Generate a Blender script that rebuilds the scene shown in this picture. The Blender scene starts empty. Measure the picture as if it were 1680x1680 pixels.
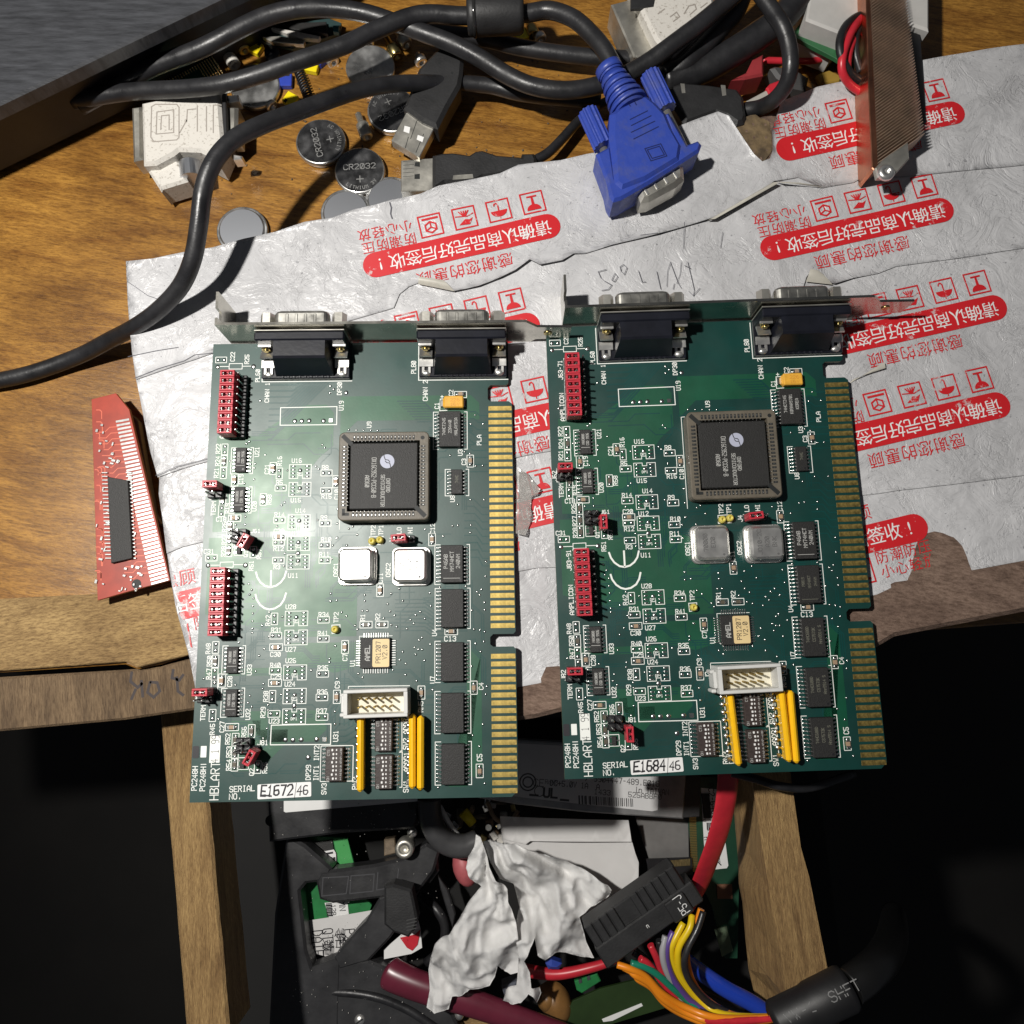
import bpy, math, random
import numpy as np
from mathutils import Vector, Matrix
from mathutils.geometry import delaunay_2d_cdt
random.seed(7)
SC = bpy.context.scene
COL = SC.collection
MM = 0.001
# ---------------------------------------------------------------- camera
H = 262.98                                                    # mm of the lens above the cards' plane (z = 0)
M = np.array([[0.99999611, 0.00043613, 0.00275375], [0.0, -0.98768964, 0.15642626], [0.00278807, -0.15642565, -0.9876858]])
F = 1261.0                                                    # focal length in photo pixels
camd = bpy.data.cameras.new('camera')
cam = bpy.data.objects.new('camera', camd); COL.objects.link(cam)
camd.sensor_width = 36.0; camd.lens = F / 1680 * 36.0
camd.clip_start = 0.005; camd.clip_end = 20
Rc = M @ np.diag([1, -1, -1])
mw = Matrix.Identity(4)
for i in range(3):
    for j in range(3): mw[i][j] = Rc[i, j]
mw[2][3] = H * MM
cam.matrix_world = mw
SC.camera = cam
# ---------------------------------------------------------------- world, lamp, exposure
w = bpy.data.worlds.new('World'); SC.world = w; w.use_nodes = True
w.node_tree.nodes['Background'].inputs[0].default_value = (0.82, 0.88, 1.0, 1)
w.node_tree.nodes['Background'].inputs[1].default_value = 0.045
LAMP = (-207, 98, 440)
ld = bpy.data.lights.new('desk_lamp_light', 'SPOT'); lo = bpy.data.objects.new('desk_lamp_light', ld); COL.objects.link(lo)
ld.energy = 13.0; ld.shadow_soft_size = 0.011; ld.color = (1.0, 0.965, 0.91)
ld.spot_size = math.radians(118); ld.spot_blend = 0.75
lo.location = [c * MM for c in LAMP]
lo.rotation_euler = (Vector((35, 45, -20)) - Vector(LAMP)).to_track_quat('-Z', 'Y').to_euler()
SC.view_settings.view_transform = 'Standard'; SC.view_settings.look = 'None'
SC.view_settings.exposure = 0.0; SC.view_settings.gamma = 1; SC.view_settings.use_curve_mapping = False
SC.cycles.max_bounces = 6

# ---------------------------------------------------------------- helpers
def P(px, py, z=0.0):
    """the point of the place, in mm, that shows at photo pixel (px, py) and lies at height z"""
    d = M @ np.array([(px - 840) / F, (py - 840) / F, 1.0])
    t = (z - H) / d[2]
    return (d[0] * t, d[1] * t, z)

def pxmm(px, py, z=0.0):
    d = M @ np.array([(px - 840) / F, (py - 840) / F, 1.0])
    return (z - H) / d[2] / F                                   # mm per pixel

class MB:
    def __init__(s): s.v = []; s.f = []; s.m = []; s.s = []; s.cm = 0
    def add(s, vs, fs, smooth=False):
        o = len(s.v); s.v.extend([tuple(p) for p in vs])
        for f in fs: s.f.append([i + o for i in f]); s.m.append(s.cm); s.s.append(smooth)
    def box(s, c, d, rz=0.0, bev=0.0, R=None):
        hx, hy, hz = d[0] / 2, d[1] / 2, d[2] / 2
        b = min(bev, hx * .9, hy * .9, hz * .9)
        vs, fs = [], []
        if b <= 0:
            vs = [(x, y, z) for z in (-hz, hz) for y in (-hy, hy) for x in (-hx, hx)]
            fs = [(0, 2, 3, 1), (4, 5, 7, 6), (0, 1, 5, 4), (2, 6, 7, 3), (0, 4, 6, 2), (1, 3, 7, 5)]
        else:
            idx = {}
            for sx in (-1, 1):
                for sy in (-1, 1):
                    for sz in (-1, 1):
                        for a in range(3):
                            q = [sx * (hx - b), sy * (hy - b), sz * (hz - b)]
                            q[a] = (sx * hx, sy * hy, sz * hz)[a]
                            idx[(sx, sy, sz, a)] = len(vs); vs.append(tuple(q))
            g = lambda x, y, z, a: idx[(x, y, z, a)]
            for sg in (-1, 1):
                for a, (p, q) in enumerate(((1, 2), (2, 0), (0, 1))):
                    f = []
                    for u_, v_ in ((-1, -1), (1, -1), (1, 1), (-1, 1)):
                        k = [0, 0, 0]; k[a] = sg; k[p] = u_; k[q] = v_; f.append(g(*k, a))
                    fs.append(f if sg > 0 else f[::-1])
            for a in range(3):
                p, q = (a + 1) % 3, (a + 2) % 3
                for u_ in (-1, 1):
                    for v_ in (-1, 1):
                        k0 = [0, 0, 0]; k0[a] = -1; k0[p] = u_; k0[q] = v_
                        k1 = list(k0); k1[a] = 1
                        f = [g(*k0, p), g(*k0, q), g(*k1, q), g(*k1, p)]
                        fs.append(f if u_ * v_ > 0 else f[::-1])
            for sx in (-1, 1):
                for sy in (-1, 1):
                    for sz in (-1, 1):
                        f = [g(sx, sy, sz, 0), g(sx, sy, sz, 1), g(sx, sy, sz, 2)]
                        fs.append(f if sx * sy * sz > 0 else f[::-1])
        if R is None and rz: R = Matrix.Rotation(rz, 3, 'Z')
        if R is not None: vs = [tuple(R @ Vector(p)) for p in vs]
        s.add([(p[0] + c[0], p[1] + c[1], p[2] + c[2]) for p in vs], fs)
    def boxz(s, cx, cy, z0, sx, sy, h, rz=0.0, bev=0.0): s.box((cx, cy, z0 + h / 2), (sx, sy, h), rz, bev)
    def prism(s, pts, z0, z1, bev=0.0, bottom=True):
        pts = list(pts)
        if sum(pts[i][0] * pts[(i + 1) % len(pts)][1] - pts[(i + 1) % len(pts)][0] * pts[i][1] for i in range(len(pts))) < 0: pts = pts[::-1]
        n = len(pts); rings = [[(p[0], p[1], z0) for p in pts]]
        if bev > 0:
            ins = inset(pts, bev)
            rings += [[(p[0], p[1], z1 - bev) for p in pts], [(p[0], p[1], z1) for p in ins]]
        else: rings += [[(p[0], p[1], z1) for p in pts]]
        vs = [p for r in rings for p in r]; fs = []
        for k in range(len(rings) - 1):
            for i in range(n):
                j = (i + 1) % n; fs.append((k * n + i, k * n + j, (k + 1) * n + j, (k + 1) * n + i))
        fs.append([(len(rings) - 1) * n + i for i in range(n)])
        if bottom: fs.append([n - 1 - i for i in range(n)])
        s.add(vs, fs)
    def cyl(s, c, r, h, n=20, axis='Z', r2=None, smooth=True, caps=True):
        r2 = r if r2 is None else r2
        vs = []
        for z, rr in ((-h / 2, r), (h / 2, r2)):
            for i in range(n):
                a = 2 * math.pi * i / n; vs.append((rr * math.cos(a), rr * math.sin(a), z))
        R = axis if not isinstance(axis, str) else {'Z': Matrix.Identity(3), 'X': Matrix.Rotation(math.pi / 2, 3, 'Y'), 'Y': Matrix.Rotation(-math.pi / 2, 3, 'X')}[axis]
        vs = [tuple(R @ Vector(p) + Vector(c)) for p in vs]
        s.add(vs, [(i, (i + 1) % n, n + (i + 1) % n, n + i) for i in range(n)], smooth)
        if caps:
            o = len(s.v) - 2 * n
            for f in ([o + n - 1 - i for i in range(n)], [o + n + i for i in range(n)]): s.f.append(f); s.m.append(s.cm); s.s.append(False)
    def lathe(s, prof, n=32, c=(0, 0, 0), R=None, smooth=True):
        vs = []; k = len(prof)
        for r, z in prof:
            for i in range(n):
                a = 2 * math.pi * i / n; vs.append((r * math.cos(a), r * math.sin(a), z))
        if R is not None: vs = [tuple(R @ Vector(p)) for p in vs]
        vs = [(p[0] + c[0], p[1] + c[1], p[2] + c[2]) for p in vs]
        s.add(vs, [(j * n + i, j * n + (i + 1) % n, (j + 1) * n + (i + 1) % n, (j + 1) * n + i) for j in range(k - 1) for i in range(n)], smooth)
    def dome(s, c, rx, ry, h, n=12, rings=3, rz=0.0):
        vs = []
        for k in range(rings):
            a = math.pi / 2 * k / rings; rr, zz = math.cos(a), math.sin(a) * h
            for i in range(n):
                b = 2 * math.pi * i / n; x, y = rx * rr * math.cos(b), ry * rr * math.sin(b)
                vs.append((c[0] + x * math.cos(rz) - y * math.sin(rz), c[1] + x * math.sin(rz) + y * math.cos(rz), c[2] + zz))
        vs.append((c[0], c[1], c[2] + h)); fs = []
        for k in range(rings - 1):
            for i in range(n): fs.append((k * n + i, k * n + (i + 1) % n, (k + 1) * n + (i + 1) % n, (k + 1) * n + i))
        for i in range(n): fs.append(((rings - 1) * n + i, (rings - 1) * n + (i + 1) % n, rings * n))
        s.add(vs, fs, True)
    def tube(s, pts, r, n=14, res=8, smooth_path=True, flat=1.0, up=None, closed_ends=True):
        pts = [Vector(p) for p in pts]
        path = catmull(pts, res) if smooth_path else pts
        m = len(path)
        rad = (lambda t: r) if not callable(r) else r
        T = [(path[min(i + 1, m - 1)] - path[max(i - 1, 0)]).normalized() for i in range(m)]
        u0 = Vector(up) if up else Vector((0, 0, 1))
        nn = (u0 - T[0] * u0.dot(T[0]))
        if nn.length < 1e-3: nn = Vector((1, 0, 0)) - T[0] * T[0].x
        nn.normalize(); vs = []
        for i in range(m):
            nn = (nn - T[i] * nn.dot(T[i])).normalized(); b = T[i].cross(nn)
            rr = rad(i / (m - 1))
            for k in range(n):
                a = 2 * math.pi * k / n
                vs.append(path[i] + nn * (rr * math.sin(a) * flat) + b * (rr * math.cos(a)))
        s.add(vs, [(i * n + k, (i + 1) * n + k, (i + 1) * n + (k + 1) % n, i * n + (k + 1) % n) for i in range(m - 1) for k in range(n)], True)
        o = len(s.v) - m * n
        for f in ([o + k for k in range(n)], [o + (m - 1) * n + n - 1 - k for k in range(n)]): s.f.append(f); s.m.append(s.cm); s.s.append(False)
    def stroke(s, pts, wd, z=0.0, closed=False, fn=None):
        """flat painted line: mitred ribbon of width wd"""
        q = [Vector((p[0], p[1])) for p in pts]
        if len(q) > 1 and not closed and (q[0] - q[-1]).length < 1e-6 and len(q) > 2: q = q[:-1]; closed = True
        n = len(q); L = []; Rr = []
        if n < 2: return
        for i in range(n):
            a = q[i - 1] if (i > 0 or closed) else None
            b = q[(i + 1) % n] if (i < n - 1 or closed) else None
            d1 = (q[i] - a).normalized() if a is not None else None
            d2 = (b - q[i]).normalized() if b is not None else None
            e = Vector((0, 0))
            if d1 is None: d1 = d2; e = -d2 * wd * .5
            if d2 is None: d2 = d1; e = d1 * wd * .5
            n1 = Vector((-d1.y, d1.x)); n2 = Vector((-d2.y, d2.x)); mm_ = n1 + n2
            if mm_.length < .3: mm_ = n1
            mm_.normalize(); k = min(1 / max(mm_.dot(n1), .45), 1.8)
            L.append(q[i] + e + mm_ * wd * .5 * k); Rr.append(q[i] + e - mm_ * wd * .5 * k)
        hz = fn or (lambda x, y: z)
        vs = [(p.x, p.y, hz(p.x, p.y)) for p in L] + [(p.x, p.y, hz(p.x, p.y)) for p in Rr]
        s.add(vs, [(n + i, n + (i + 1) % n, (i + 1) % n, i) for i in range(n if closed else n - 1)])
    def flat(s, pts, z=0.0):
        pts = list(pts)
        if sum(pts[i][0] * pts[(i + 1) % len(pts)][1] - pts[(i + 1) % len(pts)][0] * pts[i][1] for i in range(len(pts))) < 0: pts = pts[::-1]
        s.add([(p[0], p[1], z) for p in pts], [list(range(len(pts)))])
    def sheet(s, poly, step, zf, thick=0.0, smooth=True, holes=()):
        """outline filled with a fine mesh and lifted to zf(x, y)"""
        poly = [Vector((p[0], p[1])) for p in poly]
        edge = []
        for i in range(len(poly)):
            a, b = poly[i], poly[(i + 1) % len(poly)]
            k = max(1, int((b - a).length / step))
            edge += [a.lerp(b, t / k) for t in range(k)]
        x0 = min(p.x for p in poly); x1 = max(p.x for p in poly); y0 = min(p.y for p in poly); y1 = max(p.y for p in poly)
        pts = list(edge); ne = len(edge)
        y = y0 + step * .5; row = 0
        E_ = [(p.x, p.y) for p in poly]
        while y < y1:
            x = x0 + step * (.5 if row % 2 else 1.0)
            while x < x1:
                if inside((x, y), E_): pts.append(Vector((x + random.uniform(-.1, .1) * step, y + random.uniform(-.1, .1) * step)))
                x += step
            y += step * .87; row += 1
        r = delaunay_2d_cdt(pts, [], [list(range(ne))], 1, 1e-5)
        vs = [(p.x, p.y, zf(p.x, p.y)) for p in r[0]]
        fs = [list(f) for f in r[2]]
        out = []
        for f in fs:
            a, b, c = [r[0][i] for i in f[:3]]
            if (b - a).cross(c - a) < 0: f = f[::-1]
            out.append(f)
        s.add(vs, out, smooth)
        if thick:
            o = len(s.v); base = o - len(vs)
            s.v.extend([(p[0], p[1], p[2] - thick) for p in vs])
            for f in out: s.f.append([i + o for i in f[::-1]]); s.m.append(s.cm); s.s.append(smooth)
            cnt = {}
            for f in out:
                for i in range(len(f)): cnt[(f[i], f[(i + 1) % len(f)])] = 1
            for (a, b) in list(cnt):
                if (b, a) not in cnt: s.f.append([a + base, a + o, b + o, b + base][::-1][::1]); s.m.append(s.cm); s.s.append(False)

def catmull(pts, res):
    out = []; n = len(pts)
    if n < 3: 
        return [pts[0].lerp(pts[-1], i / res) for i in range(res + 1)]
    for i in range(n - 1):
        p0 = pts[i - 1] if i else pts[0] * 2 - pts[1]
        p1, p2 = pts[i], pts[i + 1]
        p3 = pts[i + 2] if i + 2 < n else pts[-1] * 2 - pts[-2]
        for k in range(res):
            t = k / res
            out.append(((p1 * 2) + (p2 - p0) * t + (p0 * 2 - p1 * 5 + p2 * 4 - p3) * t * t + (p1 * 3 - p0 - p2 * 3 + p3) * t ** 3) * .5)
    out.append(pts[-1].copy()); return out

def inside(p, poly):
    x, y = p; c = False; n = len(poly); j = n - 1
    for i in range(n):
        xi, yi = poly[i]; xj, yj = poly[j]
        if (yi > y) != (yj > y) and x < (xj - xi) * (y - yi) / (yj - yi) + xi: c = not c
        j = i
    return c

def inset(pts, d):
    n = len(pts); out = []
    for i in range(n):
        a, b, c = Vector(pts[i - 1][:2]), Vector(pts[i][:2]), Vector(pts[(i + 1) % n][:2])
        d1 = (b - a).normalized(); d2 = (c - b).normalized()
        n1 = Vector((-d1.y, d1.x)); n2 = Vector((-d2.y, d2.x)); m_ = (n1 + n2)
        if m_.length < .2: m_ = n1
        m_.normalize(); out.append(b + m_ * d / max(m_.dot(n1), .5))
    return [(p.x, p.y) for p in out]

def rrect(cx, cy, w_, h_, r, n=5, rz=0.0):
    out = []
    for k, (sx, sy) in enumerate(((1, 1), (-1, 1), (-1, -1), (1, -1))):
        for i in range(n + 1):
            a = math.pi / 2 * (k + i / n)
            x, y = sx * (w_ / 2 - r) + r * math.cos(a), sy * (h_ / 2 - r) + r * math.sin(a)
            out.append((cx + x * math.cos(rz) - y * math.sin(rz), cy + x * math.sin(rz) + y * math.cos(rz)))
    return out

def build(name, mb, mats, parent=None, loc=None, rz=0.0, mat4=None, cache=None):
    me = bpy.data.meshes.new(name)
    me.from_pydata([(v[0] * MM, v[1] * MM, v[2] * MM) for v in mb.v], [], mb.f)
    if not isinstance(mats, (list, tuple)): mats = [mats]
    for m_ in mats: me.materials.append(m_)
    me.polygons.foreach_set('material_index', mb.m)
    me.polygons.foreach_set('use_smooth', mb.s)
    me.update()
    return link(name, me, parent, loc, rz, mat4)

def link(name, me, parent=None, loc=None, rz=0.0, mat4=None):
    o = bpy.data.objects.new(name, me); COL.objects.link(o)
    if parent is not None: o.parent = parent
    if mat4 is not None: o.matrix_local = mat4
    else:
        if loc is not None: o.location = [c * MM for c in loc]
        o.rotation_euler[2] = rz
    return o

def thing(name, label, cat, loc=(0, 0, 0), group=None, mat4=None, rz=0.0):
    o = bpy.data.objects.new(name, None); COL.objects.link(o); o.empty_display_size = .01
    if mat4 is not None: o.matrix_world = mat4
    else: o.location = [c * MM for c in loc]; o.rotation_euler[2] = rz
    return tag(o, label, cat, group)

def tag(o, label, cat, group=None):
    o['label'] = label; o['category'] = cat
    if group: o['group'] = group
    return o

def structure(o): o['kind'] = 'structure'; return o

# ---------------------------------------------------------------- stroke lettering
GL = {'A': '0004264440|0242', 'B': '000636453433|0333|3342413000', 'C': '4536160501103041', 'D': '00062644422000', 'E': '46060040|0333', 'F': '460600|0333',
 'G': '453616050110304143 23'.replace(' ', ''), 'H': '0006|4046|0343', 'I': '1030|2026|1636', 'J': '4641301001', 'K': '0006|460340', 'L': '060040', 'M': '0006234640', 'N': '00064046',
 'O': '100105163645413010', 'P': '00063645443303', 'Q': '100105163645413010|2240', 'R': '00063645443303|2340', 'S': '4536160504133342 41301001'.replace(' ', ''), 'T': '0646|2620',
 'U': '060110304146', 'V': '062046', 'W': '0610233046', 'X': '0046|0640', 'Y': '062346|2320', 'Z': '06460040', '0': '100105163645413010|1135', '1': '152620|1030',
 '2': '0516364544 0040'.replace(' ', ''), '3': '051636454433424130 1001|2333'.replace(' ', ''), '4': '30360242', '5': '460603334241301001', '6': '361605011030414233 03'.replace(' ', ''), '7': '064620',
 '8': '1304051636454433|13334241301001021 3'.replace(' ', ''), '9': '103041453616050413 43'.replace(' ', ''), '-': '1333', '.': '2021', '/': '0046', '+': '0343|2125', 'i': '2024|2526', '!': '2022|2326',
 ':': '2122|2425', 'o': '1001031434433130 10'.replace(' ', ''), 'n': '0004|03143443 40'.replace(' ', '')}
def poly_of(g): return [[(int(k[i]), int(k[i + 1])) for i in range(0, len(k) - 1, 2)] for k in GL.get(g, '').split('|') if len(k) >= 4]
def text(mb, s_, c, h, ang=0.0, adv=None, wd=None, z=0.0, align='c', slant=0.0, jit=0.0):
    """stroke lettering of height h centred on c, ang in degrees"""
    adv = h * .84 if adv is None else adv
    wd = h * .15 if wd is None else wd
    sx = adv / 5.6; sy = h / 6
    L = adv * (len(s_) - 1) + 4 * sx
    x0 = -L / 2 if align == 'c' else 0.0
    ca, sa = math.cos(math.radians(ang)), math.sin(math.radians(ang)); k = 0
    for i, ch in enumerate(s_):
        for pl in poly_of(ch):
            q = []
            for (gx, gy) in pl:
                x = x0 + i * adv + (gx + slant * gy + random.uniform(-jit, jit)) * sx; y = (gy - 3 + random.uniform(-jit, jit)) * sy
                q.append((c[0] + x * ca - y * sa, c[1] + x * sa + y * ca))
            mb.stroke(q, wd, z + .003 * (k % 5)); k += 1

def type_text(body, size, parent, mat_, name, fn, lift):
    """printed (font) lettering laid on a surface: fn maps text (x, y) in mm to the place"""
    cu = bpy.data.curves.new(name, 'FONT'); cu.body = body; cu.size = size; cu.align_x = 'CENTER'; cu.align_y = 'CENTER'; cu.resolution_u = 2
    o = bpy.data.objects.new(name, cu); COL.objects.link(o)
    bpy.context.view_layer.update()
    dg = bpy.context.evaluated_depsgraph_get()
    me = bpy.data.meshes.new_from_object(o.evaluated_get(dg))
    bpy.data.objects.remove(o)
    V = [tuple(v.co) for v in me.vertices]; Fc = [list(p.vertices) for p in me.polygons]
    bpy.data.meshes.remove(me)
    return V, Fc

# ---------------------------------------------------------------- materials
def mat(name, col, rough=.5, metal=0.0, var=0.0, vscale=60.0, bump=0.0, bscale=200.0, coat=0.0, spec=None, col2=None, stretch=None, detail=4.0, emit=None, contrast=(.3, .7), trans=0.0, rvar=0.0):
    m_ = bpy.data.materials.new(name); m_.use_nodes = True
    nt = m_.node_tree; b = nt.nodes['Principled BSDF']
    b.inputs['Base Color'].default_value = (*col, 1); b.inputs['Roughness'].default_value = rough; b.inputs['Metallic'].default_value = metal
    if coat: b.inputs['Coat Weight'].default_value = coat; b.inputs['Coat Roughness'].default_value = .15
    if spec is not None: b.inputs['Specular IOR Level'].default_value = spec
    if trans: b.inputs['Transmission Weight'].default_value = trans
    if var or col2 or bump or rvar:
        tc = nt.nodes.new('ShaderNodeTexCoord'); mp = nt.nodes.new('ShaderNodeMapping')
        nt.links.new(tc.outputs['Object'], mp.inputs['Vector'])
        if stretch: mp.inputs['Scale'].default_value = stretch
    if var or col2:
        nz = nt.nodes.new('ShaderNodeTexNoise'); nz.inputs['Scale'].default_value = vscale; nz.inputs['Detail'].default_value = detail; nz.inputs['Roughness'].default_value = .65
        nt.links.new(mp.outputs[0], nz.inputs['Vector'])
        rp = nt.nodes.new('ShaderNodeValToRGB'); rp.color_ramp.elements[0].position = contrast[0]; rp.color_ramp.elements[1].position = contrast[1]
        c2 = col2 or tuple(c * (1 - var) for c in col)
        rp.color_ramp.elements[0].color = (*c2, 1); rp.color_ramp.elements[1].color = (*[min(1, c * (1 + var * .5)) for c in col], 1)
        nt.links.new(nz.outputs[0], rp.inputs[0]); nt.links.new(rp.outputs[0], b.inputs['Base Color'])
    if rvar:
        n3 = nt.nodes.new('ShaderNodeTexNoise'); n3.inputs['Scale'].default_value = vscale * 1.7; n3.inputs['Detail'].default_value = 5
        nt.links.new(mp.outputs[0], n3.inputs['Vector'])
        mr = nt.nodes.new('ShaderNodeMapRange'); mr.inputs[1].default_value = .3; mr.inputs[2].default_value = .7
        mr.inputs[3].default_value = max(.03, rough - rvar); mr.inputs[4].default_value = min(1, rough + rvar)
        nt.links.new(n3.outputs[0], mr.inputs[0]); nt.links.new(mr.outputs[0], b.inputs['Roughness'])
    if bump:
        n2 = nt.nodes.new('ShaderNodeTexNoise'); n2.inputs['Scale'].default_value = bscale; n2.inputs['Detail'].default_value = 5
        nt.links.new(mp.outputs[0], n2.inputs['Vector'])
        bp = nt.nodes.new('ShaderNodeBump'); bp.inputs['Strength'].default_value = bump; bp.inputs['Distance'].default_value = .0006
        nt.links.new(n2.outputs[0], bp.inputs['Height']); nt.links.new(bp.outputs[0], b.inputs['Normal'])
    return m_

def pcb_mat(name, col, rough=.40, grain=.10):
    m_ = mat(name, col, rough, var=.25, vscale=45)
    nt = m_.node_tree; b = nt.nodes['Principled BSDF']
    b.inputs['Specular IOR Level'].default_value = .5; b.inputs['Coat Weight'].default_value = .52; b.inputs['Coat Roughness'].default_value = .385; b.inputs['Coat Tint'].default_value = (.90, 1.0, .93, 1)
    tc = nt.nodes.new('ShaderNodeTexCoord')
    nz = nt.nodes.new('ShaderNodeTexNoise'); nz.inputs['Scale'].default_value = 1100; nz.inputs['Detail'].default_value = 2   # glass cloth under the lacquer
    n2 = nt.nodes.new('ShaderNodeTexNoise'); n2.inputs['Scale'].default_value = 70; n2.inputs['Detail'].default_value = 3
    for n_ in (nz, n2): nt.links.new(tc.outputs['Object'], n_.inputs['Vector'])
    a2 = nt.nodes.new('ShaderNodeMath'); a2.operation = 'MULTIPLY_ADD'; a2.inputs[1].default_value = .5; nt.links.new(nz.outputs[0], a2.inputs[0]); nt.links.new(n2.outputs[0], a2.inputs[2])
    bp = nt.nodes.new('ShaderNodeBump'); bp.inputs['Strength'].default_value = grain; bp.inputs['Distance'].default_value = .00015
    nt.links.new(a2.outputs[0], bp.inputs['Height']); nt.links.new(bp.outputs[0], b.inputs['Normal'])
    mr = nt.nodes.new('ShaderNodeMapRange'); mr.inputs[1].default_value = .3; mr.inputs[2].default_value = .7; mr.inputs[3].default_value = rough - .06; mr.inputs[4].default_value = rough + .08
    nt.links.new(n2.outputs[0], mr.inputs[0]); nt.links.new(mr.outputs[0], b.inputs['Roughness'])
    return m_

def wood_mat(name, c1, c2, rough, ang=0.0, freq=26, bump=.15, coat=0.0, stretch=9.0, knots=True):
    m_ = bpy.data.materials.new(name); m_.use_nodes = True
    nt = m_.node_tree; b = nt.nodes['Principled BSDF']; b.inputs['Roughness'].default_value = rough
    if coat: b.inputs['Coat Weight'].default_value = coat; b.inputs['Coat Roughness'].default_value = .22
    tc = nt.nodes.new('ShaderNodeTexCoord'); mp = nt.nodes.new('ShaderNodeMapping')
    m0 = nt.nodes.new('ShaderNodeMapping'); m0.inputs['Rotation'].default_value[2] = math.radians(-ang); mp.inputs['Scale'].default_value = (1, stretch, stretch)
    nt.links.new(tc.outputs['Object'], m0.inputs['Vector']); nt.links.new(m0.outputs[0], mp.inputs['Vector'])
    n1 = nt.nodes.new('ShaderNodeTexNoise'); n1.inputs['Scale'].default_value = freq; n1.inputs['Detail'].default_value = 7; n1.inputs['Roughness'].default_value = .7; n1.inputs['Distortion'].default_value = .6
    n2 = nt.nodes.new('ShaderNodeTexNoise'); n2.inputs['Scale'].default_value = freq * 9; n2.inputs['Detail'].default_value = 8; n2.inputs['Roughness'].default_value = .75
    nt.links.new(mp.outputs[0], n1.inputs['Vector']); nt.links.new(mp.outputs[0], n2.inputs['Vector'])
    n3 = nt.nodes.new('ShaderNodeTexNoise'); n3.inputs['Scale'].default_value = 22; n3.inputs['Detail'].default_value = 6; nt.links.new(tc.outputs['Object'], n3.inputs['Vector'])
    r1 = nt.nodes.new('ShaderNodeValToRGB'); e = r1.color_ramp.elements
    e[0].position = .32; e[0].color = (*c2, 1); e[1].position = .62; e[1].color = (*c1, 1)
    nt.links.new(n1.outputs[0], r1.inputs[0])
    r2 = nt.nodes.new('ShaderNodeValToRGB'); e = r2.color_ramp.elements
    e[0].position = .36; e[0].color = (.30, .25, .21, 1); e[1].position = .58; e[1].color = (1, 1, 1, 1); nt.links.new(n2.outputs[0], r2.inputs[0])
    r3 = nt.nodes.new('ShaderNodeValToRGB'); e = r3.color_ramp.elements
    e[0].position = .30; e[0].color = (.5, .45, .42, 1); e[1].position = .52; e[1].color = (1, 1, 1, 1); nt.links.new(n3.outputs[0], r3.inputs[0])
    x1 = nt.nodes.new('ShaderNodeMixRGB'); x1.blend_type = 'MULTIPLY'; x1.inputs[0].default_value = .8
    x2 = nt.nodes.new('ShaderNodeMixRGB'); x2.blend_type = 'MULTIPLY'; x2.inputs[0].default_value = .7
    nt.links.new(r1.outputs[0], x1.inputs[1]); nt.links.new(r2.outputs[0], x1.inputs[2])
    nt.links.new(x1.outputs[0], x2.inputs[1]); nt.links.new(r3.outputs[0], x2.inputs[2]); nt.links.new(x2.outputs[0], b.inputs['Base Color'])
    bp = nt.nodes.new('ShaderNodeBump'); bp.inputs['Strength'].default_value = bump; bp.inputs['Distance'].default_value = .001
    a = nt.nodes.new('ShaderNodeMath'); a.operation = 'ADD'; nt.links.new(n1.outputs[0], a.inputs[0]); nt.links.new(n2.outputs[0], a.inputs[1])
    nt.links.new(a.outputs[0], bp.inputs['Height']); nt.links.new(bp.outputs[0], b.inputs['Normal'])
    return m_

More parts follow.
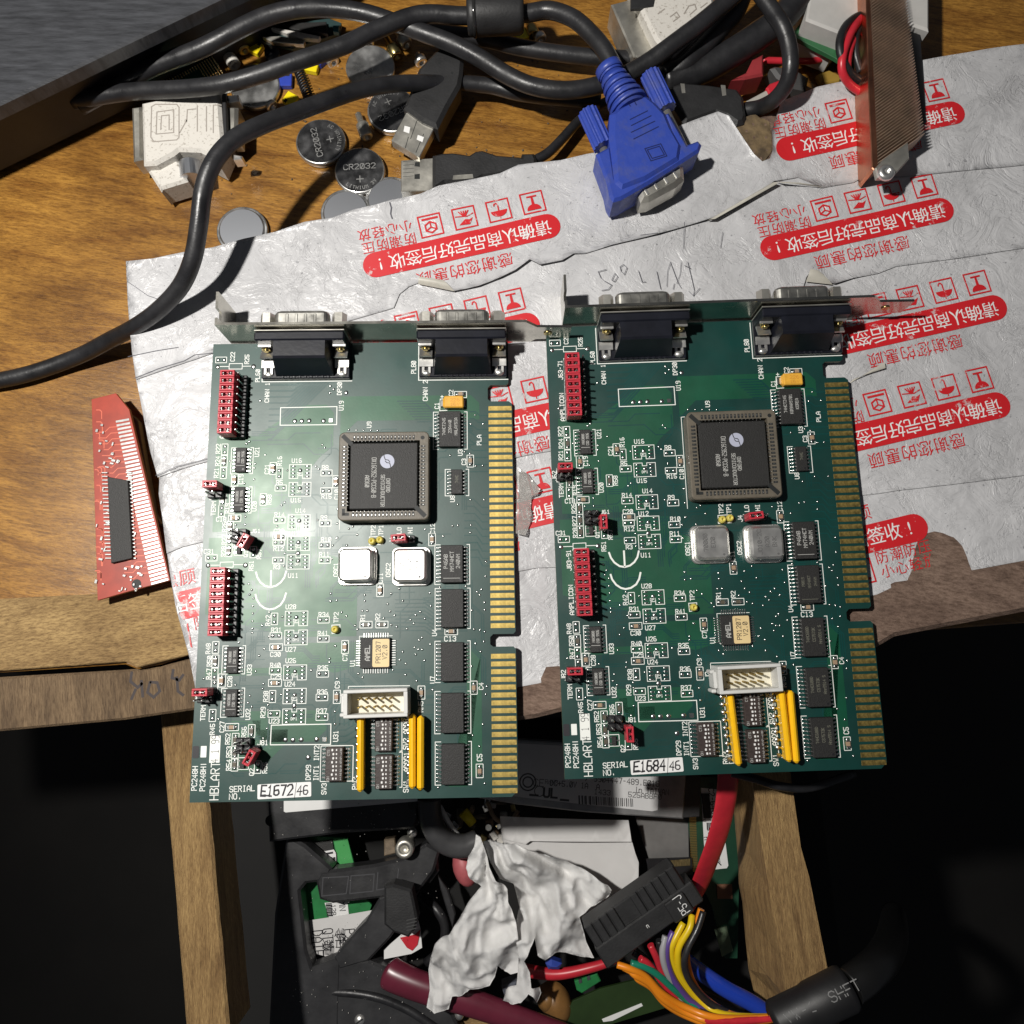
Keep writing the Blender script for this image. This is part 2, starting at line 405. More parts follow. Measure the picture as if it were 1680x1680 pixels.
def film_mat(name, col, rough=.40):
    """crumpled white mailing film: soft folds, fine creases, grime"""
    m_ = bpy.data.materials.new(name); m_.use_nodes = True
    nt = m_.node_tree; b = nt.nodes['Principled BSDF']; b.inputs['Roughness'].default_value = rough
    b.inputs['Coat Weight'].default_value = .35; b.inputs['Coat Roughness'].default_value = .2
    L = nt.links.new; N = nt.nodes.new
    tc = N('ShaderNodeTexCoord')
    def noise(sc, det, rg=.6, dist=0.0, vec=None):
        n_ = N('ShaderNodeTexNoise'); n_.inputs['Scale'].default_value = sc; n_.inputs['Detail'].default_value = det; n_.inputs['Roughness'].default_value = rg; n_.inputs['Distortion'].default_value = dist
        L(vec or tc.outputs['Object'], n_.inputs['Vector']); return n_
    soft = noise(17, 4, .5, .8); mid = noise(70, 6, .6, 1.4); fine = noise(420, 3); grime = noise(11, 8, .7, .6); speck = noise(760, 2)
    wp = N('ShaderNodeMixRGB'); wp.blend_type = 'ADD'; wp.inputs[0].default_value = .045; L(tc.outputs['Object'], wp.inputs[1]); L(mid.outputs[1], wp.inputs[2])
    cr = []
    for sc in (24, 61):
        vo = N('ShaderNodeTexVoronoi'); vo.feature = 'DISTANCE_TO_EDGE'; vo.inputs['Scale'].default_value = sc; L(wp.outputs[0], vo.inputs['Vector'])
        mr = N('ShaderNodeMapRange'); mr.inputs[1].default_value = 0; mr.inputs[2].default_value = .035; L(vo.outputs[0], mr.inputs[0]); cr.append(mr)
    h = None
    for src, k in ((soft.outputs[0], 1.5), (mid.outputs[0], .38), (fine.outputs[0], .03), (cr[0].outputs[0], .05), (cr[1].outputs[0], .022)):
        a = N('ShaderNodeMath'); a.operation = 'MULTIPLY_ADD'; a.inputs[1].default_value = k; L(src, a.inputs[0])
        if h is None: a.inputs[2].default_value = 0
        else: L(h.outputs[0], a.inputs[2])
        h = a
    bp = N('ShaderNodeBump'); bp.inputs['Strength'].default_value = .6; bp.inputs['Distance'].default_value = .0046; L(h.outputs[0], bp.inputs['Height']); L(bp.outputs[0], b.inputs['Normal']); L(bp.outputs[0], b.inputs['Coat Normal'])
    r = N('ShaderNodeValToRGB'); e = r.color_ramp.elements
    e[0].position = .33; e[0].color = (*[c * .68 for c in col], 1); e[1].position = .58; e[1].color = (*col, 1); L(grime.outputs[0], r.inputs[0])
    r2 = N('ShaderNodeValToRGB'); e = r2.color_ramp.elements
    e[0].position = .27; e[0].color = (.30, .30, .32, 1); e[1].position = .33; e[1].color = (1, 1, 1, 1); L(speck.outputs[0], r2.inputs[0])
    x = N('ShaderNodeMixRGB'); x.blend_type = 'MULTIPLY'; x.inputs[0].default_value = .7; L(r.outputs[0], x.inputs[1]); L(r2.outputs[0], x.inputs[2]); L(x.outputs[0], b.inputs['Base Color'])
    return m_

def worn_print(name, col, under):
    """ink rubbed off in small flecks and scratches"""
    m_ = mat(name, col, .45); nt = m_.node_tree; b = nt.nodes['Principled BSDF']; L = nt.links.new; N = nt.nodes.new
    tc = N('ShaderNodeTexCoord'); n1 = N('ShaderNodeTexNoise'); n1.inputs['Scale'].default_value = 210; n1.inputs['Detail'].default_value = 8; n1.inputs['Roughness'].default_value = .75
    n2 = N('ShaderNodeTexNoise'); n2.inputs['Scale'].default_value = 22; n2.inputs['Detail'].default_value = 3
    for n_ in (n1, n2): L(tc.outputs['Object'], n_.inputs['Vector'])
    a = N('ShaderNodeMath'); a.operation = 'MULTIPLY_ADD'; a.inputs[1].default_value = -.35; L(n2.outputs[0], a.inputs[0]); L(n1.outputs[0], a.inputs[2])
    r = N('ShaderNodeValToRGB'); e = r.color_ramp.elements; e[0].position = .19; e[0].color = (*under, 1); e[1].position = .23; e[1].color = (*col, 1)
    L(a.outputs[0], r.inputs[0]); L(r.outputs[0], b.inputs['Base Color']); return m_

MT = {}
def K(name, *a, **k):
    MT[name] = mat(name, *a, **k); return MT[name]
K('plate', (.58, .56, .50), .24, 1.0, var=.25, vscale=60, bump=.03, bscale=700, rvar=.05)
MT['pcb'] = pcb_mat('green_lacquer', (.0012, .038, .033), .415, .12)
MT['pour'] = pcb_mat('green_lacquer_over_copper', (.003, .070, .042), .44, .16)
MT['pour'].node_tree.nodes['Principled BSDF'].inputs['Coat Tint'].default_value = (.66, 1.0, .62, 1); MT['pour'].node_tree.nodes['Principled BSDF'].inputs['Coat Weight'].default_value = .40
MT['trace'] = pcb_mat('green_lacquer_over_track', (.002, .050, .046), .40, .04)
MT['trace'].node_tree.nodes['Principled BSDF'].inputs['Coat Weight'].default_value = .16
K('edge', (.16, .17, .10), .6, var=.3)
K('silk', (.80, .82, .78), .55)
K('pad', (.74, .75, .73), .26, 1.0, var=.25, vscale=700)
K('hole', (.008, .010, .010), .6)
K('gold', (.50, .37, .12), .50, 1.0, var=.4, vscale=420, rvar=.12)
K('steel', (.66, .64, .58), .40, .88, var=.3, vscale=60, bump=.04, bscale=900, rvar=.08)
K('chrome', (.86, .85, .82), .34, .9, var=.15, vscale=120, rvar=.06)
K('brass', (.55, .45, .20), .3, 1.0, var=.3, vscale=200)
K('black', (.012, .012, .014), .42, var=.4, vscale=120, bump=.06, bscale=1500)
K('dsub', (.010, .011, .017), .32, var=.4, vscale=90, bump=.05, bscale=700)
K('chip', (.020, .0195, .019), .55, spec=.42, var=.35, vscale=2600, bump=.25, bscale=3500)
K('mark', (.42, .42, .40), .6)
K('markdim', (.13, .13, .10), .6)
K('red', (.52, .035, .055), .38, var=.2, vscale=200)
K('socket', (.125, .108, .082), .5, var=.25, vscale=300, bump=.1, bscale=1500)
K('tan', (.36, .25, .16), .5, var=.3, vscale=900)
K('resbody', (.10, .085, .06), .45, var=.3, vscale=900)
K('tantal', (.80, .42, .05), .42, var=.25, vscale=250)
K('yellow', (.90, .50, .010), .33, var=.08, vscale=120, bump=.08, bscale=500)
K('dip', (.045, .033, .030), .45, var=.3, vscale=700, bump=.1, bscale=1800)
K('cream', (.72, .68, .55), .5, var=.1, vscale=150)
K('shroud', (.62, .62, .60), .45, var=.1, vscale=120)
K('sticker', (.72, .55, .28), .5, var=.06)
K('label', (.78, .78, .77), .5, var=.05)
K('ink', (.015, .014, .018), .5)
K('tp', (.62, .52, .10), .4, var=.2)
K('logo', (.40, .42, .52), .5)
# ================================================================ the setting
MT['varnish'] = wood_mat('varnished_orange_wood', (.43, .215, .040), (.19, .078, .013), .34, ang=-9, freq=34, bump=.14, coat=.35, stretch=6)
MT['raw'] = wood_mat('raw_sawn_wood', (.47, .305, .125), (.25, .145, .055), .75, ang=94, freq=34, bump=.7, stretch=11)
MT['rawx'] = wood_mat('raw_sawn_wood_across', (.48, .32, .135), (.27, .165, .065), .75, ang=8, freq=40, bump=.7, stretch=4)
MT['old'] = wood_mat('old_grey_wood', (.23, .155, .085), (.12, .078, .042), .8, ang=98, freq=30, bump=.5, stretch=8)
ZB = -21.0                                                     # bench top
b = MB()
pts = [P(-700, -700, ZB), P(2500, -700, ZB), P(2500, 960, ZB), P(1470, 1038, ZB), P(1000, 1075, ZB), P(560, 1080, ZB), P(318, 1072, ZB), P(262, 1090, ZB), P(225, 1098, ZB), P(205, 1090, ZB), P(-700, 1150, ZB)]
b.prism([p[:2] for p in pts], ZB - 19, ZB, bev=.6)
structure(build('workbench', b, MT['varnish']))
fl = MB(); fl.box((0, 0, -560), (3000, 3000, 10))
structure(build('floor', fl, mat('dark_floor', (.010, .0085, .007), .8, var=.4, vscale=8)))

# raw board end lying along the left of the bench, and the cross rail in front of it
b = MB()
q = [P(-160, 990, ZB + 2.2), P(205, 972, ZB + 2.2), P(279, 950, ZB + 2.2), P(296, 1010, ZB + 2.2), P(312, 1074, ZB + 2.2), P(262, 1086, ZB + 2.2), P(226, 1095, ZB + 2.2), P(205, 1086, ZB + 2.2), P(-160, 1112, ZB + 2.2)]
b.prism([p[:2] for p in q], ZB + .1, ZB + 2.2, bev=.4)
tag(build('wood_offcut', b, MT['rawx']), 'pale rough sawn board end left of the white bag, below the red circuit card', 'wood')
b = MB()
zr = ZB - 2.0
q = [P(-220, 1124, zr), P(205, 1099, zr), P(262, 1094, zr), P(320, 1076, zr), P(600, 1060, zr), P(600, 1140, zr), P(330, 1163, zr), P(205, 1181, zr), P(-220, 1220, zr)]
b.prism([p[:2] for p in q], zr - 18, zr, bev=.8)
rail = tag(build('cross_rail', b, MT['old']), 'grey weathered cross rail with faded pencil scribbles at bench front', 'wood rail')
pc = MB()
def scrib(pts, wd, z, mbx):
    mbx.stroke([P(x, y, z)[:2] for x, y in pts], wd, z)
for pl in ([(216, 1104), (214, 1118), (226, 1128), (232, 1122)], [(232, 1118), (234, 1142)], [(246, 1120), (242, 1136), (252, 1144), (262, 1134), (258, 1120), (248, 1119)], [(284, 1100), (282, 1112), (294, 1116), (300, 1108)], [(290, 1112), (292, 1134), (300, 1140)], [(222, 1132), (216, 1146)]):
    scrib(pl, 1.0, zr + .02, pc)
build('pencil_mark', pc, K('smudge', (.055, .045, .045), .8), rail)

# the two drawer posts running down into the dark
def beam(name, top4, z0, z1, lab, m_, dz=22):
    b_ = MB()
    A, B, C_, D = [P(x, y, z) for (x, y), z in zip(top4, (z0, z0, z1, z1))]
    n = 18; L = []; Rr = []
    for i in range(n + 1):
        t = i / n
        l = Vector(A).lerp(Vector(D), t); r = Vector(B).lerp(Vector(C_), t)
        k = (r - l).normalized()
        L.append(l + k * random.uniform(-.10, .10)); Rr.append(r + k * random.uniform(-.18, .18))
    vs = []; fs = []
    for l, r in zip(L, Rr):
        dn = Vector((0, 0, -1))
        k = (r - l).normalized()
        vs += [l + dn * dz, l + dn * 1.0, l + k * 1.0, r - k * 1.0, r + dn * 1.0, r + dn * dz]
    for i in range(n):
        for j in range(5): fs.append((i * 6 + j, i * 6 + j + 1, (i + 1) * 6 + j + 1, (i + 1) * 6 + j))
        fs.append((i * 6 + 5, i * 6, (i + 1) * 6, (i + 1) * 6 + 5))
    fs.append(list(range(6))[::-1]); fs.append([n * 6 + k for k in range(6)])
    b_.add([tuple(v) for v in vs], [f[::-1] for f in fs])
    return tag(build(name, b_, m_), lab, 'wood rail')
beam('wooden_runner', [(262, 1174), (328, 1160), (378, 1700), (306, 1700)], -44, -44, 'raw wooden drawer runner at lower left, beside black darkness', MT['raw'])
rb_ = MB()
# right runner: top face and the lit flank facing left
def quadstrip(mb, rows):
    n = len(rows[0]); vs = [p for r in rows for p in r]
    mb.add(vs, [(i * n + j, i * n + j + 1, (i + 1) * n + j + 1, (i + 1) * n + j) for i in range(len(rows) - 1) for j in range(n - 1)])
rows = []
for (a, bq, c_, d_) in (((1198, 1262), (1230, 1262), (1232, 1268), (1296, 1262)), ((1210, 1400), (1228, 1400), (1252, 1400), (1314, 1390)), ((1212, 1450), (1216, 1458), (1262, 1460), (1328, 1440)), ((1218, 1480), (1222, 1490), (1268, 1500), (1338, 1490)), ((1222, 1530), (1226, 1560), (1282, 1575), (1352, 1560)), ((1228, 1590), (1258, 1600), (1292, 1640), (1366, 1630)), ((1240, 1640), (1290, 1650), (1304, 1668), (1372, 1660)), ((1260, 1720), (1300, 1730), (1318, 1735), (1390, 1730))):
    z = -46
    rows.append([P(*a, z - 52), P(*bq, z - 34), P(*c_, z), P(*d_, z - .5), Vector(P(*d_, z - .5)) + Vector((3, 0, -40))])
quadstrip(rb_, rows)
tag(build('wooden_runner', rb_, MT['raw']), 'chunky raw wooden drawer runner at lower right with lit left flank', 'wood rail')
# tray floor under the clutter
tr = MB(); tr.prism([P(300, 1180, -138)[:2], P(1330, 1180, -138)[:2], P(1420, 1900, -138)[:2], P(330, 1900, -138)[:2]], -148, -138)
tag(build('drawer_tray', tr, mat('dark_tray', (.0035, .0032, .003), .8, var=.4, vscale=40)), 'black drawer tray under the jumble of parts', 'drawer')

# ================================================================ printed mailing bag on its padding
MT['film'] = film_mat('white_mailing_film', (.575, .575, .588))
MT['print'] = worn_print('red_print', (.56, .016, .022), (.55, .40, .40))
MT['card'] = wood_mat('torn_brown_board', (.27, .185, .14), (.15, .095, .07), .85, ang=-10, freq=40, bump=.6, stretch=3)
MT['inner'] = mat('grey_film_inside', (.50, .48, .42), .5, var=.2, vscale=80)
bag = thing('mailing_bag', 'flattened torn white mailing bag with red print under both green cards', 'mailing bag')
def zoff(x, y):
    return .55 * math.sin(x * .045 + y * .021 + .6) * math.sin(y * .038 - x * .013) + .22 * math.sin(x * .17 + 1.3 * math.sin(y * .06)) * math.sin(y * .13 + x * .05)
pad = MB()
pp = [P(x, y, -4.5)[:2] for x, y in ((236, 472), (420, 438), (560, 408), (650, 385), (760, 342), (900, 296), (1180, 212), (1285, 178), (1430, 138), (1830, 60), (1830, 975), (1470, 1044), (1440, 1062), (1400, 1058), (1330, 1080), (920, 1168), (880, 1178), (848, 1183), (600, 1130), (340, 1120), (300, 990), (262, 780), (246, 640))]
pad.prism(pp, ZB + .2, -4.2, bev=1.5)
build('padding', pad, MT['card'], bag)
NB = Vector((0.7, -0.9)).normalized()
def sheet(poly, z, curl=(), name='film_sheet'):
    """one sheet of the bag; near a torn edge in curl the film lifts"""
    w2 = [P(x, y, z)[:2] for x, y in poly]
    cs = [[Vector(P(x, y, z)[:2]) for x, y in c] for c in curl]
    def zf(x, y):
        h = z + zoff(x, y)
        for c in cs:
            for i in range(len(c) - 1):
                a, bb = c[i], c[i + 1]; d = bb - a; t = max(0, min(1, (Vector((x, y)) - a).dot(d) / d.length_squared))
                ds = (Vector((x, y)) - a - d * t).length
                if ds < 9: h += .5 * (1 - ds / 9) ** 2
        return h
    mb = MB(); mb.sheet(w2, 4.2, zf, thick=.12)
    return build(name, mb, MT['film'], bag), w2, zf
e12 = [(1760, 262), (1470, 292), (1430, 282), (1400, 300), (1350, 308), (1310, 290), (1270, 297), (1225, 330), (1180, 354), (1160, 361), (1080, 385), (1000, 405), (960, 417), (941, 418), (922, 430), (886, 437), (869, 428), (845, 445), (822, 456), (786, 470), (746, 478), (715, 462), (688, 463), (670, 470), (655, 482), (646, 504), (560, 530), (470, 546), (350, 580), (222, 622)]
s1p = [(206, 428), (250, 424), (300, 413), (350, 405), (400, 391), (450, 380), (500, 364), (545, 357), (580, 344), (618, 336), (640, 329), (690, 318), (720, 305), (760, 297), (820, 284), (850, 270), (880, 266), (920, 262), (960, 253), (1000, 246), (1085, 232), (1115, 206), (1150, 193), (1178, 183), (1196, 190), (1205, 206), (1222, 232), (1236, 255), (1250, 266), (1262, 262), (1268, 245), (1266, 215), (1274, 190), (1282, 166), (1310, 155), (1340, 143), (1380, 134), (1420, 122), (1480, 104), (1620, 80), (1760, 60)] + e12 + [(216, 575), (210, 500)]
e23 = [(1760, 395), (1560, 425), (1470, 437), (1440, 449), (1400, 457), (1368, 467), (1345, 462), (1330, 444), (1322, 456), (1318, 470), (1200, 540), (1000, 690), (920, 738), (880, 744), (842, 752), (700, 700), (500, 690), (345, 756), (300, 768), (258, 783)]
s2p = [(216, 560), (500, 500), (900, 400), (1160, 330), (1300, 270), (1500, 250), (1760, 225)] + e23 + [(246, 740), (236, 690), (222, 620)]
e34 = [(1760, 770), (1560, 795), (1470, 805), (1440, 810), (1411, 813), (1200, 860), (925, 930), (880, 932), (848, 938), (600, 850), (332, 889), (300, 897), (274, 908)]
s3p = [(262, 760), (345, 735), (700, 660), (920, 710), (1318, 440), (1760, 370)] + e34 + [(268, 860), (260, 810)]
e4 = [(1760, 905), (1560, 942), (1470, 961), (1440, 975), (1405, 984), (1383, 1000), (1200, 1060), (918, 1110), (890, 1120), (852, 1127), (600, 1140), (420, 1150), (338, 1160), (322, 1133)]
s4p = [(272, 890), (332, 865), (600, 820), (880, 905), (1411, 790), (1760, 740)] + e4 + [(312, 1080), (300, 1035), (290, 1000), (281, 950)]
SH = [sheet(s1p, -2.3, [e12[6:12], e12[13:22], [(1205, 206), (1236, 255), (1262, 262), (1266, 215)]]), sheet(s2p, -2.8, [e23[4:9]]), sheet(s3p, -3.3), sheet(s4p, -3.8)]

# ---- the red print, repeated over the sheets
def seg(mb, pts, wd, fn, closed=False):
    q = []
    n = len(pts)
    for i in range(n if closed else n - 1):
        a, b2 = Vector(pts[i]), Vector(pts[(i + 1) % n]); k = max(1, int((b2 - a).length / 2.5))
        q += [a.lerp(b2, t / k) for t in range(k)]
    if not closed: q.append(Vector(pts[-1]))
    mb.stroke(q, wd, 0, closed, fn)
TXT = {}
def print_block(sh, pxc, up=False, zl=.22, clip=True, only=None):
    ob, w2, zf = sh
    zc = zf(*P(*pxc, -2.5)[:2])
    c = P(*pxc, zc)
    ang = math.radians(13.5 if up else 193.3)
    ca, sa = math.cos(ang), math.sin(ang)
    def tw(s_, t): return (c[0] + s_ * ca - t * sa, c[1] + s_ * sa + t * ca)
    red = MB(); wht = MB()
    lay = [0.0]
    def fz(extra): return lambda x, y: zf(x, y) + zl + extra
    # rounded bar
    bar = []
    for i in range(13): a = math.pi / 2 + math.pi * i / 12; bar.append((-32.4 + 4.9 * math.cos(a), 4.9 * math.sin(a)))
    n = 26
    for i in range(n + 1): bar.append((-32.4 + 64.8 * i / n, -4.9))
    for i in range(13): a = -math.pi / 2 + math.pi * i / 12; bar.append((32.4 + 4.9 * math.cos(a), 4.9 * math.sin(a)))
    for i in range(n + 1): bar.append((32.4 - 64.8 * i / n, 4.9))
    def sub(pts, z_, mbx, step=2.6):
        ww = [tw(*p) for p in pts]
        mbx.sheet(ww, step, z_, smooth=False)
    sub(bar, fz(0), red)
    def letters(body, size, s0, t0, mbx, z_, pitch):
        for i, ch in enumerate(body):
            if (ch, size) not in TXT: TXT[(ch, size)] = type_text(ch, size, None, None, 'print', None, 0)
            V, Fc = TXT[(ch, size)]
            xs = s0 + (i - (len(body) - 1) / 2) * pitch
            cx = (min(v[0] for v in V) + max(v[0] for v in V)) / 2 if ch != '!' else 0
            vs = []
            for v in V:
                x, y = tw(xs + v[0] - cx, t0 + v[1]); vs.append((x, y, z_(x, y)))
            mbx.add(vs, Fc)
    letters('请确认商品完好后签收!', 6.4, 0, 0, wht, fz(.13), 6.15)
    letters('感谢您的惠顾', 6.0, 1, 8.9, red, fz(0), 6.1)
    letters('小心轻放', 4.9, 26.5, -12.6, red, fz(0), 5.2)
    letters('防潮防压', 4.9, 26.0, -7.5, red, fz(0), 5.2)
    z0 = fz(0); z1 = fz(.03)
    def S(pl, wd, z_=z0, closed=False): seg(red, [tw(*p) for p in pl], wd, z_, closed)
    def Fl(pl, z_=z0): sub(pl, z_, red, 2.0)
    for k, sx in enumerate((-29.4, -16.4, -3.4, 9.6)):
        t0 = -10.6; r = 4.1
        S([(sx - r, t0 - r), (sx + r, t0 - r), (sx + r, t0 + r), (sx - r, t0 + r)], .55, closed=True)
        if k == 0:      # goblet
            arc = [(sx + 2.7 * math.cos(a), t0 + .2 + 2.4 * math.sin(a) * -1 + 2.9) for a in [math.pi * i / 12 for i in range(13)]]
            Fl(arc); Fl([(sx - .55, t0 + .9), (sx + .55, t0 + .9), (sx + .4, t0 - 2.1), (sx - .4, t0 - 2.1)]); Fl([(sx - 1.9, t0 - 2.15), (sx + 1.9, t0 - 2.15), (sx + 1.9, t0 - 2.8), (sx - 1.9, t0 - 2.8)])
        elif k == 1:    # umbrella
            arc = [(sx + 3.1 * math.cos(a), t0 + .1 + 2.5 * math.sin(a)) for a in [math.pi * i / 12 for i in range(13)]]
            Fl(arc); S([(sx, t0 + .0), (sx, t0 - 2.3), (sx + .5, t0 - 3.0), (sx + 1.2, t0 - 2.8), (sx + 1.4, t0 - 2.2)], .5, z1); S([(sx, t0 + 2.5), (sx, t0 + 3.2)], .4, z1)
        elif k == 2:    # water and hands
            Fl([(sx - 3.0, t0 + .4), (sx - 1.6, t0 + 1.0), (sx, t0 + .6), (sx + 2.6, t0 + 2.6), (sx - 1.4, t0 + 3.0)])
            for a in (-2.2, -1.1, 0, 1.1, 2.2): S([(sx + a * .25, t0 - .9), (sx + a * .8, t0 - 2.6)], .45, z1)
            S([(sx - 3.3, t0 - 1.2), (sx - 1, t0 - .4), (sx + 3.3, t0 - 1.0)], .4)
        else:           # box under a bar
            hx = [(sx + 2.3 * math.cos(a), t0 + .7 + 2.2 * math.sin(a)) for a in [math.pi / 3 * i + math.pi / 6 for i in range(6)]]
            S(hx, .6, closed=True); cc = (sx, t0 + .7)
            for i in (0, 2, 4): S([hx[i], cc], .5, z1)
            Fl([(sx - 3.3, t0 - 3.1), (sx + 2.9, t0 - 3.1), (sx + 2.9, t0 - 2.3), (sx - 3.3, t0 - 2.3)])
    # the film ends where it was torn: drop the ink beyond it
    ins = [Vector(p) for p in w2]
    for mbx in (red, wht):
        keep = [k for k, f in enumerate(mbx.f) if all(inside(mbx.v[i][:2], w2) for i in f)]
        mbx.f = [mbx.f[k] for k in keep]; mbx.m = [mbx.m[k] for k in keep]; mbx.s = [mbx.s[k] for k in keep]
    if red.f: build('red_print', red, MT['print'], ob)
    if wht.f: build('white_lettering', wht, MT['label'], ob)
print_block(SH[0], (758, 403))
print_block(SH[1], (721.5, 567.5))
print_block(SH[0], (1429, 214))
print_block(SH[1], (1406, 376))
print_block(SH[1], (815, 702))
print_block(SH[2], (765, 868))
print_block(SH[2], (1493, 536))
print_block(SH[2], (1496, 697))
print_block(SH[3], (1355, 901), up=True)
print_block(SH[3], (238, 1008), up=True)
# pencilled numbers, crease shade painted as lines, specks of dirt and loose curled flaps of film
pn = MB(); zf1 = SH[0][2]
def pen(pl, ox, oy, sc, wd):
    seg(pn, [P(ox + x / sc, oy + y / sc, -2.2)[:2] for x, y in pl], wd, lambda x, y: zf1(x, y) + .25)
for pl in ([(565, 95), (590, 150), (625, 180), (660, 200), (690, 215), (660, 255), (600, 265)], [(565, 95), (640, 75)], [(690, 170), (720, 110), (745, 140), (715, 185), (690, 170)], [(765, 50), (800, 30), (830, 60), (805, 120), (775, 90), (765, 50)], [(935, 85), (970, 190)], [(975, 190), (1000, 185)], [(1105, 90), (1140, 250)]):
    pen(pl, 880, 430, 5.6, .22)
for pl in ([(1230, 0), (1300, 190), (1330, 240)], [(1390, 0), (1450, 260), (1440, 310)], [(1255, 250), (1265, 200)], [(1500, 240), (1440, 310), (1400, 270)], [(1360, 30), (1420, 60)]):
    pen(pl, 880, 430, 5.6, .2)
for pl in ([(0, 390), (110, 378)], [(175, 720), (180, 620), (200, 560)], [(270, 560), (262, 640), (240, 700)], [(285, 470), (290, 300)], [(545, 360), (530, 460)], [(1080, 1310), (1060, 1240)]):
    pen(pl, 1050, 290, 4, .16)
for pl in ([(335, 225), (345, 260), (340, 300), (350, 330)],):
    pen(pl, 560, 280, 4.2, .45)
for pl in ([(0, 660), (100, 640), (200, 620), (330, 600)], [(40, 800), (200, 740), (370, 690), (440, 650), (560, 640)], [(180, 1440), (320, 1380), (520, 1330)], [(0, 170), (130, 260), (330, 330)]):
    pen(pl, 210, 420, 4, .2)  # film creases, their shade drawn as thin dark lines
build('pen_and_crease_mark', pn, mat('pencil', (.10, .10, .12), .7), SH[0][0])
def flap(pts, z, lift, sh):
    """a torn tongue of film standing up from its root (first edge)"""
    a, b2 = Vector(P(*pts[0], z)), Vector(P(*pts[1], z)); tip = [Vector(P(*p, z)) for p in pts[2:]]
    mb = MB(); n = 5; rows = []
    for i in range(n + 1):
        t = i / n
        rows.append([tuple(v + Vector((0, 0, lift * (1 - (1 - t) ** 2)))) for v in (a.lerp(tip[0], t), ((a + b2) / 2).lerp((tip[0] + tip[-1]) / 2, t) + Vector((0, 0, .8 * math.sin(t * 3.1))), b2.lerp(tip[-1], t))])
    n3 = 3; mb.add([p for r in rows for p in r], [(i * n3 + j, i * n3 + j + 1, (i + 1) * n3 + j + 1, (i + 1) * n3 + j) for i in range(n) for j in range(n3 - 1)], True)
    build('torn_flap', mb, MT['inner'], sh)
flap([(686, 466), (746, 478), (688, 456), (728, 462)], -1.9, 1.2, SH[0][0])
flap([(1160, 362), (1268, 299), (1172, 362), (1276, 303)], -1.9, 1.2, SH[0][0])
flap([(1270, 297), (1350, 308), (1282, 303), (1338, 306)], -1.9, 1.0, SH[0][0])
flap([(1322, 462), (1366, 467), (1327, 444), (1340, 447)], -2.2, 1.6, SH[1][0])
flap([(1391, 631), (1400, 622), (1448, 596), (1450, 606)], -2.9, 1.4, SH[2][0])
# clear plastic scrap caught between the cards
mb = MB()
def zs(x, y): return -1.6 + .9 * abs(math.sin(x * .9 + y * .35)) + .6 * math.sin(y * .8)
mb.sheet([P(x, y, -2)[:2] for x, y in ((848, 770), (866, 778), (886, 804), (882, 812), (872, 815), (870, 858), (862, 880), (846, 876))], 1.6, zs)
tag(build('plastic_scrap', mb, mat('clear_film', (.62, .60, .57), .15, trans=.6, bump=.3, bscale=300)), 'crinkled clear plastic scrap lying on the bag between the two green cards', 'plastic')
# char hole
mb = MB(); zc = -3.9
mb.sheet([P(x, y, zc)[:2] for x, y in ((1198, 200), (1215, 192), (1240, 188), (1262, 200), (1266, 225), (1266, 248), (1252, 268), (1238, 258), (1220, 232))], 1.5, lambda x, y: zc + .5 * math.sin(x * 1.3) * math.sin(y * 1.1))
build('burnt_patch', mb, mat('char', (.20, .14, .07), .9, col2=(.03, .02, .015), vscale=160, bump=.6, bscale=400), bag)
# ================================================================ the two green cards
def pose(A, o):
    m4 = Matrix.Identity(4)
    for i in range(3):
        for j in range(3): m4[i][j] = A[i][j]
        m4[i][3] = o[i] * MM
    return m4
POSE = [pose([[0.999848, -0.014927, 0.008968], [0.014831, 0.999833, 0.010659], [-0.009125, -0.010524, 0.999903]], [-106.1779, 102.3959, 0.2811]),
        pose([[0.999385, -0.033892, -0.008968], [0.033796, 0.999372, -0.010659], [0.009323, 0.010349, 0.999903]], [12.8615, 108.9034, 0.0948])]
AR = np.array([[POSE[1][i][j] for j in range(3)] for i in range(3)]); OR = np.array([12.8615, 108.9034, 0.0948])
def ray(px, py): return M @ np.array([(px - 840) / F, (py - 840) / F, 1.0])
def RL(px, py, h=0.0):
    """photo pixel on the sharper card -> place on the card in mm (right, up from its top left corner), at height h"""
    d = AR.T @ ray(px, py); o = AR.T @ (np.array([0, 0, H]) - OR); t = (h - o[2]) / d[2]
    return (o[0] + d[0] * t, o[1] + d[1] * t)
CR = {'A': (890, 540, 7), 'B': (890, 690, 7), 'C': (890, 840, 7), 'D': (900, 990, 7), 'E': (1100, 600, 7), 'F': (1100, 750, 7), 'G': (1120, 900, 7), 'H': (1120, 1050, 7),
      'I': (890, 1120, 5.6), 'J': (1170, 1120, 5.6), 'X': (1050, 420, 4), 'Y': (1050, 840, 4), 'Z': (880, 430, 5.6), 'V': (1170, 440, 5.6), 'Q': (630, 420, 4)}
def U(k, x, y, h=0.0):
    a, b_, s_ = CR[k]; return RL(a + x / s_, b_ + y / s_, h)
BW, BH, V0, TH = 106.6, 156.5, 25.0, 1.6
PROTO = {}
def proto(key, fn):
    if key not in PROTO: PROTO[key] = fn()
    return PROTO[key]
def mesh(name, mb, mats):
    o = build(name, mb, mats); me = o.data; bpy.data.objects.remove(o); return me

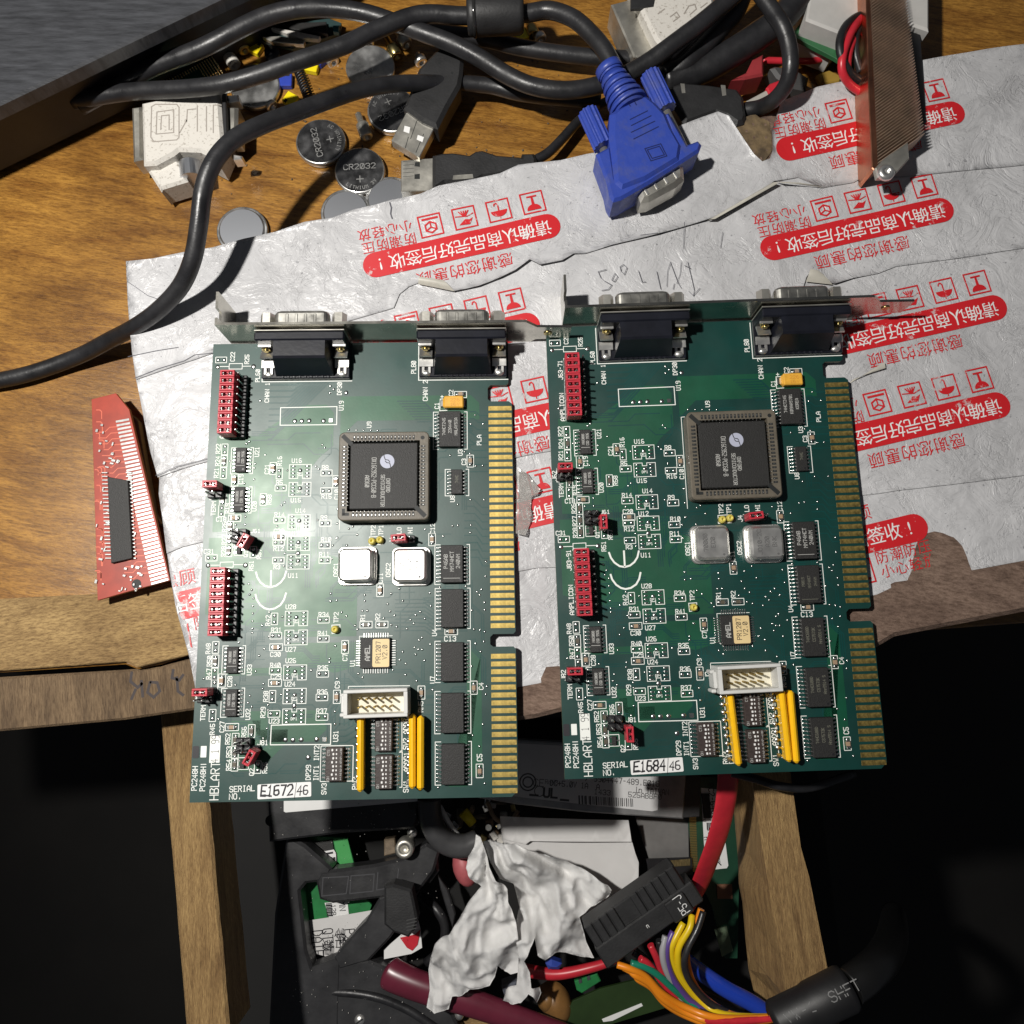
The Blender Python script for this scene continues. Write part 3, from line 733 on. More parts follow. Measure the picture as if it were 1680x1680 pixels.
# --- chips and small parts: (children meshes) built once, placed many times
def soic(n, bl, bw, bh, row):
    def f():
        b_ = MB(); b_.box((0, 0, .15 + bh / 2), (bw, bl, bh), bev=.18)
        b_.cm = 1; b_.cyl((bw / 2 - 1.0, -bl / 2 + 1.0, .15 + bh + .002), .38, .01, 14)
        l = MB(); p = 1.27
        for i in range(n):
            y = (i - (n - 1) / 2) * p
            for sx in (-1, 1):
                l.box((sx * (bw / 2 + .3), y, bh * .55), (.75, .43, .22), bev=.05)
                l.box((sx * (bw / 2 + .68), y, bh * .3 + .1), (.24, .43, bh * .55), bev=.05)
                l.box((sx * (row / 2 - .35), y, .16), (1.0, .48, .22), bev=.08)
                l.dome((sx * (row / 2 + .05), y, .03), .55, .30, .16, 8, 2)
        return mesh('logic_chip', b_, [MT['chip'], MT['black']]), mesh('chip_lead', l, MT['pad'])
    return f
def cap():
    b_ = MB(); b_.box((0, 0, .55), (1.35, 1.3, 1.0), bev=.08); b_.cm = 1
    for s_ in (-1, 1): b_.box((s_ * .9, 0, .56), (.5, 1.34, 1.04), bev=.1); b_.dome((s_ * 1.35, 0, .03), .5, .62, .45, 10, 2)
    return mesh('chip_capacitor', b_, [MT['tan'], MT['pad']])
def res():
    b_ = MB(); b_.box((0, 0, .32), (1.3, 1.25, .55), bev=.05); b_.cm = 1
    for s_ in (-1, 1): b_.box((s_ * .85, 0, .33), (.42, 1.28, .58), bev=.08); b_.dome((s_ * 1.3, 0, .03), .5, .6, .3, 10, 2)
    return mesh('chip_resistor', b_, [MT['resbody'], MT['pad']])
def jumper():
    b_ = MB(); L_, W_, Ht = 5.0, 2.42, 5.6
    for s_ in (-1, 1): b_.box((0, s_ * (W_ / 2 - .3), Ht / 2), (L_, .6, Ht), bev=.15); b_.box((s_ * (L_ / 2 - .35), 0, Ht / 2), (.7, W_ - 1.18, Ht - .1), bev=.1)
    b_.box((0, .42, Ht / 2 - .3), (.7, .5, Ht - .6)); b_.box((0, -.42, Ht / 2 - .3), (.7, .5, Ht - .6))
    b_.cm = 1; b_.box((0, 0, 1.2), (3.7, 1.3, 2.4)); b_.cm = 2
    b_.box((0, 0, 3.4), (3.0, .35, .5)); 
    for s_ in (-1, 1): b_.box((s_ * 1.5, .0, 4.0), (.5, .9, 1.6), bev=.1)
    return mesh('jumper_cap', b_, [MT['red'], MT['hole'], MT['pad']])
def pinmesh():
    b_ = MB(); b_.box((0, 0, 5.2), (.62, .62, 6.4), bev=.16); return mesh('pin', b_, MT['pad'])
def dipsw():
    b_ = MB(); b_.box((0, 0, 1.5), (5.6, 10.6, 2.7), bev=.2)
    mk = MB(); act = MB(); ld_ = MB()
    for i in range(8):
        y = (3.5 - i) * 1.27
        act.box((-.55 + (.35 if i % 3 else .0), y, 2.95), (.62, .72, .5), bev=.1); act.box((.75, y, 2.88), (.42, .55, .14), bev=.05)
        text(mk, str(8 - i), (2.15, y), .78, 0, z=2.857)
        for s_ in (-1, 1): ld_.box((s_ * 3.2, y, .7), (.9, .5, .25), bev=.06); ld_.box((s_ * 3.9, y, .2), (1.1, .55, .25), bev=.08); ld_.dome((s_ * 4.3, y, .02), .5, .34, .22, 8, 2)
    text(mk, 'CTS', (-1.9, 3.6), .8, 90, z=2.857); text(mk, 'ON', (-1.9, -4.4), .8, 90, z=2.857)
    return [(mesh('dip_switch', b_, MT['dip']), None), (mesh('slider', act, MT['label']), 1), (mesh('switch_lead', ld_, MT['pad']), 1), (mesh('switch_marking', mk, MT['mark']), 1)]
def sip(n=9):
    b_ = MB(); L_ = n * 2.54 + .2
    b_.box((0, 0, 3.4), (2.1, L_, 4.6), bev=.75)
    for i in range(n): b_.box((-.55, (i - (n - 1) / 2) * 2.54, 1.6), (1.3, 1.1, 2.2), bev=.4)
    s_ = MB()
    for i in range(n - 1): s_.dome((-1.75, ((n - 1) / 2 - i) * 2.54 , .02), 1.0, .95, .75, 14, 4)
    s_.box((-1.75, -((n - 1) / 2) * 2.54, .2), (1.5, 1.5, .4), bev=.15)
    return mesh('resistor_network', b_, MT['yellow']), mesh('solder_joint', s_, MT['pad'])
def osc(ink):
    b_ = MB(); b_.prism(rrect(0, 0, 13.2, 13.2, 2.0), .4, 1.2, bev=.25)
    b_.prism(rrect(0, 0, 12.1, 12.1, 1.8), 1.2, 2.0, bev=.3); b_.prism(rrect(0, 0, 11.2, 11.2, 1.8), 2.0, 5.6, bev=.8)
    k = MB(); random.seed(len(ink[0]) + 3)
    for i, l in enumerate(ink): text(k, l, (-2.6 + 2.5 * i, .2), 1.35, 90, adv=1.25, wd=.26, z=5.612)
    k.cyl((3.4, -4.0, 5.61), .4, .01, 14)
    return mesh('oscillator', b_, MT['chrome']), mesh('oscillator_marking', k, K('oscink', (.10, .10, .10), .6))
def dsub():
    """right-angle nine-way connector; origin on the card edge, +y points off the card"""
    o = []
    b_ = MB(); b_.boxz(0, -6.6, .1, 31, 13.4, 2.2, bev=.3)                                     # base
    pts = [(-9.2, -12.6), (9.2, -12.6), (9.2, -2.2), (-9.2, -2.2)]
    pf = [(-1.5, 2.2), (-1.5, 11.6), (-2.2, 12.0), (-8.6, 12.0), (-9.4, 11.5), (-12.6, 2.6), (-12.6, .3)]
    n = len(pf); wid = [9.7, 9.0, 8.8, 8.8, 9.0, 10.2, 10.3]
    b_.add([(s_ * wx, y, z) for s_ in (-1, 1) for (y, z), wx in zip(pf, wid)], [list(range(n))[::-1], [n + i for i in range(n)]] + [(i, (i + 1) % n, n + (i + 1) % n, n + i) for i in range(n)])
    b_.box((0, -1.6, 6.3), (30.8, 3.2, 12.4), bev=.5)
    for i in range(9): b_.boxz(-8 + i * 2, -12.9, .1, 1.0, .9, 2.6, bev=.2)
    o.append(('connector_housing', b_, MT['dsub'], None))
    f = MB(); f.box((0, .35, 6.3), (30.9, .5, 12.6), bev=.15); o.append(('metal_flange', f, MT['steel'], None))
    for s_ in (-1, 1):
        c = MB(); x = s_ * 12.9
        c.boxz(x, -3.6, 8.0, 4.6, .9, .5, bev=.1)
        c.box((x, -5.2, 4.6), (4.6, 4.2, .5), R=Matrix.Rotation(math.radians(-28), 3, 'X')); c.box((x, -8.3, 3.0), (5.0, 3.0, .45), bev=.1)
        c.box((x - 1.1, -10.8, 2.75), (1.0, 2.6, .45), bev=.12); c.box((x + 1.1, -10.8, 2.75), (1.0, 2.6, .45), bev=.12)
        c.dome((x, -11.9, 2.35), 1.7, 1.2, .8, 12, 3)
        o.append(('mounting_clip', c, MT['chrome'], None))
        r = MB(); r.cyl((x, -3.2, 6.4), 1.5, 2.4, 14, 'Y'); r.cyl((x, -4.6, 6.4), .9, .8, 12, 'Y'); o.append(('rivet', r, MT['brass'], None))
        j = MB(); j.cyl((s_ * 12.5, 4.9, 6.6), 2.6, 7.0, 6, 'Y', smooth=False); j.cyl((s_ * 12.5, 8.41, 6.6), 1.3, .04, 14, 'Y'); o.append(('jack_screw', j, MT['steel'], None))
    sh_ = MB()
    prof = []
    for (cx_, cz_, a0) in ((7.0, 8.2, 90), (6.3, 4.0, -8), (-6.3, 4.0, -90), (-7.0, 8.2, -188)):      # rounded D outline
        k_ = {90: (95, 5), -8: (-5, -85), -90: (-95, -175), -188: (-185, -275)}[a0]
        prof += [(cx_ + 2.2 * math.cos(math.radians(k_[0] + (k_[1] - k_[0]) * t / 5)), cz_ + 2.2 * math.sin(math.radians(k_[0] + (k_[1] - k_[0]) * t / 5))) for t in range(6)]
    n = len(prof); rings = [(1.0, 1.04), (7.4, 1.04), (8.1, 1.0), (8.4, .93), (8.4, .86), (1.6, .86)]
    vs = [(x * k, y, 6.1 + (z - 6.1) * k) for y, k in rings for x, z in prof]
    fs = [(r * n + i, r * n + (i + 1) % n, (r + 1) * n + (i + 1) % n, (r + 1) * n + i) for r in range(len(rings) - 1) for i in range(n)] + [[(len(rings) - 1) * n + i for i in range(n)]]
    sh_.add(vs, [f[::-1] for f in fs])
    for i in range(4): sh_.box((-4.8 + i * 3.2, 5.0, 10.5), (1.1, 4.4, .5), bev=.22)
    o.append(('connector_shell', sh_, K('shell', (.50, .49, .45), .36, .95, var=.3, vscale=150, rvar=.1), None))
    return [(nm, mesh(nm, m_, t)) for nm, m_, t, _ in o]

def card(ix):
    R_ = ix == 1
    lab = ('left green circuit card, paler with lamp glare and a sticker reading E1672/46', 'right green circuit card, darker and clear of glare, with a sticker reading E1684/46')[ix]
    root = thing('expansion_card', lab, 'circuit card', mat4=POSE[ix], group='green expansion cards side by side')
    # ---- board
    b_ = MB(); fr = BW
    ol = [(0, 0), (0, -BH), (fr - 2, -BH), (fr, -BH + 2), (fr, -(V0 + 84.0)), (fr - .8, -(V0 + 83.2)), (fr - 7.6, -(V0 + 83.2)), (fr - 8.6, -(V0 + 82.4)), (fr - 8.6, -(V0 + 80.0)), (fr - 7.6, -(V0 + 79.0)), (fr - .8, -(V0 + 79.0)), (fr, -(V0 + 78.2)), (fr, -(V0 - 1.6)), (fr - 1.2, -(V0 - 2.6)), (fr - 7.6, -(V0 - 2.6)), (fr - 8.6, -(V0 - 3.4)), (fr - 8.6, -(V0 - 7.6)), (fr - 7.6, -(V0 - 8.6)), (fr - 2.0, -(V0 - 8.6)), (fr - 1.2, -(V0 - 9.4)), (fr - 1.2, 0)]
    b_.prism(ol, -TH, 0, bev=0)
    b_.m = [1] * (len(b_.m) - 2) + [0, 0]
    pcb = build('circuit_board', b_, [MT['pcb'], MT['edge']], root)
    gc = MB(); gc.box((-4.2, 0, .02), (8.2, 1.62, .09), bev=.02); gme = proto('gold', lambda: mesh('edge_contact', gc, MT['gold']))
    for k in range(31): link('edge_contact', gme, pcb, (fr - .1, -(V0 + 2.54 * k), 0))
    for k in range(18): link('edge_contact', gme, pcb, (fr - .1, -(V0 + 86.36 + 2.54 * k), 0))
    # ---- copper under the lacquer
    pr = MB(); z = .03
    for pl in ([(25.5, -28), (33, -23), (41, -23), (43.6, -26), (43.6, -38), (39, -42), (33, -50), (33, -68), (3, -68), (3, -34), (17, -34)], [(2, -70), (40, -70), (40, -75), (53, -80), (53, -104), (30, -104), (2, -96)], [(46, -20), (92, -20), (95, -23), (95, -29), (52, -29), (46, -35)], [(3, -114), (36, -114), (36, -116.5), (3, -116.5)], [(18, -128), (44, -128), (44, -134), (40, -138), (22, -138)], [(30, -106), (60, -106), (60, -112), (46, -116), (30, -112)], [(90, -108), (95, -110), (95, -150), (84, -150), (84, -153), (90, -153)], [(12, -131), (22, -131), (22, -134), (31, -134), (31, -138), (22, -147), (12, -147)]):
        pr = MB(); pr.prism(pl, 0.0, z, bottom=False); build('copper_pour', pr, MT['pour'], pcb)
    tr_ = MB(); rs = random.getstate(); random.seed(21)
    def track(pts, wd=.3):
        wd *= 1.35; tr_.stroke(pts, wd, .045 + .004 * random.random())
    for i in range(10):                                            # header to connector
        y = -15.5 - i * 2.2; x2 = 29 + (9 - i) * .0 + i * -.3
        track([(21, y), (30 - i * .9, y), (30 - i * .9 + (y + 14) * -1.0 * .93, -14.6), (30 - i * .9 + (y + 14) * -.93, -13.6)], .42)
    for i in range(9):                                             # contacts to the bus chips
        y0 = -(V0 + 2.54 * (i + 1))
        track([(fr - 8.5, y0), (fr - 11.5 - .5 * i, y0), (fr - 13 - .55 * i, y0 + 1.4), (fr - 15, y0 + 1.4)], .3)
        y0 = -(V0 + 2.54 * (i + 14)); track([(fr - 8.5, y0), (fr - 11, y0), (fr - 14 + .2 * i, y0 + 3), (fr - 17, y0 + 3)], .28)
        track([(66 + i * .9, -22 - .95 * i), (75 + i, -22 - .95 * i), (79, -26 - .95 * i)], .3)
    for i in range(9): y0 = -92 - 1.3 * i; track([(66, y0), (76, y0), (80, y0 - 3), (84 + random.random() * 3, y0 - 3)], .28)
    for i in range(8): x0 = 46 + 1.5 * i; track([(x0, -124), (x0 - 2.5, -127.5), (x0 - 2.5, -133)], .3)
    for i in range(7): y0 = -129 - 2.0 * i; track([(56, y0), (50, y0 - 3.5), (48, y0 - 3.5), (46, y0 - 6)], .28)
    for i in range(10): x0 = 70.5 + .8 * i; track([(x0 + 2, -124 + .4 * i), (x0 + 8, -119 + .4 * i)], .22)
    for _ in range(150):                                           # the finer tracks between the chips
        x = random.uniform(4, 92); y = random.uniform(-150, -32); d = random.choice(((1, 0), (0, -1), (1, 0)))
        l1, l2, l3 = random.uniform(3, 13), random.uniform(1.5, 4), random.uniform(2, 9); s_ = random.choice((-1, 1))
        p1 = (x + d[0] * l1, y + d[1] * l1); p2 = (p1[0] + (l2 if d[0] else s_ * l2), p1[1] + (s_ * l2 if d[0] else -l2)); p3 = (p2[0] + d[0] * l3, p2[1] + d[1] * l3)
        if max(p3[0], p2[0]) < 96 and min(p3[1], p2[1]) > -152:
            for k in range(random.choice((1, 1, 2, 3))): oo = k * .75; track([(a + (oo if d[1] else 0), c + (oo if d[0] else 0)) for a, c in ((x, y), p1, p2, p3)], .26)
    random.setstate(rs)
    build('copper_track', tr_, MT['trace'], pcb)
    # ---- white legend, pads
    sk = MB(); pads = MB(); ZS = .062
    def T(s_, k, x, y, a=90, h=1.42, adv=1.22, wd=.25): text(sk, s_, U(k, x, y), h, a, adv, wd, ZS)
    def L(k, pts, wd=.24, closed=False): sk.stroke([U(k, x, y) for x, y in pts], wd, ZS, closed)
    def via(k, x, y, r=.5): u, v = U(k, x, y); pads.dome((u, v, .02), r, r, .3, 10, 3)
    def C(kind, k, x, y, o='v', box=True):
        u, v = U(k, x, y); a = math.pi / 2 if o == 'v' else 0.0
        w_, h_ = (3.9, 2.15) if kind == 'p' else (4.1, 2.2) if kind == 'k' else (4.3, 2.3)
        if box: sk.stroke(rrect(u, v, w_ if o == 'h' else h_, h_ if o == 'h' else w_, .1, 1), .22, ZS, True)
        if kind == 'p':
            for s_ in (-1, 1):
                dx, dy = (s_ * 1.05, 0) if o == 'h' else (0, s_ * 1.05)
                pads.dome((u + dx, v + dy, .02), .62, .62, .28, 10, 3)
        elif kind == 'k': link('chip_resistor', proto('k', res), root, (u, v, .0), a)
        else: link('chip_capacitor', proto('c', cap), root, (u, v, .0), a)
    def opto(k, x, y, notch):
        u, v = U(k, x, y); s_ = -1 if notch == 'b' else 1
        w_, h_ = 7.6, 4.9; n_ = .8
        sk.stroke([(u - n_, v + s_ * h_ / 2), (u - w_ / 2, v + s_ * h_ / 2), (u - w_ / 2, v - s_ * h_ / 2), (u + w_ / 2, v - s_ * h_ / 2), (u + w_ / 2, v + s_ * h_ / 2), (u + n_, v + s_ * h_ / 2), (u + n_, v + s_ * (h_ / 2 - 1)), (u - n_, v + s_ * (h_ / 2 - 1))], .22, ZS, True)
        for i in range(4):
            for q in (-1, 1): pads.dome((u + q * 2.45, v + (i - 1.5) * 1.24, .02), .85, .36, .26, 10, 3)
        pads.dome((u, v + .35, .02), .75, .75, .5, 12, 3); text(sk, 'DP1', (u, v - .75), .8, 0, .75, .16, ZS)
    C('p', 'A', 143, 160, 'h'); T('C22', 'A', 270, 120); T('R25', 'A', 435, 145); T('J63-71', 'A', 205, 470); T('AMPLICON', 'A', 225, 895, adv=1.3); T('PL60', 'A', 575, 330); T('CHAN 1', 'A', 700, 520, adv=1.25)
    L('A', [(135, 236), (240, 233)]); L('A', [(390, 226), (500, 222)]); L('A', [(240, 200), (388, 195), (390, 258), (242, 262)], closed=True); via('A', 110, 240, .8); via('A', 517, 225, .9)
    T('DP30', 'A', 1520, 455, h=1.5); [via('A', x, y, .5) for x, y in ((1412, 428), (1455, 465), (1415, 507), (630, 617), (185, 912), (550, 1085), (520, 1110))]; via('A', 1600, 500, .8)
    T('U19', 'A', 1558, 650, h=1.5); L('A', [(870, 690), (1510, 662), (1525, 868), (882, 890)], .3, True); [via('A', x, y, .85) for x, y in ((1045, 838), (1125, 835), (1208, 830), (1372, 828))]
    u, v = U('A', 1455, 822); pads.box((u, v, .12), (1.5, 1.5, .25), bev=.1)
    L('A', [(245, 340), (272, 1050)], .3)
    C('p', 'B', 280, 130); C('k', 'B', 285, 265); C('p', 'B', 290, 400); T('R22', 'B', 205, 125); T('R24', 'B', 212, 265); T('R21', 'B', 210, 400)
    C('c', 'B', 427, 475); T('C19', 'B', 495, 465); T('J62', 'B', 137, 635); L('B', [(190, 550), (165, 550), (165, 705), (195, 705)]); T('TERM', 'B', 215, 805, adv=1.3); C('k', 'B', 310, 700); C('p', 'B', 310, 830); T('R19', 'B', 372, 800, h=1.2)
    T('U21', 'B', 648, 150); T('U20', 'B', 675, 770); C('c', 'B', 465, 910, 'h'); T('C18', 'B', 315, 925, 0); C('k', 'B', 425, 1010); T('R26', 'B', 360, 1010); C('k', 'C', 430, 95); T('R27', 'C', 370, 105); C('k', 'C', 435, 228); T('R28', 'C', 375, 238)
    C('p', 'C', 245, 315, 'h'); T('C31', 'C', 210, 242, 0); L('C', [(240, 398), (350, 395)]); L('C', [(500, 387), (610, 384)]); L('C', [(350, 362), (498, 355), (500, 415), (352, 420)], closed=True); via('C', 215, 402, .8); via('C', 637, 390, .9); T('R51', 'C', 703, 395)
    T('J83-91', 'C', 303, 555); T('AMPLICON', 'C', 330, 1010, adv=1.3); L('C', [(350, 430), (385, 1120)], .3); T('Q1', 'C', 630, 260, h=1.3); C('p', 'C', 712, 240); T('R57', 'C', 780, 260, h=1.3); T('J61', 'B', 715, 1050, 0, 1.2)
    C('c', 'B', 850, 335); T('C21', 'B', 780, 345); C('p', 'B', 925, 390); T('R16', 'B', 915, 250); C('p', 'B', 955, 555, 'h'); T('R5', 'B', 935, 492, 0); C('k', 'B', 770, 690); T('R58', 'B', 838, 690)
    opto('B', 1160, 362, 'b'); T('U16', 'B', 1110, 240, 0); opto('B', 1175, 565, 't'); T('U15', 'B', 1140, 690, 0); opto('B', 1200, 935, 'b'); T('U14', 'B', 1205, 808, 0)
    C('p', 'B', 975, 920, 'h'); T('R14', 'B', 970, 858, 0); T('C20', 'B', 980, 1045, 0); C('c', 'C', 990, 60, 'h'); C('p', 'C', 990, 125, 'h'); T('R12', 'C', 995, 195, 0); T('U12', 'B', 1160, 1068, 0); opto('C', 1215, 130, 'b'); opto('C', 1230, 340, 't'); T('U11', 'C', 1188, 495, 0); C('p', 'C', 1005, 328, 'h'); T('R3', 'C', 995, 402, 0); via('C', 1218, 242, .8)
    for pts in ([(765, 470), (785, 525), (825, 580), (885, 622), (945, 632), (1005, 615), (1055, 575), (1090, 520), (1105, 452)], [(935, 452), (945, 625)], [(783, 722), (800, 775), (845, 835), (900, 872), (955, 885), (1015, 872), (1075, 832), (1110, 770), (1125, 700)]): L('C', pts, .62)
    opto('C', 1270, 980, 'b'); T('U28', 'C', 1195, 850, 0); C('p', 'C', 1022, 990); T('R42', 'C', 950, 1010); C('p', 'C', 1578, 990, 'h'); T('R34', 'C', 1575, 930, 0)
    C('p', 'B', 1460, 372, 'h'); T('R8', 'B', 1440, 310, 0); C('p', 'B', 1475, 575, 'h'); T('R15', 'B', 1485, 640, 0); C('c', 'B', 1578, 470); T('C10', 'B', 1598, 615); C('p', 'B', 1500, 945, 'h'); T('R9', 'B', 1478, 882, 0); C('p', 'C', 1515, 145, 'h'); T('R10', 'C', 1525, 80, 0); C('p', 'C', 1530, 315, 'h'); T('R11', 'C', 1520, 248, 0)
    C('p', 'D', 985, 130, 'h'); T('R31', 'D', 985, 65, 0); opto('D', 1215, 145, 't'); T('U27', 'D', 1168, 280, 0); C('p', 'D', 1525, 155, 'h'); T('R41', 'D', 1515, 92, 0); C('c', 'D', 1000, 260, 'h'); T('C30', 'D', 1000, 340, 0); C('p', 'D', 318, 275); T('R48', 'D', 235, 290); C('k', 'D', 330, 430); C('p', 'D', 335, 575); T('R50', 'D', 262, 430); T('R47', 'D', 268, 575)
    C('c', 'D', 425, 645); T('C28', 'D', 513, 655); C('p', 'D', 1015, 525, 'h'); T('R40', 'D', 1010, 462, 0); C('c', 'D', 1025, 660, 'h'); T('C29', 'D', 1030, 592, 0); opto('D', 1240, 540, 'b'); T('U26', 'D', 1180, 408, 0); opto('D', 1260, 805, 'b'); T('U24', 'D', 1195, 672, 0); C('p', 'D', 1010, 815); T('R38', 'D', 935, 815); C('p', 'D', 1045, 1010, 'h'); T('R29', 'D', 920, 995); opto('D', 1275, 1035, 't'); T('U23', 'I', 900, 145, 0); via('D', 1265, 918, .8)
    C('p', 'D', 1555, 550, 'h'); T('R35', 'D', 1550, 483, 0); C('p', 'D', 1570, 815, 'h'); T('R36', 'D', 1570, 753, 0); C('p', 'D', 1590, 1035, 'h'); T('R37', 'D', 1580, 968, 0); C('p', 'D', 345, 710); C('p', 'D', 355, 1040); T('R45', 'I', 350, 228); T('J82', 'D', 172, 825); T('TERM', 'D', 245, 1015, adv=1.3); T('U33', 'D', 722, 520); T('U32', 'D', 752, 1020)
    C('c', 'I', 525, 205, 'h'); T('C27', 'I', 435, 205); C('k', 'I', 705, 238); T('R56', 'I', 638, 248); C('k', 'I', 567, 318); C('k', 'I', 573, 432); C('k', 'I', 580, 540); T('R52', 'I', 497, 312); T('R53', 'I', 517, 428); T('R54', 'I', 527, 545); T('J81', 'I', 815, 340, 0); T('Q2', 'I', 740, 605); C('p', 'I', 790, 560); T('R55', 'I', 855, 565)
    L('I', [(600, 305), (690, 298)]); L('I', [(605, 300), (612, 380)])
    L('I', [(878, 182), (1415, 162), (1428, 345), (885, 358)], .3, True); [via('I', x, y, .85) for x, y in ((1017, 312), (1085, 312), (1160, 308), (1298, 302))]; u, v = U('I', 1370, 300); pads.box((u, v, .12), (1.5, 1.5, .25), bev=.1); T('U31', 'I', 1468, 270, h=1.5)
    T('DP29', 'I', 1250, 600, h=1.5); via('I', 1237, 467, .85); T('INT1 INT2', 'I', 1315, 515, h=1.5, adv=1.25); T('SW3', 'I', 1405, 745, h=1.5); T('PC248H', 'I', 232, 670, h=1.6, adv=1.3); T('PC248Hi', 'I', 305, 655, h=1.6, adv=1.3)
    text(sk, 'HBLART', U('I', 415, 690), 2.7, 90, 2.05, .28, ZS); T('SERIAL', 'I', 668, 755, 2, h=1.7, adv=1.4); T('NO.', 'I', 612, 825, 2, h=1.7, adv=1.4)
    u, v = U('I', 290, 430); sk.flat(rrect(u, v, 1.9, 3.6, .1, 1), ZS)
    sw = U('I', 390, 405); sk.flat(rrect(*sw, 3.4, 8.6, .1, 1), ZS)
    T('CHAN 2', 'X', 790, 740, h=1.55, adv=1.3); T('C1', 'E', 1180, 205); T('C2', 'E', 1330, 55); T('+', 'E', 1230, 100, 0, h=1.3); C('c', 'E', 1440, 70, 'h'); T('U3', 'E', 1495, 735); C('c', 'E', 1618, 830); T('C3', 'E', 1545, 840); T('U8', 'F', 1452, 215); T('PLA', 'X', 1170, 1055, adv=1.3); T('U9', 'E', 425, 440); [via('E', x, 505, .4) for x in (200, 285, 365, 450, 530)]; T('PL80', 'V', 308, 712, h=1.6)
    L('E', [(160, 588), (122, 592), (195 + 0, 1640)], .22)
    T('TP2', 'F', 580, 595); T('TP1', 'F', 668, 590); T('LO', 'F', 875, 590); T('HI', 'F', 1000, 580); T('J4', 'F', 800, 705); L('F', [(545, 670), (700, 660), (705, 752), (550, 762)], closed=True); L('F', [(880, 658), (835, 660), (848, 745), (885, 742)]); C('c', 'F', 1260, 685); T('C12', 'F', 1255, 560); T('OSC1', 'Y', 312, 240); T('OSC2', 'Y', 652, 235)
    T('C11', 'G', 572, 85); C('c', 'G', 580, 222); T('U4', 'G', 1240, 690); C('c', 'G', 1430, 672, 'h'); T('C13', 'G', 1425, 755, 0, h=1.6, adv=1.4); T('U7', 'H', 1265, 175); C('c', 'Y', 1275, 985); T('C4', 'Y', 1322, 975); C('c', 'Y', 1360, 1520); T('C5', 'Y', 1352, 1435, h=1.6)
    C('k', 'G', 455, 615, 'h'); C('k', 'G', 635, 610, 'h'); T('R1', 'G', 410, 535); T('R2', 'G', 580, 525); T('TP2', 'G', 108, 540); L('G', [(68, 628), (160, 622), (168, 712), (78, 722)], closed=True); C('c', 'G', 240, 872); T('C7', 'G', 250, 990); T('U1', 'G', 340, 1050); T('C9', 'H', 190, 250); C('c', 'H', 198, 385); T('J2', 'H', 285, 405); C('c', 'H', 1152, 320)
    L('H', [(318, 265), (1010, 245)], .22); L('H', [(318, 265), (340, 590)], .22); T('RN5', 'H', 1158, 480, h=1.5)
    T('RN3', 'J', 112, 690, h=1.6, adv=1.35); T('SW1', 'J', 575, 710, h=1.6, adv=1.35); T('SW2 ADDR', 'J', 532, 240, h=1.55, adv=1.25); T('ADDR1', 'J', 560, 490, h=1.55, adv=1.25); L('J', [(98, 100), (150, 742), (195, 738)]); L('J', [(105, 95), (600, 75)], .2); L('J', [(485, 100), (512, 392), (495, 395)]); L('J', [(490, 405), (515, 402), (540, 718), (520, 720)]); L('J', [(560, 95), (605, 688), (660, 684)]); L('J', [(150, 670), (195, 668)]); L('J', [(680, 690), (680, 720), (745, 715)])
    for pl in ([(1107, 952), (1130, 892), (1187, 948), (990, 1160), (1082, 1135), (1118, 1145), (1163, 1225), (1208, 1222), (1237, 1445), (1147, 1447), (1067, 1480), (1045, 1620), (1080, 1615), (1165, 1612), (150, 1110), (168, 1128), (122, 1250), (140, 1268), (183, 1360), (288, 1527), (373, 1652), (397, 1637), (868, 1645), (1165, 1660)],):
        [via('X', x, y, .42) for x, y in pl]
    for x, y in ((293, 395), (297, 445), (335, 438), (515, 400), (518, 438), (685, 388), (765, 432), (735, 355), (667, 455), (950, 462), (935, 378), (508, 503), (540, 502), (688, 502), (720, 527), (885, 502), (857, 522), (825, 555), (848, 577), (918, 545), (808, 613), (375, 515), (408, 538), (470, 598), (487, 622), (740, 600), (703, 590), (650, 548), (910, 668), (893, 685), (868, 733), (893, 745), (918, 745), (880, 778), (940, 815), (968, 710), (793, 762), (778, 815), (820, 838), (825, 910), (740, 880), (548, 932), (518, 908), (325, 838), (325, 815), (355, 733), (385, 942), (388, 1155), (396, 1235), (900, 948), (1008, 1002), (1245, 608), (1283, 612), (1315, 622), (1315, 685), (1262, 700), (1300, 752), (1360, 975), (1357, 1027), (1355, 1220), (1345, 1363), (1295, 1292), (1400, 1600), (1220, 485), (1303, 480), (1297, 432), (1262, 385), (1243, 365), (1270, 348), (1288, 263), (1283, 167), (1165, 330), (998, 340), (1250, 847), (212, 892), (430, 10), (302, 33), (368, 80), (990, 8), (1100, 1632)): via('Y', x, y, .44)
    for k, pl in (('B', [(645, 465), (985, 750), (1015, 718), (585, 890), (590, 980), (485, 985), (955, 990), (1012, 352), (1335, 300), (1368, 328), (1440, 490), (1625, 780), (1405, 910), (1635, 945), (540, 515), (640, 285), (635, 335), (745, 182), (350, 262)]), ('C', [(1070, 248), (1075, 392), (1640, 62), (1605, 145), (1610, 300), (735, 668), (718, 722), (762, 762), (765, 850), (772, 932), (775, 1020), (890, 1070), (1110, 965), (958, 918), (695, 600), (1630, 690), (1635, 778)]), ('D', [(715, 55), (715, 100), (820, 18), (868, 282), (818, 358), (795, 535), (575, 215), (215, 630), (580, 695), (895, 675), (890, 730), (755, 812), (742, 890), (788, 935), (970, 908), (975, 970), (1105, 790), (1420, 515), (1620, 378), (1620, 420), (1665, 230), (910, 140), (425, 1080)]), ('I', [(840, 212), (815, 300), (1450, 162), (1440, 48)])):
        [via(k, x, y, .42) for x, y in pl]
    build('legend', sk, MT['silk'], pcb)
    build('solder_pad', pads, MT['pad'], pcb)
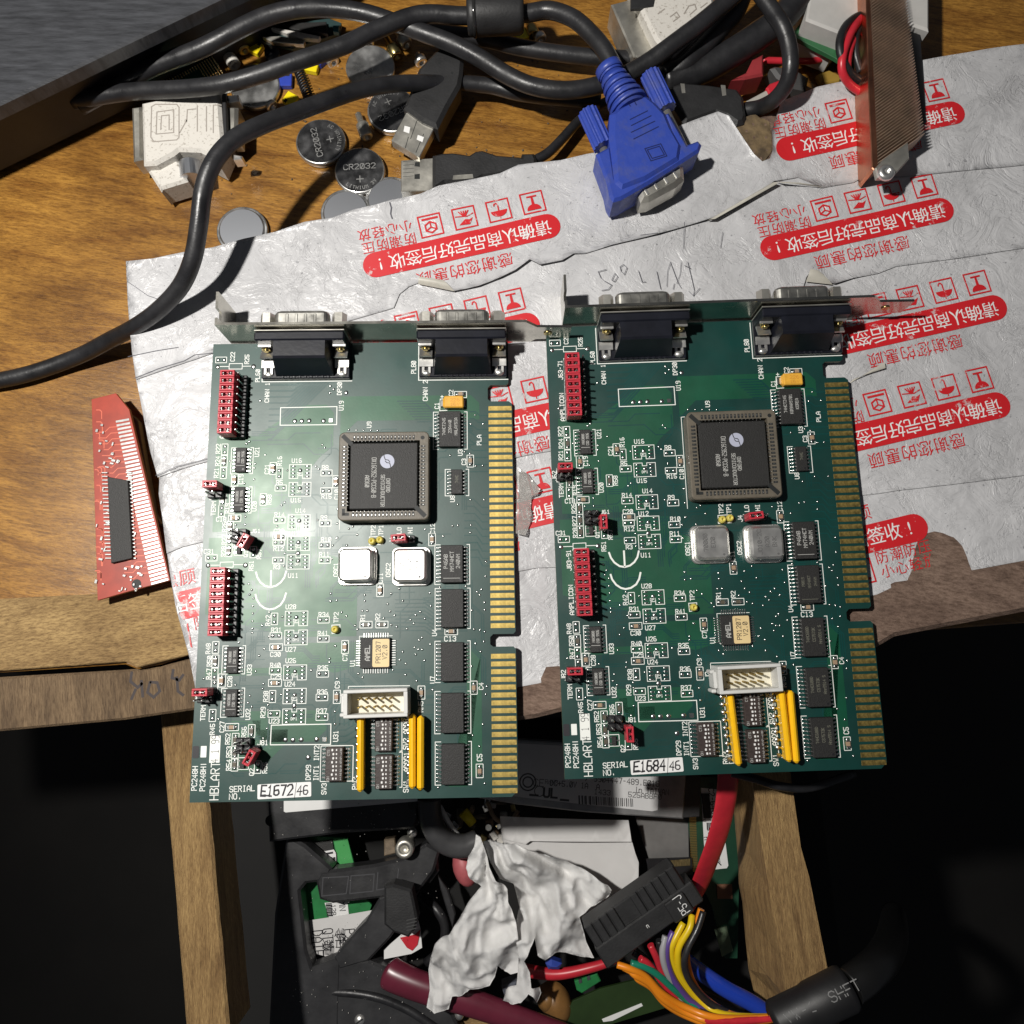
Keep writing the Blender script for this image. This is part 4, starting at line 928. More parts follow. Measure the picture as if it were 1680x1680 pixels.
    # black-out marks and the date digits printed over the white code box
    bk = MB(); u, v = U('I', 220, 435); bk.flat(rrect(u, v, 2.1, 3.9, .5, 3), ZS + .02); text(bk, '4 1 99', sw, 2.4, 90, 1.5, .18, ZS + .02)
    build('blackout_mark', bk, MT['ink'], pcb)
    # serial number label
    c = U('I', 1050, 765); lb = MB(); lb.prism(rrect(c[0], c[1], 17.4, 4.6, .4, 3, math.radians(2)), .07, .16)
    slab = build('serial_label', lb, MT['label'], root)
    hw = MB(); rs = random.getstate(); random.seed(5 + ix)
    text(hw, 'E1684' if R_ else 'E1672', (c[0] - 2.6, c[1] + .1), 3.2, 2, 2.15, .55, .18, slant=.14, jit=.28); text(hw, '/', (c[0] + 3.6, c[1] - .2), 5.0, 2, 1.0, .18, .18); text(hw, '46', (c[0] + 5.8, c[1]), 2.7, 2, 2.0, .40, .18, slant=.15, jit=.28)
    hw.stroke([(c[0] - 7.4, c[1] - 1.4), (c[0] - 6.2, c[1] - 1.3), (c[0] - 5.6, c[1] - 1.5)], .5, .2)
    random.setstate(rs); build('handwriting', hw, MT['ink'], slab)
    # ---- socketed controller
    cc = U('E', (190 + 1200) / 2 + 20, 0, 6); q = [RL(x, y, 6.0) for x, y in ((1127, 678), (1272, 671), (1284.5, 814.5), (1134.5, 819))]
    cx = sum(p[0] for p in q) / 4; cy = sum(p[1] for p in q) / 4
    s_ = MB(); W2, I2 = 30.8, 24.6
    out = rrect(0, 0, W2, W2, 1.8, 5); inn = rrect(0, 0, I2, I2, .3, 5); n = len(out); ci = inset(out, .35)
    rings = [[(x, y, .3) for x, y in out], [(x, y, 5.7) for x, y in out], [(x, y, 6.0) for x, y in ci], [(x, y, 6.0) for x, y in inn], [(x, y, 1.5) for x, y in inn]]
    s_.add([p for r in rings for p in r], [(k * n + i, k * n + (i + 1) % n, (k + 1) * n + (i + 1) % n, (k + 1) * n + i) for k in range(4) for i in range(n)])
    s_.cm = 1
    for k in range(17):
        o_ = (k - 8) * 1.27
        for dx, dy, sx, sy in ((o_, 14.1 - .7, .72, 1.5), (o_, -14.1 + .7, .72, 1.5), (13.4, o_, 1.5, .72), (-13.4, o_, 1.5, .72)): s_.box((dx, dy, 5.99), (sx, sy, .05))
    s_.box((-12.6, 12.6, 6.0), (1.5, 4.6, .05), rz=math.radians(45)); s_.box((12.6, -12.6, 6.0), (1.5, 4.6, .05), rz=math.radians(45)); s_.cyl((13.2, 13.2, 6.0), .7, .05, 12); s_.box((-12.7, -13.2, 6.0), (2.4, 1.0, .05)); s_.box((-13.4, -12.4, 6.0), (1.0, 2.2, .05))
    sock = build('chip_socket', s_, [MT['socket'], MT['hole']], root, (cx, cy, 0))
    ct = MB()
    for k in range(17):
        o_ = (k - 8) * 1.27
        for dx, dy, a in ((o_, 1, 0), (o_, -1, 0), (1, o_, 1), (-1, o_, 1)):
            if a == 0: ct.box((dx, dy * 13.55, 5.95), (.42, .75, .5), bev=.12); ct.box((dx, dy * 12.35, 5.35), (.5, .8, .9), bev=.2)
            else: ct.box((dx * 13.55, dy, 5.95), (.75, .42, .5), bev=.12); ct.box((dx * 12.35, dy, 5.35), (.8, .5, .9), bev=.2)
    build('socket_contact', ct, MT['pad'], sock)
    ch = MB(); ch.box((0, 0, 3.9), (23.2, 23.2, 4.0), bev=.35); chip = build('controller_chip', ch, MT['chip'], sock)
    mk = MB(); zc = 5.905
    for s0, x, y0, h, ad in (('OX16C952-PCC60-B', -3.3, -.6, 1.5, .88), ('A8360', -5.6, -1.9, 1.35, .85), ('OXFORD', 1.55, -3.4, 1.25, .82), ('SEMICONDUCTOR', -.25, -5.2, 1.25, .86)): text(mk, s0, (x, y0), h, -90, ad, .17, zc)
    mk.cm = 1; mk.cyl((1.15, 5.0, zc), 2.45, .012, 28, smooth=False); mk.cm = 2
    mk.stroke([(-.1, 9.0), (.1, 6.6), (.5, 5.6), (1.6, 5.4), (2.0, 4.8)], .28, zc + .012); mk.stroke([(2.5, 1.3), (2.3, 3.4), (2.0, 4.4), (1.0, 4.5), (.5, 5.1)], .28, zc + .014)
    build('chip_marking', mk, [MT['mark'], MT['logo'], MT['chip']], sock)
    # ---- logic chips
    def chipat(key, uv, n, bl, bw, bh, row, lines, mcol='mark', bar=None, h=.95, ad=.72):
        me, le = proto(key, soic(n, bl, bw, bh, row))
        o_ = link('logic_chip', me, root, (uv[0], uv[1], 0)); link('chip_lead', le, o_)
        k = MB(); ztop = .15 + bh + .004
        for i, l in enumerate(lines): text(k, l, ((i - (len(lines) - 1) / 2) * bw / (len(lines) + .6), .8 if bl > 10 else .9), h, 90, ad, h * .15, ztop)
        if bar is not None: k.stroke([(-bw * .38, -bl / 2 + bar), (bw * .36, -bl / 2 + bar)], .16, ztop)
        if k.f: build('chip_marking', k, MT[mcol], o_)
        return o_
    def soicbox(uv, w_, h_):
        x, y = uv
        sk2.stroke([(x - w_ / 2 + 1.8, y + h_ / 2), (x - w_ / 2, y + h_ / 2), (x - w_ / 2, y - h_ / 2), (x - w_ / 2 + 1.8, y - h_ / 2)], .24, ZS); sk2.stroke([(x + w_ / 2 - .9, y + h_ / 2), (x + w_ / 2, y + h_ / 2), (x + w_ / 2, y - h_ / 2), (x + w_ / 2 - .9, y - h_ / 2)], .24, ZS)
    sk2 = MB()
    W = dict(n=10, bl=12.8, bw=7.5, bh=2.3, row=10.3); N = dict(n=7, bl=8.7, bw=3.9, bh=1.45, row=6.0)
    u3 = U('E', 1385, 465, 2.3); chipat('w', u3, lines=('74HCT245', 'K09AA9701' if R_ else '22A440', 'KOREA' if R_ else 'MALAYSIA'), h=1.0, ad=.80, **W)
    u4 = U('Y', 1082, 185, 2.3); chipat('w', u4, lines=('P46AB', 'MM74HCT', '240WM'), h=1.2, ad=1.0, bar=1.5, **W)
    rest = [U('Y', 1110, 473, 2.3), U('Y', 1140, 820, 2.3), U('Y', 1170, 1150, 2.3), U('Y', 1203, 1480, 2.3)]
    for i, p in enumerate(rest):
        if not R_: chipat('w', p, lines=(), **W)
        elif i == 0: chipat('w', p, lines=('P8819', 'MM74HCT', '244WM'), h=.9, ad=.62, mcol='markdim', bar=1.3, **W)
        else: chipat('w', p, lines=('74HC688D', 'CS7573K', 'Hnn9914 S'), h=.95, ad=.68, mcol='markdim', **W)
    for p in [u3, u4] + rest: soicbox(p, 11.9, 13.6)
    nar = [U('B', 492, 243, 1.5), U('B', 517, 692, 1.5), U('D', 540, 412, 1.5), U('D', 573, 895, 1.5)]
    for p in nar: chipat('n', p, lines=('MAX3088', 'CSD 9936'), h=.85, ad=.55, bar=2.3, **N); soicbox(p, 7.6, 9.3)
    p = RL(1315, 752.5, 1.5); chipat('n', p, lines=('74HC',), mcol='markdim', **N); soicbox(p, 8.2, 9.4)
    u, v = u3; 
    sk2.stroke([U('E', 1300, 255), U('E', 1218, 262), U('E', 1212, 128), U('E', 1290, 122)], .26, ZS)
    # square flat chip with the paper label
    qc = RL(1207, 1033.2, 1.4); b2 = MB(); b2.box((0, 0, .9), (10, 10, 1.4), bev=.15); fq = build('square_chip', b2, MT['chip'], root, (qc[0], qc[1], 0)); b3 = MB()
    for k in range(11):
        o_ = (k - 5) * .8
        for sg in (-1, 1): b3.box((o_, sg * 5.9, .22), (.36, 1.6, .2), bev=.05); b3.box((sg * 5.9, o_, .22), (1.6, .36, .2), bev=.05); b3.dome((o_, sg * 6.6, .02), .24, .4, .2, 6, 2); b3.dome((sg * 6.6, o_, .02), .4, .24, .2, 6, 2)
    build('chip_lead', b3, MT['pad'], fq); b4 = MB(); b4.prism(rrect(1.9, 0, 5.6, 9.2, .5, 3), 1.605, 1.66, bev=.02); build('paper_label', b4, MT['sticker'], fq)
    b5 = MB(); text(b5, 'PR1207', (1.0, .2), 1.5, 90, 1.22, .2, 1.668); text(b5, 'V2.0', (3.2, .2), 1.5, 90, 1.22, .2, 1.668); b5.cm = 1; text(b5, 'AMEL', (-2.6, 0), 1.5, 90, 1.3, .3, 1.61); build('chip_marking', b5, [MT['ink'], MT['mark']], fq)
    x, y = qc; sk2.stroke([(x - 5.6, y - 4), (x - 5.6, y + 5.6), (x + 5.4, y + 5.6)], .2, ZS); sk2.stroke([(x - 5.6, y - 4), (x - 4, y - 5.6)], .2, ZS)
    # ---- oscillators, tantalum, transistors, test points
    for i, (uv, ink) in enumerate(((RL(1163.5, 893.5), ('70000', 'EC0')), (RL(1250.5, 892.5), ('JO10-2C', 'A20', 'BNK')))):
        me, km = proto('osc%d' % i, lambda: osc(ink)); o_ = link('oscillator', me, root, (*uv, 0)); link('oscillator_marking', km, o_)
    uv = U('E', 1410, 150, 2.9); t_ = MB(); t_.box((0, 0, 1.6), (8.2 - 1.4, 4.3, 2.8), bev=.35); t_.box((-3.2, 0, 1.3), (1.4, 3.6, 2.0), bev=.5); t_.cm = 1; t_.box((-4.3, 0, .5), (1.3, 2.6, .9), bev=.2); t_.box((3.6, 0, .5), (.5, 2.6, .9), bev=.1); t_.cm = 2; text(t_, '226', (.4, .6), 1.1, 0, 1.2, .14, 3.004); text(t_, '16V', (.4, -1.0), 1.0, 0, 1.2, .12, 3.004)
    build('tantalum_capacitor', t_, [MT['tantal'], MT['pad'], K('tantink', (.55, .22, .03), .5)], root, (*uv, 0))
    for uv in (U('C', 555, 218), U('I', 655, 530)):
        t_ = MB(); t_.box((0, 0, .65), (1.4, 2.9, 1.0), bev=.12); t_.cm = 1; t_.box((1.2, 0, .3), (1.0, .5, .2), bev=.05); t_.box((-1.2, .95, .3), (1.0, .5, .2), bev=.05); t_.box((-1.2, -.95, .3), (1.0, .5, .2), bev=.05)
        build('transistor', t_, [MT['chip'], MT['pad']], root, (*uv, 0)); x, y = uv; sk2.stroke(rrect(x, y, 3.6, 3.7, .1, 1), .22, ZS, True)
    for uv in (U('F', 585, 722), U('F', 672, 706), U('G', 118, 676)):
        t_ = MB(); t_.lathe([(.0, .1), (1.35, .1), (1.3, 1.6), (1.0, 2.3), (.55, 2.6), (.45, 1.6), (0, 1.5)], 16); build('test_point', t_, MT['tp'], root, (*uv, 0))
    # ---- headers with red jumper caps
    def header(pins, caps, pitchrot=0.0):
        hb = MB()
        for (x, y) in pins: hb.box((x - pins[0][0], y - pins[0][1], 1.25), (2.52, 2.5, 2.4), bev=.3)
        h_ = build('pin_header', hb, MT['black'], root, (*pins[0], 0))
        for (x, y) in pins: link('pin', proto('pin', pinmesh), h_, (x - pins[0][0], y - pins[0][1], 0))
        for (x, y, z, a) in caps: link('jumper_cap', proto('jc', jumper), h_, (x - pins[0][0], y - pins[0][1], z), a)
    def grid(p0, p1, n, off):                                       # rows from p0 to p1, columns at the offsets
        return [[(p0[0] + (p1[0] - p0[0]) * i / (n - 1) + o_, p0[1] + (p1[1] - p0[1]) * i / (n - 1)) for o_ in off] for i in range(n)]
    for a_, b_2 in ((U('A', 470, 297, 8.4), U('A', 500, 945, 8.4)), (U('C', 583, 452, 8.4), U('D', 553, 95, 8.4))):
        g = grid(a_, b_2, 9, (0, -2.54, -5.08)); header([p for r in g for p in r], [(r[1][0] - 1.27, r[1][1], 2.6, 0.0) for r in g])
    for k, (jx, jy), (qx, qy) in (('B', (265, 520), (262, 632)), ('D', (308, 782), (300, 872))):
        j = U(k, jx, jy, 8.3); r = U(k, qx, qy, 8.4)
        header([(j[0] - 1.27, j[1]), (j[0] + 1.27, j[1]), (r[0] - 1.27, j[1] - 2.54), (r[0] + 1.27, j[1] - 2.54)], [(*j, 2.6, 0.0)])
    jr = math.radians(0 if R_ else -28)
    for k, (px_, py_), (jx, jy) in (('C', (545, 75), (708, 108)), ('I', (657, 432), (808, 478))):
        p = U(k, px_, py_, 8.4); j = U(k, jx, jy, 8.6)
        pins = [(p[0] + dx, p[1] + dy) for dy in (0, 2.54) for dx in (0, 2.54, 5.08)]
        header(pins[:2] + pins[3:5] + [pins[2]], [(j[0], j[1], 2.8, math.pi / 2 + jr)])
    j = U('F', 985, 668, 7.5); header([(j[0] - 1.27, j[1]), (j[0] + 1.27, j[1]), (j[0] + 3.81, j[1] + .2)], [(*j, 2.2, .08)])
    # ---- box header
    q = [RL(x, y, 9.0) for x, y in ((1177, 1094), (1279, 1091), (1283, 1133), (1187, 1138))]; bx = sum(p[0] for p in q) / 4; by = sum(p[1] for p in q) / 4
    hb = MB(); LX, LY = 20.6, 8.9
    for sg in (-1, 1): hb.box((0, sg * (LY / 2 - .55), 4.6), (LX, 1.1, 8.8), bev=.2); hb.box((sg * (LX / 2 - .65), 0, 4.5), (1.3, LY - 2.1, 8.6), bev=.1)
    hb.boxz(0, 0, .2, LX - 2, LY - 1.8, 1.6); hb.box((-LX / 2 - .55, 0, 3.6), (1.2, 5.5, 6.8), bev=.3); hb.box((-LX / 2 - 1.0, 2.6, 3.0), (1.6, 1.2, 5.6), bev=.3); hb.box((-LX / 2 - 1.0, -3.6, 3.0), (1.6, 1.2, 5.6), bev=.3)
    hb.cm = 1; hb.boxz(0, 0, 1.8, LX - 2.7, LY - 2.3, .1)
    hd = build('box_header', hb, [MT['shroud'], MT['cream']], root, (bx, by, 0), math.radians(1.0))
    gp = MB()
    for i in range(5):
        for sg in (-1, 1): gp.box(((i - 2) * 2.54 - .6, sg * 1.27, 4.6), (.62, .62, 6.6), bev=.15)
    build('header_pin', gp, MT['gold'], hd)
    # ---- resistor networks and switches
    me, sj = proto('sip', sip)
    for a_, b_2, n_ in ((RL(1199.5, 1142, 5.6), RL(1213, 1253, 5.6), 1), (RL(1284, 1137, 5.6), RL(1296, 1245, 5.6), 1), (RL(1298.5, 1136, 5.6), RL(1308.5, 1250, 5.6), 0)):
        ang = math.atan2(b_2[1] - a_[1], b_2[0] - a_[0]) + math.pi / 2
        if not R_: ang *= .3
        o_ = link('resistor_network', me, root, ((a_[0] + b_2[0]) / 2, (a_[1] + b_2[1]) / 2, 0), ang)
        if n_: link('solder_joint', sj, o_)
    ds = proto('dip', dipsw)
    for uv in (U('J', 365, 248, 2.8), U('J', 398, 585, 2.8), U('I', 1510, 522, 2.8)):
        o_ = link('dip_switch', ds[0][0], root, (*uv, 0))
        for me_, _ in ds[1:]: link(me_.name.split('.')[0], me_, o_)
    x, y = U('I', 1500, 515); sk2.stroke(rrect(x, y, 10.6, 11.2, .2, 1), .24, ZS, True)
    build('chip_legend', sk2, MT['silk'], pcb)
    # ---- connectors and bracket
    for uv in (RL(1051, 560), RL(1305, 552)):
        cs = proto('dsub', dsub)
        h0 = None; e = thing_part('serial_connector', root, (uv[0], -.6, 0))
        for nm, me_ in cs: link(nm, me_, e)
        x = uv[0]; sk3 = MB(); sk3.stroke([(x - 15.9, -1), (x - 15.9, -14.3), (x + 15.9, -14.3)], .3, ZS); build('connector_legend', sk3, MT['silk'], pcb)
    br = MB(); y0, y1 = .55, 1.45
    prof = [(6.0, -3.1), (112.5, -3.1), (115.5, .5), (127.5, 1.0), (127.5, 10.5), (115.5, 11.0), (111.5, 15.4), (6.0, 15.4)]
    n = len(prof); br.add([(x, y0, z) for x, z in prof] + [(x, y1, z) for x, z in prof], [[n - 1 - i for i in range(n)][::-1], [n + i for i in range(n)][::-1]] + [(i, (i + 1) % n, n + (i + 1) % n, n + i)[::-1] for i in range(n)])
    # mounting tab, bent outwards, with its screw slot
    tp = [(1.45, -3.1), (1.45, 15.4), (3.2, 15.4), (3.2, 11.8), (6.6, 11.8), (6.6, 15.4), (12.6, 15.4), (12.6, -3.1)]
    n = len(tp); br.add([(6.0, y, z) for y, z in tp] + [(6.9, y, z) for y, z in tp], [[n - 1 - i for i in range(n)], [n + i for i in range(n)]] + [(i, (i + 1) % n, n + (i + 1) % n, n + i) for i in range(n)])
    bo = build('metal_bracket', br, MT['plate'], root)
    rv = MB(); rv.cyl((119.5, .45, 6.0), 1.5, .5, 16, 'Y'); build('bracket_rivet', rv, MT['brass'], bo)
    mk2 = MB(); text(mk2, '5587052', (0, 0), 1.9, 0, 1.5, .22, 0)
    mk2.v = [(104.8 + a, .53, 7.2 + c) for a, c, _ in mk2.v]; build('stamped_number', mk2, MT['ink'], bo)
    return root
def thing_part(name, parent, loc):
    o = bpy.data.objects.new(name, None); COL.objects.link(o); o.parent = parent; o.location = [c * MM for c in loc]; o.empty_display_size = .005; return o
CARDS = [card(0), card(1)]
# ================================================================ clutter on the bench behind the bag
def cr(k, pts):
    ox, oy, s_ = {'1': (210, 0, 4), '2': (630, 0, 4), '3': (1050, 0, 4), '4': (210, 1260, 4), '5': (630, 1260, 4), '6': (1050, 1260, 4), 'p': (0, 0, 1)}[k]
    return [(ox + x / s_, oy + y / s_) for x, y in pts]
def W2(pts, z): z += ZOFF; return [P(x, y, z)[:2] for x, y in pts]
ZOFF = 0.0
def slab(name, pts, z1, th, m_, parent=None, bev=.5):
    """a solid with a traced outline: top at z1, th thick"""
    z1 += ZOFF; b_ = MB(); b_.prism([P(x, y, z1)[:2] for x, y in pts], z1 - th, z1, bev=bev); return build(name, b_, m_, parent)
def pathz(pts): return [P(x, y, z + ZOFF) for x, y, z in pts]
def cable(name, pts, r, m_, lab, cat, grp=None, parent=None, n=14, flat=1.0, up=None, res=8):
    b_ = MB(); b_.tube(pathz(pts), r, n=n, res=res, flat=flat, up=up); o = build(name, b_, m_, parent)
    return tag(o, lab, cat, grp) if lab else o
MT['rubber'] = mat('black_cable_rubber', (.020, .020, .022), .40, var=.5, vscale=90, bump=.12, bscale=900, rvar=.14)
MT['plug'] = mat('black_moulded_plug', (.022, .022, .023), .5, var=.4, vscale=120, bump=.15, bscale=1200)
MT['bluep'] = mat('blue_moulded_plastic', (.030, .060, .33), .42, col2=(.055, .075, .26), vscale=150, contrast=(.3, .5), bump=.15, bscale=900, rvar=.1)
MT['dirtyw'] = mat('grubby_white_plastic', (.60, .575, .53), .5, col2=(.26, .23, .19), vscale=800, contrast=(.30, .44), bump=.15, bscale=900)
MT['dent_shade'] = K('dent_shade', (.30, .27, .24), .6)  # darker stroke colour paints the shade of engraved marks
MT['nickel'] = mat('dull_nickel', (.60, .58, .52), .42, .85, var=.35, vscale=90, bump=.05, bscale=600, rvar=.1)
MT['coin'] = mat('coin_steel', (.62, .62, .61), .33, .92, var=.4, vscale=120, bump=.04, bscale=700, rvar=.12)
MT['engr'] = K('engraving', (.70, .70, .68), .4, 1.0)
def knurl(name, col, sc):
    m_ = mat(name, col, .35, 1.0); nt = m_.node_tree; b = nt.nodes['Principled BSDF']
    tc = nt.nodes.new('ShaderNodeTexCoord'); mp = nt.nodes.new('ShaderNodeMapping'); mp.inputs['Rotation'].default_value[2] = .6; nt.links.new(tc.outputs['Object'], mp.inputs[0])
    ws = []
    for ax in 'XY':
        w_ = nt.nodes.new('ShaderNodeTexWave'); w_.bands_direction = ax; w_.inputs['Scale'].default_value = sc; nt.links.new(mp.outputs[0], w_.inputs[0]); ws.append(w_)
    a = nt.nodes.new('ShaderNodeMath'); a.operation = 'MULTIPLY'; nt.links.new(ws[0].outputs[1], a.inputs[0]); nt.links.new(ws[1].outputs[1], a.inputs[1])
    bp = nt.nodes.new('ShaderNodeBump'); bp.inputs['Distance'].default_value = .0009; nt.links.new(a.outputs[0], bp.inputs[2]); nt.links.new(bp.outputs[0], b.inputs['Normal'])
    return m_
MT['knurl'] = knurl('knurled_steel', (.60, .62, .66), 300)
MT['coind'] = mat('tarnished_coin_steel', (.20, .20, .205), .30, .95, var=.45, vscale=150, bump=.03, bscale=700, rvar=.1)
def coin_top(m_='coin'):
    b_ = MB(); b_.lathe([(0, 0), (8.6, 0), (9.3, .5), (9.9, .8), (10, 1.2), (10, 2.7), (9.8, 3.05), (9.4, 3.2)], 48); b_.cm = 1; b_.lathe([(9.4, 3.2), (0, 3.2)], 48, smooth=False); return mesh('coin_cell', b_, [MT['coin'], MT[m_]])
def coin_bot():
    b_ = MB(); b_.lathe([(0, 0), (9.4, 0), (10, .5), (10, 2.3), (9.7, 2.5), (9.2, 2.4), (8.9, 2.5), (8.7, 3.1), (8.4, 3.2)], 48); b_.cm = 1; b_.lathe([(8.4, 3.2), (0, 3.2)], 48, smooth=False); return mesh('coin_cell', b_, [MT['coin'], MT['knurl']])
for (px_, py_, up, ang, lab, z0, tx) in (
    (607, 109, 1, 20, 'worn blank coin cell between the two black cables near the top', 0, ''), (643, 180, 1, 205, 'dark coin cell half hidden under the black data plug', 0, 'x'),
    (526, 232, 1, 105, 'dark coin cell with turned lettering, left of the clearly marked one', 0, 'x'), (590, 279, 1, 4, 'coin cell marked CR2032, nearest the bag of the face-up ones', 0, 'x'),
    (418, 140, 1, 0, 'coin cell beside the white adapter, crossed by a black cable', 0, ''), (396, 376, 0, 0, 'upturned coin cell with knurled face at the bag edge, inside the cable bend', 0, ''),
    (567, 347, 0, 0, 'upturned worn coin cell tucked under the bag below the face-up cells', 0, ''), (640, 326, 0, 0, 'upturned coin cell beside the metal data plug tip', 0, '')):
    p = P(px_, py_, ZB + 3.2)
    o_ = link('coin_cell', proto('cu' + tx, (lambda: coin_top('coind')) if tx else coin_top) if up else proto('cd', coin_bot), None, (p[0], p[1], ZB + .05), math.radians(ang))
    tag(o_, lab, 'coin cell', 'loose coin cells on the wooden bench')
    if tx:
        k = MB(); text(k, 'CR2032', (0, 1.6), 2.2, 0, 2.2, .32, 3.22); k.stroke([(0, -2.6), (0, -5.2)], .35, 3.22); k.stroke([(-1.3, -3.9), (1.3, -3.9)], .35, 3.225)
        for i, ch in enumerate('LITHIUM 3V'):
            a = math.radians(230 + i * 10); text(k, ch, (7.6 * math.cos(a), 7.6 * math.sin(a)), 1.3, math.degrees(a) + 90, 1.1, .2, 3.22)
        build('stamped_lettering', k, MT['engr'], o_)
# ---- white video adapters
ad = thing('video_adapter', 'grubby white video adapter on bare wood at upper left, knurled screw facing front', 'adapter', P(300, 230, ZB))
def chl(pts, k='1'): return cr(k, pts)
inv = Matrix.Translation(Vector((-ad.location[0], -ad.location[1], -ad.location[2])))
def sub_of(o, par):
    """hang a mesh built in the place's own coordinates under an Empty"""
    o.parent = par; o.matrix_local = par.matrix_world.inverted(); return o
bpy.context.view_layer.update()
zt = -5.0
body = sub_of(slab('adapter_body', chl([(85, 668), (330, 615), (600, 590), (612, 760), (625, 925), (575, 1045), (470, 990), (330, 985), (300, 1010), (180, 1075), (96, 1080)]), zt, 14, MT['dirtyw'], bev=1.2), ad)
sub_of(slab('adapter_foot', chl([(100, 1075), (200, 1060), (300, 1010), (335, 1060), (390, 1185), (225, 1235), (215, 1255)]), zt - 4, 10, MT['dirtyw'], bev=1), ad)
sub_of(slab('plug_shell', chl([(20, 700), (88, 690), (92, 1040), (30, 1052)]), zt - 3, 9, MT['nickel'], bev=1), ad)
sub_of(slab('socket_flange', chl([(612, 598), (640, 600), (652, 915), (628, 925)]), zt + .5, 15, MT['plug'], bev=.3), ad)
sub_of(slab('socket_shell', chl([(650, 690), (718, 695), (715, 900), (655, 905)]), zt - 2, 9, MT['nickel'], bev=1.2), ad)
for q in ([(650, 622), (722, 618), (728, 660), (655, 672)], [(690, 1010), (748, 1020), (745, 1040), (690, 1045)]): sub_of(slab('hex_nut', chl(q), zt - 2, 5, MT['chrome'], bev=.5), ad)
kb = MB(); a_ = Vector(P(*chl([(400, 1065)])[0], -9)); b2_ = Vector(P(*chl([(408, 1150)])[0], -9)); d_ = (b2_ - a_)
kb.cyl((a_ + b2_) / 2 - Vector((0, 0, 2)), 4.4, d_.length + 1, 28, d_.to_track_quat('Z', 'Y').to_matrix(), smooth=False); sub_of(build('knurled_screw', kb, MT['knurl']), ad)
eg = MB()
for q in ([(150, 900), (155, 700), (180, 685), (320, 685), (335, 705), (335, 900), (320, 918), (170, 930), (150, 900)], [(185, 880), (190, 735), (300, 720), (300, 870), (185, 880)], [(215, 850), (220, 760), (270, 755), (270, 850)], [(385, 800), (390, 720), (445, 715)], [(455, 860), (455, 700)], [(515, 860), (515, 700)], [(560, 870), (560, 690), (600, 690)], [(340, 870), (385, 790)]): eg.stroke(W2(chl(q), zt), .45, zt + .03)
sub_of(build('moulded_mark', eg, MT['dent_shade']), ad)
ad2 = thing('video_adapter', 'grubby white video adapter at top right behind the blue plug cable', 'adapter', P(1110, 40, ZB)); bpy.context.view_layer.update()
sub_of(slab('adapter_body', cr('3', [(-60, -120), (470, -160), (490, 22), (470, 62), (280, 188), (270, 215), (140, 300), (100, 250), (20, 90)]), 2, 18, MT['dirtyw'], bev=1.2), ad2)
sub_of(slab('socket_flange', cr('2', [(1490, 25), (1620, -10), (1760, 250), (1790, 330), (1690, 370), (1640, 370)]), -4, 12, MT['nickel'], bev=.6), ad2)
eg = MB()
for q in ([(290, 90), (320, 40), (360, 30), (370, 60), (330, 95)], [(400, 50), (440, 20)], [(200, 110), (240, 80), (260, 110), (220, 140)], [(120, 90), (160, 60)]): eg.stroke(W2(cr('3', q), 2), .5, 2.03)
sub_of(build('moulded_mark', eg, MT['dent_shade']), ad2)
sub_of(slab('dark_port', cr('3', [(-60, -60), (110, -60), (90, 40), (20, 50), (-60, 55)]), 2.4, 1.5, MT['plug'], bev=.3), ad2)
# ---- big case at the top left
MT['case'] = mat('brushed_dark_grey_case', (.050, .052, .058), .38, var=.5, vscale=90, stretch=(1, 7, 1), bump=.2, bscale=260)
cs = thing('dark_case', 'dark grey brushed metal case looming over the top left corner', 'case', P(200, -60, ZB)); bpy.context.view_layer.update()
sub_of(slab('case_top', cr('p', [(-330, -330), (700, -330), (520, -78), (362, -3), (205, 72), (-330, 330)]), 14, 6, MT['case'], bev=.8), cs)
sub_of(slab('case_side', cr('p', [(-330, -330), (690, -330), (520, -85), (366, -5), (205, 75), (-330, 332)]), 7.6, 26, MT['black'], bev=.8), cs)
# ---- cables
cable('video_cable', [(120, 165, -6), (210, 151, -4), (300, 146, 0), (362, 139, 3), (420, 124, 5), (480, 103, 6), (560, 76, 5), (620, 48, 4), (690, 24, 3), (765, 26, 2), (860, 22, 3), (900, 17, 4), (940, 30, 6), (972, 58, 7), (994, 86, 8), (1012, 120, 8)], 3.2, MT['rubber'], 'thick black cable with ferrite lump running into the blue plug', 'cable')
fe = MB(); A, B_ = Vector(P(770, 25, 3)), Vector(P(856, 22, 3)); dd = (B_ - A).normalized(); RF = dd.to_track_quat('Z', 'Y').to_matrix(); L_ = (B_ - A).length
fe.lathe([(3.4, -1), (6.4, -.8), (7.2, .3), (7.3, 1.2), (7.3, L_ - 1.2), (7.0, L_ - .2), (6.2, L_ + .6), (3.4, L_ + .8)], 28, tuple(A), RF)
fo = build('ferrite_bead', fe, MT['plug']); fr_ = MB(); fr_.lathe([(7.5, 1.3), (7.7, 1.5), (7.7, 2.3), (7.5, 2.5)], 28, tuple(A), RF); build('clip_seam', fr_, mat('glossy_black', (.02, .02, .02), .12), fo)
tag(fo, 'black ferrite lump clamped round the thick cable at the top edge', 'ferrite bead')
cable('data_cable', [(130, 175, -8), (212, 130, -6), (255, 108, -3), (310, 88, 0), (350, 70, 2), (395, 46, 3), (440, 26, 3), (490, 15, 3), (545, 14, 2), (600, 22, 1), (650, 38, 0), (700, 56, 0), (745, 73, 0), (790, 97, 0), (830, 122, 0), (870, 140, 0), (915, 148, 0), (960, 145, 0), (1010, 130, 0), (1060, 104, 2), (1110, 68, 5), (1160, 30, 7), (1230, -30, 8)], 3.3, MT['rubber'], 'black cable sweeping under the case and behind the blue plug', 'cable')
